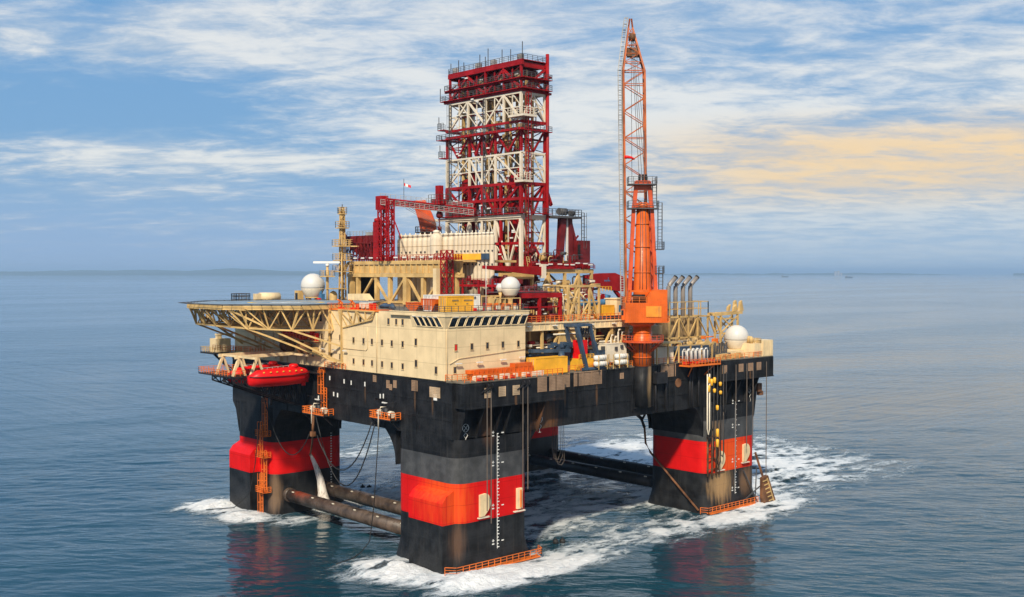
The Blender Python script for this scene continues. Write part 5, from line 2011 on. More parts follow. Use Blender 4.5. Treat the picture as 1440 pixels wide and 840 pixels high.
for k in range(5):
    b.cur = 0 if k not in (1, 2) else 1
    p, q = Vector((30, 56.5, 77.2 - 0.12 * k)), cu * 0.34
    p = p + q * k
    b._add([tuple(p + Vector((0, 0.05, -0.2))), tuple(p + q + Vector((0, 0.1 * (k % 2), -0.32))), tuple(p + q + Vector((0, 0.1 * (k % 2), 0.33))), tuple(p + Vector((0, 0.05, 0.45)))], [(0, 1, 2, 3)])
b.build('cloth', ['boat_red', 'mark_white'], fl)
# ------------------------------------------------------------------ big orange pedestal crane (built facing -Y, then turned)
crn = T('pedestal_crane', 'giant orange pedestal crane with its lattice boom raised upright', 'crane', (52.9, 0.9, DK), rz=R(-YAW), local=True)
Z0 = DK
def zc(z):
    return z - Z0
b = MB()
b.lathe((0, 0, 0), [(1.98, -0.3), (1.98, zc(44.6))], 32)
b.lathe((0, 0, zc(44.4)), [(2.0, 0), (2.9, 0.5), (2.9, 0.9)], 32)
b.build('pedestal', 'orange', crn)
b = MB()
n = 20
for k in range(n):
    a, c_ = 2 * math.pi * k / n, 2 * math.pi * (k + 1) / n
    p, q = (4.6 * math.cos(a), 4.6 * math.sin(a)), (4.6 * math.cos(c_), 4.6 * math.sin(c_))
    b._add([(2 * math.cos(a), 2 * math.sin(a), zc(41)), (*p, zc(41)), (*q, zc(41)), (2 * math.cos(c_), 2 * math.sin(c_), zc(41)),
            (2 * math.cos(a), 2 * math.sin(a), zc(41.35)), (*p, zc(41.35)), (*q, zc(41.35)), (2 * math.cos(c_), 2 * math.sin(c_), zc(41.35))],
           [(3, 2, 1, 0), (4, 5, 6, 7), (1, 2, 6, 5)])
    for z in (41.9, 42.5):
        b.beam((*p, zc(z)), (*q, zc(z)), 0.09)
    b.beam((*p, zc(41.3)), (*p, zc(42.5)), 0.10)
for a in range(0, 360, 45):
    ca, sa = math.cos(R(a)), math.sin(R(a))
    b.beam((1.9 * ca, 1.9 * sa, zc(38.8)), (4.4 * ca, 4.4 * sa, zc(40.95)), 0.3)
b.build('ring_platform', 'orange_deep', crn)
b = MB()
b.box((-4.1, -4.0, zc(45.4)), (4.9, 4.0, zc(49.6)))
b.box((-4.2, -4.1, zc(45.35)), (5.0, 4.1, zc(45.65)))
for k in range(19):
    x = -4.0 + k * 0.48
    b.box((x, -4.09, zc(45.7)), (x + 0.14, -4.001, zc(49.5)))
b.prism([(0.6, zc(49.62)), (4.9, zc(49.62)), (4.9, zc(52.4)), (2.2, zc(52.4)), (1.2, zc(51.9)), (0.6, zc(51.0))], 'y', -3.8, 2.0)
b.box((-3.4, -3.9, zc(51.9)), (0.9, -3.6, zc(52.3)))
b.box((-3.4, -3.9, zc(49.6)), (-3.1, -3.6, zc(52.3)))
b.build('machine_house', 'orange', crn)
b = MB()
b.box((0.3, -4.16, zc(46.6)), (3.6, -4.10, zc(48.9)))
b.build('access_panel', 'panel_amber', crn)
b = MB()
b.tube((-2.4, -3.0, zc(50.6)), (0.2, -3.0, zc(50.6)), 0.8, n=14)
b.box((-2.6, -3.2, zc(49.65)), (0.4, -2.0, zc(50.2)))
b.build('winch_drum', 'soot', crn)
b = MB()
b.rail([(-4.0, -3.9, zc(49.65)), (-4.0, 3.9, zc(49.65))], 1.2, 1.3, 0.07)
b.rail([(-4.1, -3.95, zc(49.65)), (0.4, -3.95, zc(49.65))], 1.2, 1.3, 0.07)
b.rail([(5.3, -4, zc(45.6)), (5.3, 4, zc(45.6))], 1.2, 1.3, 0.07)
b.box((4.95, -4, zc(45.45)), (5.4, 4, zc(45.6)))
b.build('house_rail', 'rail_orange', crn)
b = MB()
b.box((-4.8, -3.2, zc(45.9)), (-4.12, -1.0, zc(48.2)))
b.build('operator_cab', 'orange', crn)
b = MB()
b.box((-4.84, -3.22, zc(46.9)), (-4.4, -1.2, zc(48.0)))
b.build('cab_glass', 'glass', crn)
# mast column with A-frame legs
b = MB()
b.lathe((0, 0, 0), [(2.0, zc(49.6)), (1.95, zc(52)), (1.3, zc(70.0))], 28)
b.lathe((0, 0, 0), [(1.3, zc(70.0)), (1.3, zc(71.2))], 28)
for z in (56, 61.5, 66.5):
    r_ = 1.95 - 0.65 * (z - 52) / 18
    b.lathe((0, 0, zc(z)), [(r_ + 0.02, 0), (r_ + 0.14, 0.03), (r_ + 0.14, 0.2), (r_ + 0.02, 0.23)], 28, False, False)
for z in (37.6, 43.0):
    b.lathe((0, 0, zc(z)), [(1.99, 0), (2.12, 0.03), (2.12, 0.22), (1.99, 0.25)], 28, False, False)
b.build('mast_column', 'orange', crn)
b = MB()
for a in (-70, -95, -112):
    ca, sa = math.cos(R(a)), math.sin(R(a))
    b.tube((2.02 * ca, 2.02 * sa, zc(52.5)), (1.4 * ca, 1.4 * sa, zc(69.6)), 0.07, n=6)
    b.tube((2.05 * ca, 2.05 * sa, zc(36.2)), (2.05 * ca, 2.05 * sa, zc(40.8)), 0.07, n=6)
b.build('cable_run', 'grey_dark', crn)
b = MB()
for s_ in (-1, 1):
    b.beam((s_ * 2.95, -0.6, zc(49.7)), (s_ * 1.95, -0.4, zc(70.5)), 0.8, 0.9)
    b.beam((s_ * 2.4, 2.5, zc(49.7)), (s_ * 1.75, 1.0, zc(70.5)), 0.6, 0.7)
    b.beam((s_ * 1.85, -0.3, zc(70.5)), (s_ * 1.35, -0.1, zc(75.8)), 0.85, 0.95)
    for k in range(7):
        z = 52 + k * 2.6
        x = 2.95 - (z - 49.7) / 20.8
        b.beam((s_ * x, -0.4, zc(z)), (s_ * (x - 0.6), 1.6, zc(z + 1.3)), 0.14)
b.box((-1.8, -0.8, zc(70.2)), (1.8, 1.2, zc(71.0)))
b.box((-1.5, -0.7, zc(73.9)), (1.5, 0.9, zc(76.0)))
b.build('a_frame', 'orange_deep', crn)
b = MB()
for z, xr in ((69.8, 3.3), (75.0, 2.9)):
    b.box((-3.2, -1.9, zc(z)), (xr, 1.9, zc(z + 0.2)))
    b.rail([(-3.2, 1.9, zc(z + 0.2)), (-3.2, -1.9, zc(z + 0.2)), (xr, -1.9, zc(z + 0.2)), (xr, 1.9, zc(z + 0.2))], 1.5, 1.1, 0.06)
for z in (55.8, 61.0):
    b.box((2.6, -1.2, zc(z)), (4.6, 1.0, zc(z + 0.2)))
    b.rail([(2.6, -1.2, zc(z + 0.2)), (4.6, -1.2, zc(z + 0.2)), (4.6, 1.0, zc(z + 0.2))], 1.5, 1.0, 0.06)
b.build('mast_platform', 'grey_dark', crn)
b = MB()
b.ladder((3.9, -0.4, zc(49.6)), (3.9, -0.4, zc(57.3)), (1, 0, 0), 0.9, 0.07, 0.7, True, (0, -1, 0))
b.ladder((3.7, -0.4, zc(61)), (3.7, -0.4, zc(71.2)), (1, 0, 0), 0.9, 0.07, 0.7, True, (0, -1, 0))
b.ladder((2.5, -0.4, zc(70.5)), (2.5, -0.4, zc(76)), (1, 0, 0), 0.9, 0.07, 0.7, True, (0, -1, 0))
b.build('caged_ladder', 'grey_dark', crn)
b = MB()
for k in range(3):
    b.tube((-0.9 + k * 0.7, -0.3, zc(76.6)), (-0.5 + k * 0.7, -0.3, zc(76.6)), 0.75, n=14)
b.build('mast_sheave', 'soot', crn)
# boom behind the mast
boom = None
F0_, F1_ = Vector((-0.9, 3.4, zc(50.0))), Vector((-1.3, 6.6, zc(100.8)))
TIP = Vector((-1.9, 7.4, zc(112.6)))
def bsec(t, hw, hd):
    c0_ = F0_.lerp(F1_, t)
    return [c0_ + Vector((i * hw, j * hd, 0)) for i, j in ((-1, -1), (1, -1), (1, 1), (-1, 1))]
b = MB()
A0, A1 = bsec(0.0, 2.3, 0.9), bsec(1.0, 2.35, 1.2)
for i in range(4):
    b.beam(A0[i], A1[i], 0.42)
    b.beam(A1[i], TIP + Vector(((-0.45, 0.45, 0.45, -0.45)[i], 0, -2.0)), 0.38)
    b.beam(TIP + Vector(((-0.45, 0.45, 0.45, -0.45)[i], 0, -2.0)), TIP + Vector(((-0.2, 0.2, 0.2, -0.2)[i], 0, 0)), 0.34)
N = 17
for k in range(N):
    s0, s1 = [A0[i].lerp(A1[i], k / N) for i in range(4)], [A0[i].lerp(A1[i], (k + 1) / N) for i in range(4)]
    for i in range(4):
        j = (i + 1) % 4
        if (k + i + (i == 2)) % 2 == 0:
            b.beam(s0[i], s1[j], 0.17)
        else:
            b.beam(s0[j], s1[i], 0.17)
    if k % 4 == 0:
        for i in range(4):
            b.beam(s0[i], s0[(i + 1) % 4], 0.17)
for i in range(4):
    b.beam(A1[i], A1[(i + 1) % 4], 0.2)
T3 = [A1[i].lerp(TIP, 0.0) for i in range(4)]
for k in range(5):
    s0 = [A1[i].lerp(TIP + Vector(((-0.45, 0.45, 0.45, -0.45)[i], 0, -2.0)), k / 5) for i in range(4)]
    s1 = [A1[i].lerp(TIP + Vector(((-0.45, 0.45, 0.45, -0.45)[i], 0, -2.0)), (k + 1) / 5) for i in range(4)]
    for i in range(4):
        b.beam(s0[i] if k % 2 else s0[(i + 1) % 4], s1[(i + 1) % 4] if k % 2 else s1[i], 0.15)
        b.beam(s0[i], s0[(i + 1) % 4], 0.14)
b.build('lattice_boom', 'boom', crn)
b = MB()
b.tube(TIP + Vector((-0.3, 0, -4.0)), TIP + Vector((1.0, 0, -4.2)), 0.9, n=14)
b.box(tuple(TIP + Vector((-0.8, -0.5, -8.5))), tuple(TIP + Vector((2.0, 0.6, -6.5))))
b.build('head_sheave', 'rust', crn)
b = MB()
for k, (xa, xb) in enumerate(((-0.5, 0.2), (0.1, 0.4), (0.7, 0.6), (1.2, 1.1))):
    b.beam((TIP.x + xb, TIP.y - 0.2, TIP.z - 5), (xa - 0.3, -0.3, zc(77)), 0.11)
b.beam((TIP.x + 0.2, TIP.y + 0.4, TIP.z - 5), (-1.8, 4.4, zc(72)), 0.10)
b.build('hoist_rope', 'grey_dark', crn)
b = MB()
for k in range(3):
    pp = A0[0].lerp(A1[0], 0.15 + 0.3 * k)
la = A0[0] + Vector((-0.75, 0, -1))
lb = A1[0] + Vector((-0.75, 0, 0))
lc = TIP + Vector((-1.3, 0, -2.5))
ld = TIP + Vector((-0.9, 0, 0.2))
for p, q in ((la, lb), (lb, lc), (lc, ld)):
    for o in ((-0.45, -0.4, 0), (0.3, -0.4, 0), (-0.45, 0.4, 0), (0.3, 0.4, 0)):
        b.beam(p + Vector(o), q + Vector(o), 0.13)
    m_n = int((q - p).length / 0.55)
    for k in range(m_n + 1):
        c0_ = p.lerp(q, k / max(1, m_n))
        b.beam(c0_ + Vector((-0.45, -0.4, 0)), c0_ + Vector((0.3, -0.4, 0)), 0.10)
        if k % 2 == 0:
            b.beam(c0_ + Vector((-0.45, -0.4, 0)), c0_ + Vector((-0.45, 0.4, 0)), 0.10)
            b.beam(c0_ + Vector((-0.45, 0.4, 0)), c0_ + Vector((0.3, 0.4, 0)), 0.10)
b.build('boom_walkway', 'grey', crn)
b = MB()
ws = A0[0].lerp(A1[0], 0.62)
b.path([ws, ws + Vector((0.6, -0.1, 0.05)), ws + Vector((1.5, -0.2, -0.1)), ws + Vector((2.2, -0.2, -0.5))], [0.42, 0.36, 0.28, 0.16], 8)
b.build('windsock', 'boat_red', crn)

# ------------------------------------------------------------------ radomes
def radome(label, loc, r, stand):
    t_ = T('radome', label, 'radome', loc, 'white satellite radomes', local=True)
    b = MB()
    k = []
    for i in range(13):
        a = R(-14 + 104 * i / 12)
        k.append((max(0.02, r * math.cos(a)), stand + r * 0.95 + r * math.sin(a)))
    b.lathe((0, 0, 0), k, 40)
    b.build('dome', 'radome', t_)
    b = MB()
    zb = k[0][1]
    b.lathe((0, 0, 0), [(r * 0.62, stand + 0.0), (r * 0.66, stand + 0.12), (k[0][0] * 1.012, zb - 0.1), (k[0][0] * 1.012, zb)], 40)
    b.build('skirt', 'ivory', t_)
    b = MB()
    if r > 2.4:
        for i in range(6):
            a = R(60 * i + 20)
            b.beam((r * 0.5 * math.cos(a), r * 0.5 * math.sin(a), 0), (r * 0.52 * math.cos(a), r * 0.52 * math.sin(a), stand), 0.3)
        b.lathe((0, 0, stand - 0.3), [(r * 0.66, 0), (r * 0.66, 0.28)], 24)
    else:
        b.lathe((0, 0, 0), [(r * 0.42, 0), (r * 0.25, stand * 0.3), (r * 0.25, stand * 0.7), (r * 0.5, stand)], 16)
    b.build('stand', 'tan', t_)
    b = MB()
    for i in range(8):
        a = R(45 * i)
        for j in range(6):
            a0_, a1_ = R(-10 + 15 * j), R(5 + 15 * j)
            c0_ = stand + r * 0.95
            b.beam((1.004 * r * math.cos(a0_) * math.cos(a), 1.004 * r * math.cos(a0_) * math.sin(a), c0_ + 1.004 * r * math.sin(a0_)),
                   (1.004 * r * math.cos(a1_) * math.cos(a), 1.004 * r * math.cos(a1_) * math.sin(a), c0_ + 1.004 * r * math.sin(a1_)), 0.03)
    b.build('panel_seam', 'ivory', t_)
    return t_
radome('large white radome on the block roof behind the helideck', (19.0, 79.8, 48.6), 3.0, 1.4)
radome('largest white radome on short legs near the right end of the deck', (92.2, 4.6, 36.6), 2.95, 0.9)
radome('white radome on a waisted pedestal above the bridge windows', (19.0, 6.2, 48.65), 1.95, 2.8)
radome('smallest white radome beside the bridge radome on a thin post', (17.6, 7.6, 48.65), 0.85, 3.6)

# ------------------------------------------------------------------ masts behind the helideck
mst = T('signal_mast', 'tall slim tan lattice mast ringed with railed platforms left of the girder deck', 'mast', (23.3, 73, 48.4))
mx_, my_ = 23.3, 73.0
b = MB()
for i, j in ((-0.6, -0.6), (0.6, -0.6), (0.6, 0.6), (-0.6, 0.6)):
    b.beam((mx_ + i, my_ + j, 48.4), (mx_ + i * 0.6, my_ + j * 0.6, 71.2), 0.3)
for k in range(12):
    z = 49 + k * 1.85
    s_ = 1 if k % 2 else -1
    b.beam((mx_ - 0.55, my_ - 0.55 * s_, z), (mx_ - 0.55, my_ + 0.55 * s_, z + 1.85), 0.16)
    b.beam((mx_ - 0.55 * s_, my_ - 0.55, z), (mx_ + 0.55 * s_, my_ - 0.55, z + 1.85), 0.16)
    b.box((mx_ - 0.5, my_ - 0.5, z), (mx_ + 0.5, my_ + 0.5, z + 0.1))
b.tube((mx_, my_, 48.4), (mx_, my_, 72), 0.35, n=8)
b.build('lattice', 'tan', mst)
b = MB()
for z, e in ((56.2, 1.7), (59.0, 1.7), (62.5, 1.8), (67.0, 1.2), (70.5, 0.8)):
    b.box((mx_ - e, my_ - e, z), (mx_ + e, my_ + e, z + 0.25))
    b.rail([(mx_ - e, my_ - e, z + 0.25), (mx_ + e, my_ - e, z + 0.25), (mx_ + e, my_ + e, z + 0.25), (mx_ - e, my_ + e, z + 0.25)], 1.5, 1.0, 0.07, True)
b.beam((mx_, my_, 62.6), (mx_ + 3, my_ - 3.4, 62.6), 0.25)
b.build('platform', 'tan', mst)
b = MB()
for i, j, h in ((0, 0, 2.2), (0.6, 0.4, 1.6), (-0.7, 0.5, 1.2)):
    b.beam((mx_ + i, my_ + j, 70.6), (mx_ + i, my_ + j, 70.8 + h), 0.16)
b.build('aerial', 'grey_dark', mst)
rmst = T('radar_mast', 'short tan radar mast with a long white scanner bar beside the left radome', 'mast', (18.9, 72.4, 48.4))
rx, ry = 19.3, 73.6
b = MB()
b.tube((rx, ry, 48.4), (rx, ry, 57.6), 0.3, n=10)
b.tube((rx + 2.6, ry - 2.4, 48.4), (rx + 2.6, ry - 2.4, 60), 0.16, n=6)
b.box((rx - 1.3, ry - 1.3, 55.0), (rx + 1.3, ry + 1.3, 55.3))
b.box((rx - 0.4, ry - 2.6, 52.0), (rx + 4.0, ry + 0.4, 52.25))
b.rail([(rx - 1.3, ry - 1.3, 55.3), (rx + 1.3, ry - 1.3, 55.3), (rx + 1.3, ry + 1.3, 55.3), (rx - 1.3, ry + 1.3, 55.3)], 1.3, 1.0, 0.06, True)
b.beam((rx, ry, 52.2), (rx, ry, 55), 0.5)
b.build('post', 'tan', rmst)
b = MB()
b.beam((rx - 2.6, ry + 2.2, 58.6), (rx + 2.2, ry - 2.2, 58.6), 0.45, 0.5)
b.lathe((rx, ry, 57.6), [(0.45, 0), (0.45, 0.5), (0.2, 0.8)], 12)
b.build('radar_scanner', 'white', rmst)

# ------------------------------------------------------------------ engine exhausts
ex = T('exhaust_stack', 'tall weathered exhaust stack with a swept-back sooty mouth', 'exhaust', (0, 0, 0), 'exhaust stacks in a row right of the orange crane', local=True)
b = MB()
arc = [(0, 0, 0), (0, 0, 11.4)]
for i in range(1, 6):
    a = R(45 * i / 5)
    arc.append((2.2 * (1 - math.cos(a)), 0, 11.4 + 2.2 * math.sin(a)))
arc.append((arc[-1][0] + 1.5, 0, arc[-1][2] + 1.5))
b.path(arc, 0.54, 18)
b.build('pipe', 'exhaust', ex)
b = MB()
p = Vector(arc[-1])
dv2 = Vector((1, 0, 1)).normalized()
b.tube(p - dv2 * 0.3, p + dv2 * 0.03, 0.58, n=18)
b.build('mouth', 'soot', ex)
b = MB()
for z in (3.5, 6.6):
    b.tube((0, 0, z), (0, 0, z + 0.18), 0.8, n=18)
b.build('flange', 'rust', ex)
EXZ = 40.6
spots_ = [(76.4, 13.0), (79.8, 13.6), (83.4, 14.2), (87.0, 14.8), (63.0, 33.0), (66.0, 34.0)]
for i, (x, y) in enumerate(spots_):
    o = ex if i == 0 else dup(ex, (0, 0, 0))
    o.location = (x, y, EXZ if i < 4 else 38.4)
    o.rotation_euler = (0, 0, R(-18))
    o['label'] = ['weathered exhaust stack half hidden against the orange crane', 'second exhaust stack from the crane, one of the four beside it', 'third exhaust stack from the crane, sooty mouth swept right', 'exhaust stack standing farthest from the orange crane',
                  'pale exhaust mouth showing under the red knuckle boom, nearer the tan frame', 'pale exhaust mouth showing under the red knuckle boom, nearer the orange crane'][i]
exf = T('exhaust_housing', 'tan pipe frame enclosing the feet of the exhaust stacks', 'frame', (81, 13, 37))
b = MB()
for x in (74.6, 78.2, 81.8, 85.4, 89.4):
    for y in (11.2, 17):
        b.beam((x, y, 36), (x, y, 45.6 if x < 89 else 45.6), 0.36)
for z in (40.4, 45.4):
    for y in (11.2, 17):
        b.beam((74.4, y, z), (89.6, y, z), 0.36)
    for x in (74.6, 89.4):
        b.beam((x, 11.2, z), (x, 17, z), 0.3)
for x0_, x1_ in ((74.6, 78.2), (81.8, 78.2), (81.8, 85.4), (89.4, 85.4)):
    b.beam((x0_, 11.2, 40.4), (x1_, 11.2, 45.4), 0.26)
b.build('frame', 'tan', exf)
b = MB()
b.rail([(74.6, 11.1, 45.6), (89.4, 11.1, 45.6), (89.4, 17, 45.6)], 3.4, 3.2, 0.12, bars=2)
b.build('top_rail', 'tan', exf)
b = MB()
for x in (76.4, 79.8, 83.4, 87.0):
    b.box((x - 1.25, 12.2, 36.1), (x + 1.25, 16, 45.0))
b.build('silencer', 'tan_dark', exf)

# ------------------------------------------------------------------ containers and deck cargo
def container(label, c, sz, mat, group=None, name='cargo_container', door=True):
    x, y, z = c
    w_, d_, h_ = sz
    t_ = T(name, label, 'container', (x, y, z), group)
    b = MB()
    b.box((x - w_ / 2 + 0.08, y - d_ / 2 + 0.08, z + 0.12), (x + w_ / 2 - 0.08, y + d_ / 2 - 0.08, z + h_ - 0.06))
    k = 0
    n = int(w_ / 0.34)
    for i in range(n):
        xx = x - w_ / 2 + 0.15 + i * (w_ - 0.3) / n
        b.box((xx, y - d_ / 2 + 0.03, z + 0.2), (xx + 0.16, y - d_ / 2 + 0.079, z + h_ - 0.2))
    n = int(d_ / 0.34)
    for i in range(n):
        yy = y - d_ / 2 + 0.15 + i * (d_ - 0.3) / n
        b.box((x - w_ / 2 + 0.03, yy, z + 0.2), (x - w_ / 2 + 0.079, yy + 0.16, z + h_ - 0.2))
    b.build('body', mat, t_)
    b = MB()
    for i in (-1, 1):
        for j in (-1, 1):
            b.beam((x + i * (w_ / 2 - 0.07), y + j * (d_ / 2 - 0.07), z), (x + i * (w_ / 2 - 0.07), y + j * (d_ / 2 - 0.07), z + h_), 0.16)
        for zz in (z + 0.09, z + h_ - 0.07):
            b.beam((x + i * (w_ / 2 - 0.07), y - d_ / 2, zz), (x + i * (w_ / 2 - 0.07), y + d_ / 2, zz), 0.15)
            b.beam((x - w_ / 2, y + i * (d_ / 2 - 0.07), zz), (x + w_ / 2, y + i * (d_ / 2 - 0.07), zz), 0.152)
    b.build('corner_frame', mat, t_)
    if door:
        b = MB()
        for q in (-0.3, -0.12, 0.12, 0.3):
            b.beam((x - w_ / 2 - 0.03, y + q * d_, z + 0.2), (x - w_ / 2 - 0.03, y + q * d_, z + h_ - 0.2), 0.06)
        b.build('lock_bar', 'grey', t_)
    return t_
RZ = 48.7
yc_ = container('yellow shipping container on the bridge roof, largest box there', (4.6, 5.6, RZ), (6.6, 2.5, 2.9), 'yellow')
b = MB()
for k, (u, wd) in enumerate(((-2.0, 0.9), (-1.0, 0.5), (0.8, 0.7), (1.6, 0.9), (2.5, 0.5))):
    b.box((4.6 + u, 4.322, RZ + 2.0), (4.6 + u + wd, 4.34, RZ + 2.22))
b.box((6.0, 4.32, RZ + 1.4), (6.5, 4.34, RZ + 1.55))
b.box((3.2, 4.32, RZ + 1.4), (3.6, 4.34, RZ + 1.55))
b.build('faded_lettering', 'tan_dark', yc_)
wc_ = container('long white shipping container behind the yellow one on the bridge roof', (7.0, 9.8, RZ), (12.2, 2.5, 3.1), 'white')
b = MB()
for k in range(3):
    b.box((10.9 + k * 0.42, 8.512, RZ + 2.2), (11.2 + k * 0.42, 8.53, RZ + 2.65))
b.build('stencil_mark', 'grey_dark', wc_)

def skip(label, x, y, z, L, W, H, mat='orange'):
    t_ = T('cargo_skip', label, 'skip', (x, y, z), 'orange open skips on the bridge roof')
    b = MB()
    q = 0.25 * L
    prof = [(y - L / 2 + q, z), (y + L / 2 - q, z), (y + L / 2, z + H * 0.62), (y + L / 2, z + H), (y - L / 2, z + H), (y - L / 2, z + H * 0.62)]
    b.prism(prof, 'x', x - W / 2, x + W / 2)
    for k in range(5):
        yy = y - L / 2 + 0.2 + k * (L - 0.5) / 4
        b.box((x - W / 2 - 0.08, yy, z + H * 0.45), (x - W / 2 - 0.002, yy + 0.14, z + H * 0.98))
    b.build('tub', mat, t_)
    b = MB()
    b.beam((x - W / 2, y - L / 2, z + H), (x - W / 2, y + L / 2, z + H), 0.16)
    b.beam((x + W / 2, y - L / 2, z + H), (x + W / 2, y + L / 2, z + H), 0.16)
    b.build('rim', 'orange_deep', t_)
skip('smaller orange open skip at the left of the bridge roof', 1.9, 14.6, RZ, 4.2, 2.0, 1.5)
skip('taller orange open skip next to the yellow roof container', 1.9, 9.6, RZ, 4.4, 2.0, 2.3)

container('yellow workshop container at the deck edge right of the block', (25.4, 2.2, DK), (9.0, 2.6, 3.3), 'yellow')
ob = T('orange_equipment_rack', 'orange equipment rack along the foot of the block under its right-hand face', 'rack', (12, 1, DK))
b = MB()
b.box((5.0, 0.9, DK + 0.02), (20.4, 2.6, DK + 1.2))
b.box((4.4, 1.1, DK + 1.2), (20.6, 2.7, DK + 1.9))
b.box((15.6, 1.0, DK + 1.9), (20.2, 2.6, DK + 2.6))
for k in range(14):
    b.beam((5 + k * 1.15, 0.85, DK), (5 + k * 1.15, 0.85, DK + 1.9), 0.16)
b.build('rack_frame', 'orange', ob)
b = MB()
rr = random.Random(11)
for k in range(16):
    x = 3.6 + rr.random() * 18
    b.cbox((x, -0.2 + rr.random() * 0.5, DK + 0.45), (0.7 + rr.random(), 0.6, 0.6 + 0.5 * rr.random()))
b.build('loose_crate', 'ivory', ob)
b = MB()
for k in range(9):
    b.cbox((4 + rr.random() * 17, -0.6, DK + 0.3), (0.8, 0.5, 0.5))
b.build('red_gear', 'boat_red', ob)
b = MB()
b.rail([(0.8, -1.4, DK), (26.2, -1.4, DK)], 1.2, 1.4, 0.07)
b.build('deck_rail', 'rail_orange', ob)

# blue pipe-handling frame and machines on the open deck
bf = T('blue_handling_frame', 'dark blue leaning two-legged lifting frame with a red cabinet inside', 'gantry', (36.5, 2.5, DK))
b = MB()
for y in (1.6, 5.0):
    b.beam((33.2, y, 45.2), (36.2, y, DK + 0.1), 0.7, 0.8)
    b.beam((37.2, y, 45.0), (40.2, y, DK + 0.1), 0.6, 0.6)
    b.beam((38.4, y, 41.5), (40.4, y, DK + 0.1), 0.9, 0.7)
    b.beam((32.8, y, 45.2), (37.5, y, 45.2), 0.7, 0.5)
    b.beam((34.6, y, DK + 0.3), (42.4, y, DK + 0.3), 0.5, 0.5)
b.beam((33.2, 1.6, 45.2), (33.2, 5, 45.2), 0.6)
b.beam((37.2, 1.6, 45.2), (37.2, 5, 45.2), 0.6)
b.build('leaning_leg', 'navy', bf)
b = MB()
b.box((35.0, 2.3, 38.2), (37.2, 4.4, 42.0))
b.build('cabinet', 'boat_red', bf)
b = MB()
b.box((34.0, 1.9, DK + 0.1), (38.8, 4.6, 38.2))
b.rail([(34.2, 1.8, 38.2), (38.6, 1.8, 38.2)], 0.9, 1.0, 0.07)
b.build('machine_base', 'yellow', bf)
b = MB()
for k in range(6):
    b.tube((34.2 + 0.7 * k, 2.6, 42.6), (34.3 + 0.7 * k, 2.6, 44.6), 0.22, n=7)
b.tube((35.8, 3, 42.2), (35.8, 3, 44), 0.5, n=10)
b.build('hydraulic_ram', 'grey_dark', bf)
kb = T('navy_folded_crane', 'dark navy folded knuckle crane lying over the deck behind the yellow workshop', 'crane', (29, 3.6, DK))
b = MB()
b.beam((22.6, 4.4, 40.3), (32.6, 3.0, 40.0), 0.9, 0.7)
b.beam((23.0, 4.8, 39.5), (31, 4, 39.2), 0.5, 0.6)
b.beam((29.8, 4, 40.9), (34.2, 4, 41.2), 0.8, 0.9)
b.box((29.9, 3.9, DK), (33.6, 4.6, 40.5))
b.tube((30.2, 3, 36), (30.2, 3, 40), 0.7, n=12)
for k in range(7):
    b.cbox((28 + k * 0.9, 3.8, 41 + 0.5 * math.sin(k * 2.1)), (1.0, 1.0, 0.7))
b.build('folded_boom', 'navy', kb)
b = MB()
b.cbox((31.6, 3.6, 37.3), (0.5, 0.4, 0.5))
b.build('lamp', 'white', kb)
container('long dark navy container on deck between the blue frame and life rafts', (42.5, 4.2, DK + 1.6), (6, 2.4, 2.2), 'navy', door=False)
wt = container('white ribbed tank container behind the life raft canisters', (46.6, 3.9, DK + 1.1), (6.4, 2.4, 4.0), 'ivory', door=False)
# liferaft canisters, each lifted from its cradle
can = T('liferaft_canister', 'white banded liferaft canister lying in a deck-edge cradle', 'life raft', (0, 0, 0), 'white liferaft canisters stacked at the deck edge beside the crane', local=True)
b = MB()
b.path([(-1.9, 0, 0), (-1.75, 0, 0), (1.75, 0, 0), (1.9, 0, 0)], [0.25, 0.55, 0.55, 0.25], 16)
b.build('shell', 'white', can)
b = MB()
for x in (-1.3, -0.65, 0, 0.65, 1.3):
    b.tube((x - 0.07, 0, 0), (x + 0.07, 0, 0), 0.58, n=16)
b.build('strap', 'ivory', can)
k = 0
for x in (39.9, 46.3):
    for y in (1.0, ):
        for z in (37.0, 38.25):
            o = can if k == 0 else dup(can, (0, 0, 0))
            o.location = (x, y, z)
            o['label'] = ['white liferaft canister, lower one of the pair nearer the blue frame', 'white liferaft canister, upper one of the pair nearer the blue frame', 'white liferaft canister, lower one of the pair touching the crane pedestal', 'white liferaft canister, upper one of the pair touching the crane pedestal'][k]
            k += 1
b_cr = T('raft_cradle', 'tan steel cradle racks holding the white liferaft canisters', 'rack', (43, 0.9, DK))
b = MB()
for x in (38.6, 41.2, 43.1, 45.0, 47.6):
    b.beam((x, 0.35, DK), (x, 0.35, 38.8), 0.14)
    b.beam((x, 1.65, DK), (x, 1.65, 38.8), 0.14)
    for z in (36.35, 37.6):
        b.beam((x, 0.35, z), (x, 1.65, z), 0.14)
b.build('rack', 'tan', b_cr)
# yellow winch house and cabin on the upper deck near the crane
container('small yellow winch container on the upper deck left of the crane', (48.5, 8.0, 45.95), (3.8, 2.5, 3.0), 'yellow', door=False)
cab = T('cream_cabin', 'small cream cabin with a blue window on the upper deck beside the crane', 'cabin', (53, 8, 46))
b = MB()
b.box((51.0, 6.6, 45.92), (54.6, 10, 50.2))
b.box((50.8, 6.4, 50.2), (54.8, 10.2, 50.45))
b.build('wall', 'cream_plain', cab)
b = MB()
b.box((51.6, 6.56, 47.4), (52.3, 6.595, 48.9))
b.build('window', 'blue', cab)
bc_ = T('blue_tarpaulin_machine', 'blue covered hose reel lying beside the yellow winch container', 'machine', (46, 10, 46))
b = MB()
b.path([(43.8, 11, 49.4), (46, 11, 49.6), (49, 11, 49.2), (52.4, 11, 49.6), (52.8, 11, 51)], 0.75, 10)
b.build('cover', 'blue', bc_)
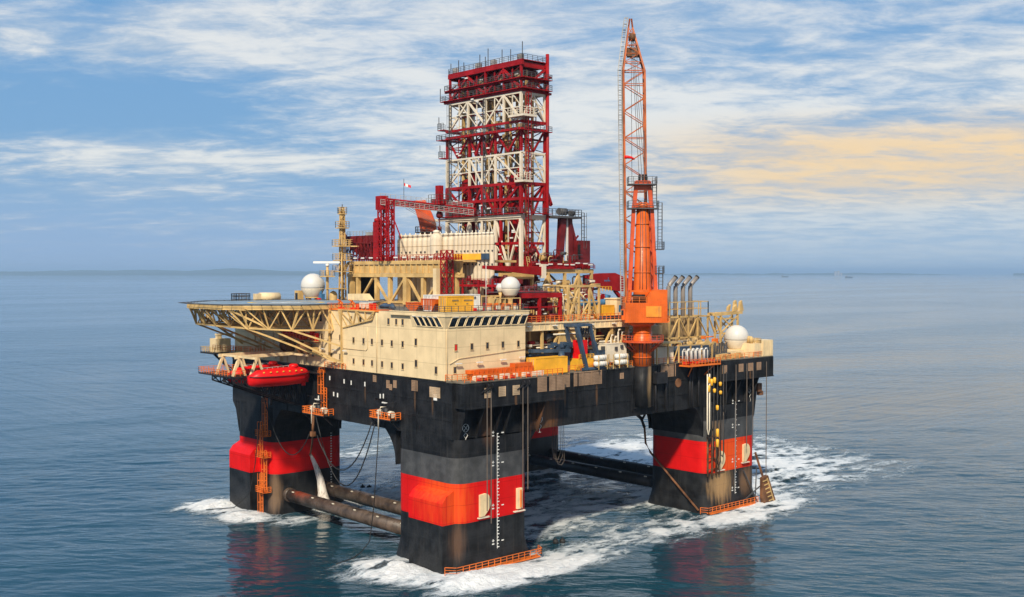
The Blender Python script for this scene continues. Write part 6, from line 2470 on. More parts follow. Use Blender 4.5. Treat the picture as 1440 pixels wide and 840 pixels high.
# red knuckle crane behind
kc = T('red_knuckle_crane', 'long dark red folding boom crane reaching toward the orange crane', 'crane', (66, 30, 50))
b = MB()
def yprism(poly, y0, y1):
    b.prism(poly, 'y', y0, y1)
yprism([(65.0, 55.4), (69.5, 55.9), (75.3, 56.0), (82.6, 53.9), (82.6, 51.2), (76.6, 51.4), (70, 52.4), (65.0, 54.0)], 29.2, 30.6)
yprism([(69.6, 50.2), (76.0, 46.0), (75.4, 44.2), (69.0, 48.6)], 28.9, 30.3)
b.beam((75.8, 29.8, 51.6), (79.9, 29.8, 48.0), 0.7, 0.8)
b.lathe((65.8, 30, 46), [(1.0, 0), (1.0, 9.5)], 14)
b.build('folding_boom', 'red', kc)
b = MB()
b.beam((66.0, 29.7, 51.9), (70.0, 29.7, 52.1), 0.5)
b.beam((65.8, 29.2, 51.6), (79, 29.2, 47.8), 0.12)
b.beam((67.8, 29.2, 49.6), (79, 29.2, 46.8), 0.12)
b.build('lift_ram', 'soot', kc)
b = MB()
b.truss((68.6, 29.4, 46.9), (82, 29.4, 46.3), (68.6, 29.4, 44.8), (82, 29.4, 44.6), 9, 0.24, 0.14, pat='W')
b.build('rest_lattice', 'rail_orange', kc)
b = MB()
for (x, z, w_, h_) in ((71.3, 53.9, 0.5, 0.35), (71.9, 53.85, 0.5, 0.4), (72.5, 53.9, 0.6, 0.45), (73.1, 53.9, 0.35, 0.3), (72.65, 54.5, 0.25, 0.4)):
    b.box((x, 29.16, z), (x + w_ * 0.8, 29.195, z + h_))
b.build('blue_emblem', 'blue', kc)
# ------------------------------------------------------------------ right end of the deck
gh = T('vent_hood_bank', 'bank of white goose-neck vent hoops over an orange ledge at the deck edge', 'vent', (70, -1, DK))
b = MB()
for k in range(5):
    x = 67.2 + k * 1.55
    for y in (-0.2, 1.2):
        b.path([(x, y, DK + 0.2), (x, y, 38.2), (x + 0.25, y, 38.7), (x + 0.8, y, 38.7), (x + 1.05, y, 38.2), (x + 1.05, y, DK + 0.2)], 0.17, 7)
    b.beam((x, -0.2, 38.3), (x, 1.2, 38.3), 0.16)
b.build('hoop', 'white', gh)
b = MB()
b.box((65.8, -1.9, DK - 0.9), (77.3, 1.15, DK - 0.55))
b.rail([(65.9, -1.8, DK - 0.5), (77.2, -1.8, DK - 0.5)], 1.2, 1.1, 0.075)
b.rail([(65.9, -1.8, DK - 0.5), (65.9, 1.1, DK - 0.5)], 1.2, 1.1, 0.075)
b.beam((67, -1.7, DK - 0.9), (69, 1.1, DK - 3.4), 0.2)
b.beam((75, -1.7, DK - 0.9), (75, 1.1, DK - 3.4), 0.2)
b.build('ledge', 'rail_orange', gh)
b = MB()
rr = random.Random(5)
for k in range(18):
    b.cbox((66.3 + rr.random() * 10.5, -1.0 + rr.random() * 1.4, DK - 0.1), (0.5 + rr.random(), 0.5, 0.6))
b.build('valve', 'boat_red', gh)

container('white upright locker container right of the crane pedestal', (61.5, 3.2, DK), (6.6, 2.6, 3.6), 'ivory')
container('white container with navy lower band stacked above the lockers', (59.3, 7.4, 39.5), (6.0, 2.6, 3.2), 'white', door=False)
b = MB()
t_ = T('navy_generator_box', 'navy generator box under the white container right of the crane', 'generator', (61, 6, 38))
b.box((57.4, 5.4, 37.4), (64.4, 9, 39.4))
b.build('case', 'navy', t_)
b = MB()
for k in range(6):
    b.box((58 + k * 1.05, 5.33, 37.8), (58.7 + k * 1.05, 5.395, 39.0))
b.build('louvre', 'grey_dark', t_)
container('long navy shipping container behind the vent hoops', (73.6, 4.6, DK), (12.0, 2.6, 3.2), 'navy', door=False)
sh = T('tan_pipe_shelter', 'tan open-fronted shelter frame over the white lockers by the crane', 'shelter', (63, 2, DK))
b = MB()
for x in (57.6, 61.4, 65.2, 69.4, 73.4, 77.4):
    b.beam((x, 0.7, DK), (x, 0.7, 40.2 if x < 66 else 39.6), 0.26)
    b.beam((x, 6.6, DK), (x, 6.6, 40.2 if x < 66 else 39.6), 0.26)
b.box((57.3, 0.5, 40.2), (65.6, 5.2, 40.5))
b.beam((65.2, 0.7, 39.8), (63.3, 0.7, 36.2), 0.2)
b.beam((65.6, 0.7, 39.6), (78, 0.7, 39.6), 0.24)
b.build('frame', 'tan', sh)

twr = T('tan_lattice_tower', 'tan open lattice boom rest tower near the right-hand radome', 'tower', (88.5, 8, 36))
b = MB()
for x, xt in ((88.2, 88.4), (95.4, 95.2)):
    for y in (6.5, 8.2):
        b.beam((x, y, 36), (xt, y, 46), 0.42)
b.beam((85.6, 6.5, 45.9), (97.0, 6.5, 46.2), 0.5, 0.7)
b.beam((85.6, 8.2, 45.9), (97.0, 8.2, 46.2), 0.5, 0.7)
for y in (6.5, 8.2):
    b.beam((85.7, y, 45.8), (88.4, y, 41), 0.3)
    b.beam((88.4, y, 45.4), (95.2, y, 41.4), 0.28)
    b.beam((95.2, y, 45.4), (88.4, y, 41.4), 0.28)
    b.beam((88.4, y, 41.2), (95.2, y, 41.2), 0.3)
    b.beam((88.4, y, 44.8), (95.2, y, 44.8), 0.25)
    b.beam((88.4, y, 36.6), (92, y, 41), 0.26)
    b.prism([(93.2, 46.6), (94.0, 46.6), (94.4, 48.2), (93.4, 47.6)], 'y', y - 0.3, y + 0.3)
    b.prism([(95.6, 46.6), (97.4, 46.6), (96.6, 49.2), (96.0, 48.8)], 'y', y - 0.3, y + 0.3)
for x in (86, 88.4, 91, 95):
    b.beam((x, 6.5, 46.3), (x, 8.2, 46.3), 0.26)
b.build('lattice', 'tan', twr)

blk = T('cream_deck_house', 'low cream deckhouse with railed edge at the far right corner of the deck', 'building', (96, 3, DK))
b = MB()
b.box((91.5, -1.2, DK + 0.02), (94.3, 6, 39.0))
b.box((94.35, -1.55, DK + 0.02), (98.6, 5.5, 39.7))
b.box((86.5, 1.8, DK), (95, 8.4, 37.38))
for k in range(4):
    b.box((94.6 + k, -1.62, DK + 0.3), (94.75 + k, -1.551, 39.5))
b.build('wall', 'cream_plain', blk)
b = MB()
for k in range(14):
    b.cbox((79.5 + rr.random() * 14, -0.7 + rr.random() * 1.8, DK + 0.5), (0.7 + rr.random(), 0.8, 0.8 + rr.random() * 0.6))
b.build('deck_gear', 'tan', blk)
b = MB()
b.rail([(89.5, 8.4, 39.0), (94.2, 8.4, 39.0)], 1.3, 1.0, 0.07)
b.rail([(91.6, -1.1, 39.0), (94.2, -1.1, 39.0), (94.2, 5.8, 39)], 1.2, 1.0, 0.07)
for p in ((92, 0.2), (93, 1.5)):
    b.lathe((p[0], p[1], 39), [(0.5, 0), (0.55, 1.2), (0.2, 1.7)], 10)
b.build('roof_rail', 'tan', blk)
ww = T('white_deck_vent', 'white round-topped ventilator behind the right-hand radome', 'vent', (96.5, 8.5, 38))
b = MB()
b.lathe((95.6, 9, DK), [(1.1, 0), (1.1, 4.2), (1.4, 4.4), (1.3, 5.0), (0.5, 5.4)], 16)
b.build('drum', 'ivory', ww)
b = MB()
b.lathe((95.6, 9, 41.3), [(0.3, 0), (0.4, 0.7), (0.15, 1.0)], 10)
b.build('lamp', 'rail_orange', ww)
# rigid reels etc by the tower
rl = T('tan_hose_reel', 'tan hose reel drums on the deck between exhaust frame and radome', 'reel', (84, 4, DK))
b = MB()
for x, z in ((80.4, 38.6), (83.0, 38.2)):
    b.tube((x, 4.6, z), (x, 6.6, z), 1.1, n=14)
    b.tube((x, 4.4, z), (x, 4.6, z), 1.5, n=14)
    b.tube((x, 6.6, z), (x, 6.8, z), 1.5, n=14)
    b.beam((x - 1, 5.5, DK), (x, 5.5, z), 0.3)
    b.beam((x + 1, 5.5, DK), (x, 5.5, z), 0.3)
b.build('drum', 'tan', rl)
b = MB()
for k in range(8):
    b.beam((79.5 + k * 0.9, 3, DK), (79.7 + k * 0.9, 3, 38.6 + rr.random()), 0.35)
    b.cbox((79.5 + k * 0.9, 2.2, 36.5), (0.8, 0.8, 0.9))
b.build('winch_gear', 'grey_dark', rl)

# ------------------------------------------------------------------ hoses, floats and gear on the right column
hs = T('float_hose_bundle', 'bundle of dark hanging hoses strung with yellow floats on the right column', 'hose', (76, -2, 34))
b = MB()
for k, (x, z1) in enumerate(((72.6, 17.5), (73.5, 20.5), (74.6, 13.0), (76.0, 12.0), (77.2, 14.0), (78.1, 24.0))):
    b.path([(x, -1.95, DK - 1), (x, -1.95, z1 + 1), (x + 0.15, -1.95, z1), (x + 0.7, -1.95, z1 - 0.6), (x + 1.2, -1.95, z1 + 0.4), (x + 1.2, -1.95, z1 + 9)], 0.12, 6)
b.build('hose', 'rubber', hs)
b = MB()
b.path([(72.0, -2.1, 33), (72.0, -2.1, 20.5), (72.4, -2.1, 19.2), (72.9, -2.1, 20.4), (72.8, -2.1, 33)], 0.16, 7)
b.build('pale_hose', 'ivory', hs)
for x, z, L in ((72.55, 31.6, 1.5), (72.6, 29.6, 1.6), (73.6, 31.0, 1.6), (74.7, 29.0, 1.0), (74.7, 31.4, 1.4), (76.9, 30.4, 1.0), (77.0, 28.4, 0.9), (75.8, 25.0, 1.2), (75.9, 19.2, 1.9), (75.9, 16.8, 1.9)):
    f = MB()
    f.lathe((x, -2.05, z), [(0.15, -L / 2), (0.36, -L / 2 + 0.15), (0.36, L / 2 - 0.15), (0.15, L / 2)], 10)
    f.build('float', 'yellow', hs)
b = MB()
for x in (74.4, 76.0, 77.6, 78.6):
    b.tube((x, -0.45, 9.0), (x, -0.45, 18.5), 0.22, n=8)
for z in (10.5, 13, 15.5, 18):
    b.beam((74.2, -0.3, z), (78.8, -0.3, z), 0.2)
b.build('guide_rail', 'rust', hs)
lt = T('load_rig_shackle', 'rusty shackle gear hanging at the outer right edge of the hull', 'shackle', (97, 2, 27))
b = MB()
b.box((95.6, 0.6, 27.0), (97.2, 2.2, 29.0))
b.box((96.8, 0.9, 26.0), (98.2, 1.9, 27.0))
b.build('block', 'rust', lt)

anc = T('ship_anchor', 'rusty ship anchor hung at the foot of the right column', 'anchor', (95, -1, 4))
b = MB()
b.prism([(93.2, 6.6), (95.2, 7.0), (97.2, 3.0), (99.0, -0.6), (97.8, -1.8), (94.6, -1.8), (93.2, 1.6)], 'y', -2.7, -1.7)
b.prism([(94.4, -1.4), (100.4, -0.9), (100.9, 0.1), (98.4, -0.1), (95.4, -2.2)], 'y', -3.4, -1.2)
b.beam((94.2, -1.8, 6.8), (92.8, -0.6, 12.6), 0.4)
b.build('fluke', 'rust', anc)
b = MB()
for k in range(7):
    z = -0.2 + k * 1.0
    x = 97.6 - k * 0.5
    b.beam((x - 1.6, -2.75, z), (x, -2.75, z + 0.2), 0.22)
b.beam((94.6, -2.75, 6.4), (98.2, -2.75, -0.9), 0.25)
b.build('shank_rib', 'tan', anc)
b = MB()
b.beam((88.0, -0.6, 8.8), (92.6, -1.4, 0.8), 0.26)
b.beam((88.0, -0.6, 1.4), (93.4, -1.5, 4.4), 0.22)
b.beam((92.6, -0.8, 0.9), (92.9, -0.9, 9), 0.18)
b.build('anchor_bolster', 'grey_dark', anc)

# ------------------------------------------------------------------ hose stations hung on the left face
def hose_station(label, y, z, w_, hoses):
    t_ = T('hose_station', label, 'platform', (-1.2, y, z), 'orange hose stations hung on the left hull face')
    b = MB()
    b.box((-2.6, y - w_ / 2, z - 0.2), (-0.13, y + w_ / 2, z))
    b.beam((-2.4, y - w_ / 2 + 0.4, z - 0.2), (-0.15, y - w_ / 2 + 0.4, z - 2.2), 0.2)
    b.beam((-2.4, y + w_ / 2 - 0.4, z - 0.2), (-0.15, y + w_ / 2 - 0.4, z - 2.2), 0.2)
    b.build('floor', 'black', t_)
    b = MB()
    b.rail([(-0.2, y - w_ / 2, z), (-2.55, y - w_ / 2, z), (-2.55, y + w_ / 2, z), (-0.2, y + w_ / 2, z)], 1.35, 1.0, 0.09)
    b.box((-2.6, y - w_ / 2, z + 0.02), (-2.5, y + w_ / 2, z + 0.25))
    b.build('rail', 'rail_orange', t_)
    b = MB()
    for k in range(3):
        yy = y - w_ / 4 + k * w_ / 4
        b.tube((-1.2, yy - 0.5, z + 0.9), (-1.2, yy + 0.5, z + 0.9), 0.7, n=12)
    b.path([(-0.3, y + 1, z + 2.0), (-1.8, y + 0.8, z + 2.2), (-2.6, y + 0.4, z + 1.4), (-2.7, y + 0.3, z - 2)], 0.14, 6)
    b.build('hose_reel', 'ivory', t_)
    b = MB()
    b.beam((-0.2, y + w_ * 0.3, z + 3.3), (-2.8, y + w_ * 0.2, z + 3.9), 0.22)
    b.beam((-0.2, y - w_ * 0.3, z + 3.3), (-2.8, y - w_ * 0.2, z + 3.0), 0.18)
    b.tube((-1.4, y - 0.6, z + 0.1), (-1.4, y - 0.6, z + 2.2), 0.8, n=12)
    b.build('davit_arm', 'black', t_)
    b = MB()
    b.beam((-2.0, y, z + 3.2), (-2.0, y - 1.6, z + 3.2), 0.22)
    b.build('lamp', 'white', t_)
    return t_
hose_station('orange-railed hose station on the black hull face below the quarters', 20.6, 27.3, 7.2, 0)
hose_station('orange-railed hose station near the left column, below the lifeboat truss', 45.2, 25.8, 8.6, 0)
hose_station('small orange hose platform high on the left column under the lifeboats', 66.4, 29.6, 5.0, 0)

def hose(name, label, pts, r, mat='rubber', grp='slack black hoses hanging from the hose stations'):
    o = MB().path(pts, r, 6)
    o = o.build(name, mat)
    o['label'] = label
    o['category'] = 'hose'
    o['group'] = grp
def sag(p, q, drop, n=14):
    p, q = Vector(p), Vector(q)
    return [tuple(p.lerp(q, i / n) - Vector((0, 0, drop * 4 * (i / n) * (1 - i / n)))) for i in range(n + 1)]
hose('hanging_hose', 'deepest slack black hose looping between the two column hose stations', sag((-2.6, 44.0, 25.5), (-2.6, 22.3, 26.0), 13.5), 0.13)
hose('hanging_hose', 'shallower slack black hose strung between the two hose stations', sag((-2.6, 43.6, 21.5), (-2.6, 23.2, 26.4), 8.5), 0.12)
hose('hanging_hose', 'slack hose draped across the red band of the left column', sag((-2.6, 66.6, 29.3), (-2.6, 46.5, 21.5), 9.0), 0.11)
hose('trailing_hose', 'thin hose dropping from the right hose station into the foam', [(-2.7, 20.6, 27), (-3.0, 21.2, 18), (-3.2, 21.8, 10), (-4.0, 22.2, 3), (-6, 22.2, 1.2), (-9, 20.5, 0.9), (-13.5, 19.5, 0.8)], 0.10)
hose('trailing_hose', 'thin hose running down the left column fender into the bow wave', [(-2.7, 66.6, 29.3), (-2.6, 68.4, 20), (-2.9, 69.6, 12), (-3.6, 71, 5), (-6, 74, 1.6), (-11, 78, 1.2)], 0.10)
ph = T('hose_pulley', 'cluster of hose couplings dangling below the left hose station', 'coupling', (-2.6, 45, 24))
b = MB()
b.tube((-2.6, 45.0, 25.6), (-2.6, 45.2, 21.8), 0.3, n=8)
b.cbox((-2.6, 45.2, 21.6), (0.9, 0.9, 1.0))
b.build('coupling', 'rust', ph)
hose('discharge_hose', 'rusty discharge hose ending above the falling water jet', sag((-2.6, 45.2, 21.4), (9.2, 65.8, 13.2), 1.0), 0.2, 'rust', 'discharge hose')

# water falling from the discharge hose
m, t = newmat('falling_water')
oc = t.n('ShaderNodeTexCoord').outputs['Object']
f1 = t.noise(t.map(oc, scale=(2.5, 2.5, 0.5)), 1.0, 6, 0.65)
bs = t.n('ShaderNodeBsdfPrincipled', ins={'Base Color': t.mix(f1, (0.62, 0.52, 0.42), (0.88, 0.84, 0.80)), 'Roughness': 0.6})
tr = t.n('ShaderNodeBsdfTransparent')
mm = t.n('ShaderNodeMixShader', ins={0: t.rng(f1, 0.30, 0.52, 0.15, 0.95), 1: tr.outputs[0], 2: bs.outputs[0]})
t.n('ShaderNodeOutputMaterial', ins={0: mm.outputs[0]})
M['falling_water'] = m
b = MB()
js = [(9.2, 65.7, 13.4), (9.8, 65.5, 12.2), (10.8, 65.2, 9.8), (11.6, 65.0, 7.2), (12.1, 64.8, 4.2), (12.3, 64.6, 1.6), (12.4, 64.6, 0.2)]
b.path(js, [0.25, 0.38, 0.62, 0.85, 1.1, 1.6, 2.3], 14)
b.path([(x + 0.25, y - 0.25, z) for x, y, z in js], [0.12, 0.2, 0.36, 0.55, 0.75, 1.1, 1.7], 12)
o = b.build('water_jet', 'falling_water', kind='stuff')
o['label'] = 'white jet of discharged water falling beside the left column'
o['category'] = 'water jet'

# floats on the water
fb = None
for k, (x, y, lb) in enumerate(((33.0, 78.7, 'left one of two black floats bobbing between the left and front columns'), (34.0, 77.2, 'right one of two black floats bobbing between the left and front columns'), (30.2, 4.6, 'left one of two black floats in the foam right of the front column'), (31.6, 4.0, 'right one of two black floats in the foam right of the front column'))):
    if fb is None:
        fb = T('marker_float', lb, 'float', (x, y, 0.4), 'small black floats on the water', local=True)
        b = MB()
        b.lathe((0, 0, -0.5), [(0.35, 0), (0.62, 0.25), (0.62, 0.85), (0.35, 1.05), (0.16, 1.1), (0.16, 1.35)], 12)
        b.build('body', 'rubber', fb)
    else:
        dup(fb, (x, y, 0.4), lb)

# distant ships and a towerblock cluster on the far coast
def far(px, dist, off=0.0):
    la = (px - 720) / 1517
    c, s = math.cos(R(YAW)), math.sin(R(YAW))
    return Vector((CAM[0] + dist * (s + c * la), CAM[1] + dist * (c - s * la), 0))
shp = None
for px, dist, lb in ((1194, 13000, 'tiny freighter on the horizon right of the crane'), (1104, 15000, 'tiny freighter on the horizon nearest the exhaust stacks')):
    p = far(px, dist)
    if shp is None:
        shp = T('distant_ship', lb, 'ship', p, 'distant ships', rz=R(-YAW), local=True)
        b = MB()
        b.prism([(-45, 0), (42, 0), (50, 11), (-47, 11)], 'y', -7, 7)
        b.build('ship_hull', 'navy', shp)
        b = MB()
        b.box((-40, -6, 11), (-26, 6, 20))
        b.box((-36, -2, 20), (-32, 2, 26))
        b.build('superstructure', 'grey', shp)
    else:
        dup(shp, p, lb)
twb = T('tower_block', 'pale tower block cluster standing on the far right coast', 'building', far(1178, 25000), rz=R(-YAW), local=True)
b = MB()
b.box((-70, 0, 0), (-20, 40, 92))
b.box((0, 10, 0), (50, 50, 105))
b.box((70, 0, 0), (110, 40, 60))
b.build('tower', 'grey', twb)

# ------------------------------------------------------------------ roof, helideck-edge and deck gear
rr = random.Random(21)
def monitor(label, x, y, z):
    t_ = T('fire_monitor', label, 'fire monitor', (x, y, z), 'orange fire monitors at the helideck edge')
    b = MB()
    b.tube((x, y, z), (x, y, z + 1.1), 0.16, n=8)
    b.box((x - 0.5, y - 0.5, z), (x + 0.5, y + 0.5, z + 0.3))
    b.build('pedestal', 'boat_red', t_)
    b = MB()
    b.path([(x, y, z + 1.1), (x - 0.3, y - 0.2, z + 1.5), (x - 1.3, y - 0.5, z + 1.9)], [0.2, 0.22, 0.13], 8)
    b.tube((x - 0.2, y - 0.6, z + 1.1), (x - 0.2, y + 0.6, z + 1.1), 0.3, n=10)
    b.build('nozzle', 'rail_orange', t_)
monitor('orange fire monitor on the helideck walkway, nearer of the two to the bridge', 1.6, 36.0, 48.5)
monitor('orange fire monitor on the helideck walkway, farther of the two from the bridge', 1.6, 40.5, 48.5)
t_ = T('foam_trolley', 'white and red foam trolley on the walkway beside the helideck', 'trolley', (1.5, 31, 48.5))
b = MB()
b.box((0.8, 30, 48.7), (2.4, 32.6, 49.9))
b.tube((1.2, 29.4, 49.2), (2.2, 29.4, 49.2), 0.4, n=10)
b.build('tank', 'ivory', t_)
b = MB()
for y in (30.3, 32.2):
    b.tube((0.7, y, 48.75), (2.5, y, 48.75), 0.26, n=10)
b.build('wheel', 'rubber', t_)
b = MB()
b.box((0.7, 28.2, 48.52), (2.0, 29.0, 49.8))
b.box((0.9, 33.2, 48.52), (2.1, 34.0, 49.6))
b.build('red_locker', 'boat_red', t_)
t_ = T('tarpaulin_roll', 'dark blue tarpaulin bundle lying on the roof right of the helideck', 'tarpaulin', (4, 27, 48.5))
b = MB()
b.path([(5.5, 31.5, 49.0), (5.2, 29.5, 49.2), (4.6, 27.6, 49.1), (4.2, 25.8, 49.2), (3.9, 24.6, 48.9)], [0.4, 0.55, 0.45, 0.6, 0.35], 9)
b.build('bundle', 'navy', t_)
t_ = T('wedge_vent_housing', 'cream wedge-shaped vent housing on the roof left of the girder legs', 'vent housing', (23.5, 64.5, 48.4))
b = MB()
b.prism([(59.6, 48.4), (68.2, 48.4), (68.2, 50.9), (63.0, 51.0)], 'x', 22.0, 24.4)
b.box((21.9, 66.4, 49.4), (22.6, 68.6, 50.9))
b.build('housing', 'cream_plain', t_)
t_ = T('dark_windowed_cabinet', 'small tan cabinet with a dark window left of the helideck radome', 'cabinet', (16.4, 82, 48.6))
b = MB()
b.box((15.8, 81.4, 48.45), (17.3, 83.2, 51.6))
b.build('case', 'tan', t_)
b = MB()
b.box((15.74, 81.7, 49.3), (15.79, 82.8, 51.0))
b.build('window', 'glass', t_)
t_ = T('domed_tan_tank', 'small domed tan tank on the roof between radome and signal mast', 'tank', (21, 74, 48.4))
b = MB()
b.lathe((20.6, 73.0, 48.4), [(0.9, 0), (1.0, 0.4), (1.0, 2.2), (0.7, 2.9), (0.1, 3.2)], 14)
b.build('shell', 'tan', t_)
b = MB()
b.box((19.4, 76.5, 48.4), (20.4, 78.0, 50.8))
b.beam((19.6, 77.2, 50.8), (19.9, 77.6, 52.4), 0.4)
t_2 = T('blue_deck_winch', 'blue deck winch with a red drum at the foot of the left radome', 'winch', (20, 77, 48.4))
b.build('winch_frame', 'blue', t_2)
b = MB()
b.tube((19.2, 76.6, 49.2), (19.2, 77.9, 49.2), 0.55, n=12)
b.build('drum', 'boat_red', t_2)
# helicopter cradle gear on the far side of the helideck
t_ = T('dark_basket_rack', 'dark open basket rack standing beyond the helideck far edge', 'rack', (0, 85, 48.5))
b = MB()
b.box((-3, 83.2, 48.36), (14, 86.2, 48.8))
b.beam((-2.6, 84.5, 48.4), (-0.1, 84.4, 44), 0.3)
b.rail([(0.0, 83.6, 48.8), (0.0, 86, 48.8), (3.6, 86, 48.8), (3.6, 83.6, 48.8)], 2.2, 0.8, 0.1, True)
for z in (49.4, 50.4):
    b.box((0.1, 83.7, z), (3.5, 85.9, z + 0.12))
b.build('basket', 'grey_dark', t_)
t_ = T('cream_refuel_tank', 'cream horizontal refuelling tank beyond the helideck far edge', 'tank', (9, 84.8, 48.8))
b = MB()
b.tube((7.0, 85, 50.0), (12.2, 84.6, 50.0), 1.15, n=16)
b.box((5.6, 84, 48.82), (6.9, 85.6, 50.9))
b.build('tank', 'cream_plain', t_)
b = MB()
b.box((7.2, 84.2, 48.82), (11.8, 85.5, 49.1))
b.build('skid', 'boat_red', t_)
# bridge-roof gear behind the parapet
t_ = T('roof_gear_rack', 'orange and tan rack of gear along the bridge roof under the radomes', 'rack', (16, 7, 48.7))
b = MB()
for x in (13.0, 14.6, 16.2, 18.0, 20.2):
    b.beam((x, 4.6, 48.7), (x, 4.6, 51.0), 0.16)
    b.beam((x, 8.0, 48.7), (x, 8.0, 51.4), 0.16)
b.beam((13, 4.6, 51.0), (20.2, 4.6, 51.0), 0.18)
b.beam((13, 8, 51.4), (20.4, 8, 51.4), 0.3)
b.box((17.2, 8.2, 48.72), (20.4, 11, 51.2))
b.build('frame', 'tan', t_)
b = MB()
for k in range(6):
    b.cbox((13.2 + k * 1.2, 5.6 + rr.random(), 49.3), (0.9, 1.0, 1.1 + rr.random() * 0.6))
b.build('gear_box', 'rail_orange', t_)
b = MB()
for k in range(5):
    b.cbox((9.0 + k * 2.3, 3.7, 49.1 + 0.2 * rr.random()), (0.8, 0.5, 0.7))
b.build('small_crate', 'ivory', t_)
b = MB()
for k in range(4):
    b.cbox((8.0 + k * 1.9, 4.1, 49.0), (0.5, 0.5, 0.5))
b.build('life_ring_case', 'boat_red', t_)
t_ = T('whip_aerials', 'thin whip aerial rising from the bridge roof behind the white container', 'aerial', (12, 8, 48.7))
b = MB()
b.tube((12.6, 6.2, 48.7), (12.6, 6.2, 58.0), 0.09, 0.05, n=6)
b.build('whip', 'white', t_)

# gallery with orange rail and clutter along the quarters under the helideck
t_ = T('quarters_gallery', 'narrow gallery with orange handrail along the quarters below the helideck', 'gallery', (-1, 60, 37.5))
b = MB()
b.box((-1.5, 62.2, 37.2), (-0.02, 84, 37.4))
b.box((-1.3, 46, 41.2), (-0.02, 61.5, 41.35))
b.build('floor', 'tan', t_)
b = MB()
b.rail([(-1.45, 62.4, 37.4), (-1.45, 83.8, 37.4)], 1.15, 1.3, 0.07)
b.rail([(-1.25, 46.2, 41.35), (-1.25, 61.4, 41.35)], 1.15, 1.3, 0.07)
b.build('rail', 'rail_orange', t_)
b = MB()
for k in range(10):
    y = 46.8 + k * 1.5
    b.cbox((-0.7, y, 42.0 + rr.random() * 0.6), (0.8, 0.8, 1.0 + rr.random()))
b.build('locker', 'boat_red', t_)
b = MB()
for k in range(7):
    y = 63 + k * 3
    b.cbox((-0.8, y, 40.2), (0.3, 1.2, 0.18))
b.build('batten_light', 'white', t_)
b = MB()
b.ladder((-0.5, 71, 37.4), (-0.5, 71, 47), (0, 1, 0), 0.7, 0.07, 0.6, True, (-1, 0, 0))
b.path([(-0.3, 74, 37.5), (-0.3, 74, 43), (-0.3, 80, 43), (-0.3, 80, 47)], 0.3, 8)
b.path([(-0.25, 58, 42), (-0.25, 58, 46), (-0.25, 48, 46.2)], 0.2, 8)
b.build('duct', 'cream_plain', t_)

# racking floors and fingerboards inside the derrick
b = MB()
for z in (61.5, 65.5, 73.4, 80.5, 87.2, 94.5):
    for k in range(9):
        y = 30.4 + k * 3.1
        if rr.random() < 0.8:
            b.beam((44.0, y, z), (50.6, y, z), 0.22)
    b.beam((46.0, 30, z), (46.0, 56, z), 0.25)
b.build('fingerboard', 'red_dark', der)
b = MB()
for k in range(30):
    z = 58 + rr.random() * 46
    b.cbox((43.05, 30 + rr.random() * 25, z), (0.25, 0.9, 0.3))
b.build('floodlight', 'white', der)
b = MB()
for k in range(14):
    y = 30.5 + rr.random() * 25
    z0_ = 57 + rr.random() * 10
    b.path([(44.3 + rr.random() * 5, y, z0_), (44.5 + rr.random() * 4, y + rr.random(), z0_ + 8), (45 + rr.random() * 4, y + 1.5 * rr.random(), z0_ + 18 + rr.random() * 12)], 0.12, 5)
b.build('service_hose', 'soot', der)
b = MB()
for k in range(8):
    y = 31.5 + k * 3.1
    b.cbox((47.3, y, 102.6 + 0.6 * rr.random()), (5.2, 1.6, 1.0))
    b.cbox((47.3, y, 99.4 + 0.8 * rr.random()), (5.0, 1.2, 0.8))
b.build('crown_machinery', 'red_dark', der)

# deck clutter between the quarters and the crane
t_ = T('deck_valve_skid', 'tangle of tan pipes and grey valves on deck behind the blue frame', 'pipe skid', (44, 4, DK))
b = MB()
for k in range(16):
    x = 40.5 + rr.random() * 13
    z = DK + 0.6 + rr.random() * 6.5
    y = 3.0 + rr.random() * 1.8
    b.path([(x, y, DK), (x, y, z), (x + 0.25, y, z + 0.3), (x + 1.0 + rr.random() * 2.5, y, z + 0.3)], 0.09 + 0.1 * rr.random(), 6)
b.build('pipe', 'tan', t_)
b = MB()
for k in range(12):
    b.cbox((40.5 + rr.random() * 12, 2.6 + rr.random(), DK + 0.6 + rr.random() * 4), (0.7, 0.6, 0.7))
b.build('valve', 'grey_dark', t_)
for k, (x, y, z) in enumerate(((22.5, 4.95, 45.2), (30, 4.95, 45.2), (41, 4.95, 45.1), (48, 4.95, 45.1), (54, 4.95, 45.2))):
    lb = MB()
    lb.cbox((x, y - 0.35, z), (1.1, 0.5, 0.18))
    lb.beam((x, y - 0.1, z - 0.05), (x, y + 0.1, z - 0.4), 0.08)
    lb.build('batten_light', 'white', core)
t_ = T('navy_mud_pump', 'navy mud pump skid low on deck beside the yellow workshop', 'pump', (38, 7.4, 46))
b = MB()
for k in range(5):
    b.tube((44.5 + k * 1.4, 5.6, 46.4), (45.5 + k * 1.4, 5.6, 46.4), 0.4, n=10)
b.box((44.2, 5.4, 45.92), (51, 6.4, 46.1))
b.build('skid', 'navy', t_)

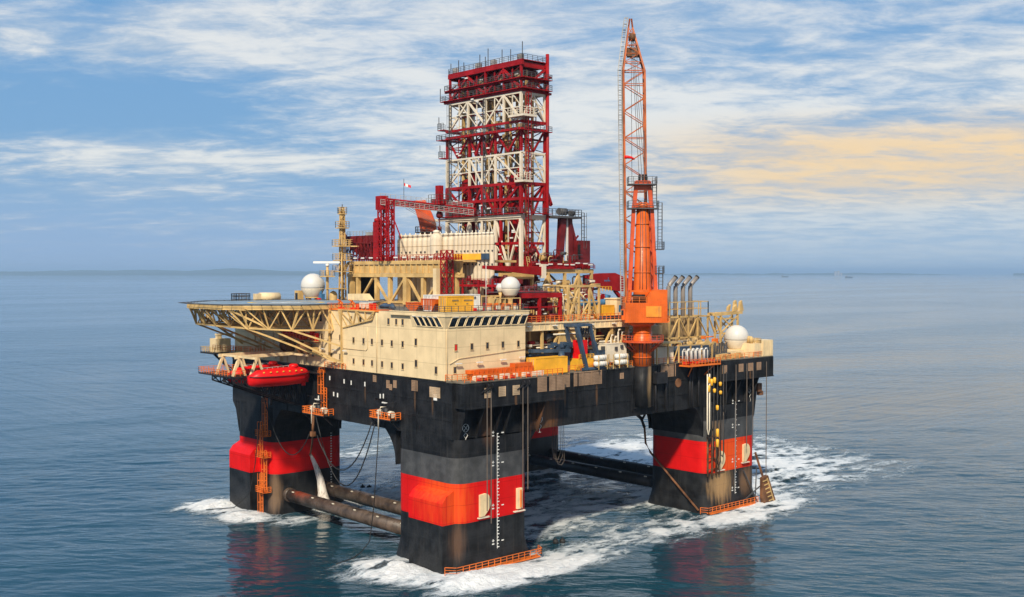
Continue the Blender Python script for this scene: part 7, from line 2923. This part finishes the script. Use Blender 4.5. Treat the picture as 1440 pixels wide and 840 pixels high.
# more plant in the bays between the drill floor and the crane
def plant(label, name, cat, n, xr, yr, zr, mats, seed, base):
    q = random.Random(seed)
    t_ = T(name, label, cat, base)
    kinds = {}
    for k in range(n):
        x, y, z = q.uniform(*xr), q.uniform(*yr), q.uniform(*zr)
        c_ = q.random()
        if c_ < 0.3:
            nm, b = 'pipe', MB().path([(x, y, zr[0]), (x, y, z), (x + 0.3, y, z + 0.3), (x + q.uniform(1, 4), y, z + 0.3)], q.uniform(0.08, 0.18), 6)
        elif c_ < 0.5:
            nm, b = 'tank', MB().tube((x, y, z), (x + q.uniform(0.8, 2), y, z), q.uniform(0.3, 0.7), n=12)
        elif c_ < 0.7:
            L = q.uniform(1.5, 4)
            nm, b = 'stair', MB().ladder((x, y, z - L * 0.5), (x + q.uniform(-1, 1), y, z + L * 0.5), (0, 1, 0), 0.8, 0.06, 0.5, False)
        elif c_ < 0.85:
            nm, b = 'handrail', MB().rail([(x, y, z), (x + q.uniform(2, 4), y, z)], 1.1, 1.0, 0.06)
        else:
            w_, h_ = q.uniform(0.6, 1.6), q.uniform(0.5, 1.4)
            nm, b = 'cabinet', MB().box((x, y, z), (x + w_, y + 0.9, z + h_)).box((x + 0.1, y - 0.04, z + 0.1), (x + w_ - 0.1, y - 0.002, z + h_ - 0.1))
        b._build(nm, mats[k % len(mats)], t_)
plant('maze of tan and red pipes under the drill floor right of the derrick', 'manifold_bay', 'pipe manifold', 52, (43, 60), (22, 24.4), (46.2, 54), ['tan', 'red_dark', 'ivory', 'grey_dark', 'red'], 4, (52, 23, 46))
plant('jumble of valves, stairs and red tanks behind the blue frame', 'valve_bay', 'pipe manifold', 44, (21.5, 55), (5.6, 8.8), (36.2, 43), ['tan', 'ivory', 'red', 'grey_dark', 'cream_plain'], 5, (38, 7, DK))
plant('mixed lockers, pipes and handrails around the foot of the exhaust stacks', 'deck_plant', 'deck plant', 40, (66, 92), (7.5, 10.8), (36.2, 40.2), ['tan', 'grey', 'cream_plain', 'rail_orange', 'grey_dark'], 6, (78, 9, DK))
plant('pipes, stairs and lockers crowding the upper deck left of the orange crane', 'upper_deck_plant', 'deck plant', 44, (34, 57), (14.5, 22), (46, 52), ['tan', 'red_dark', 'ivory', 'red', 'yellow'], 8, (46, 18, 46))
plant('red pipework and cabinets crowding the drill floor at the derrick foot', 'drill_floor_plant', 'deck plant', 34, (43, 60), (25.6, 29), (57, 61.5), ['red', 'red_dark', 'tan', 'grey_dark'], 9, (52, 27, 57))
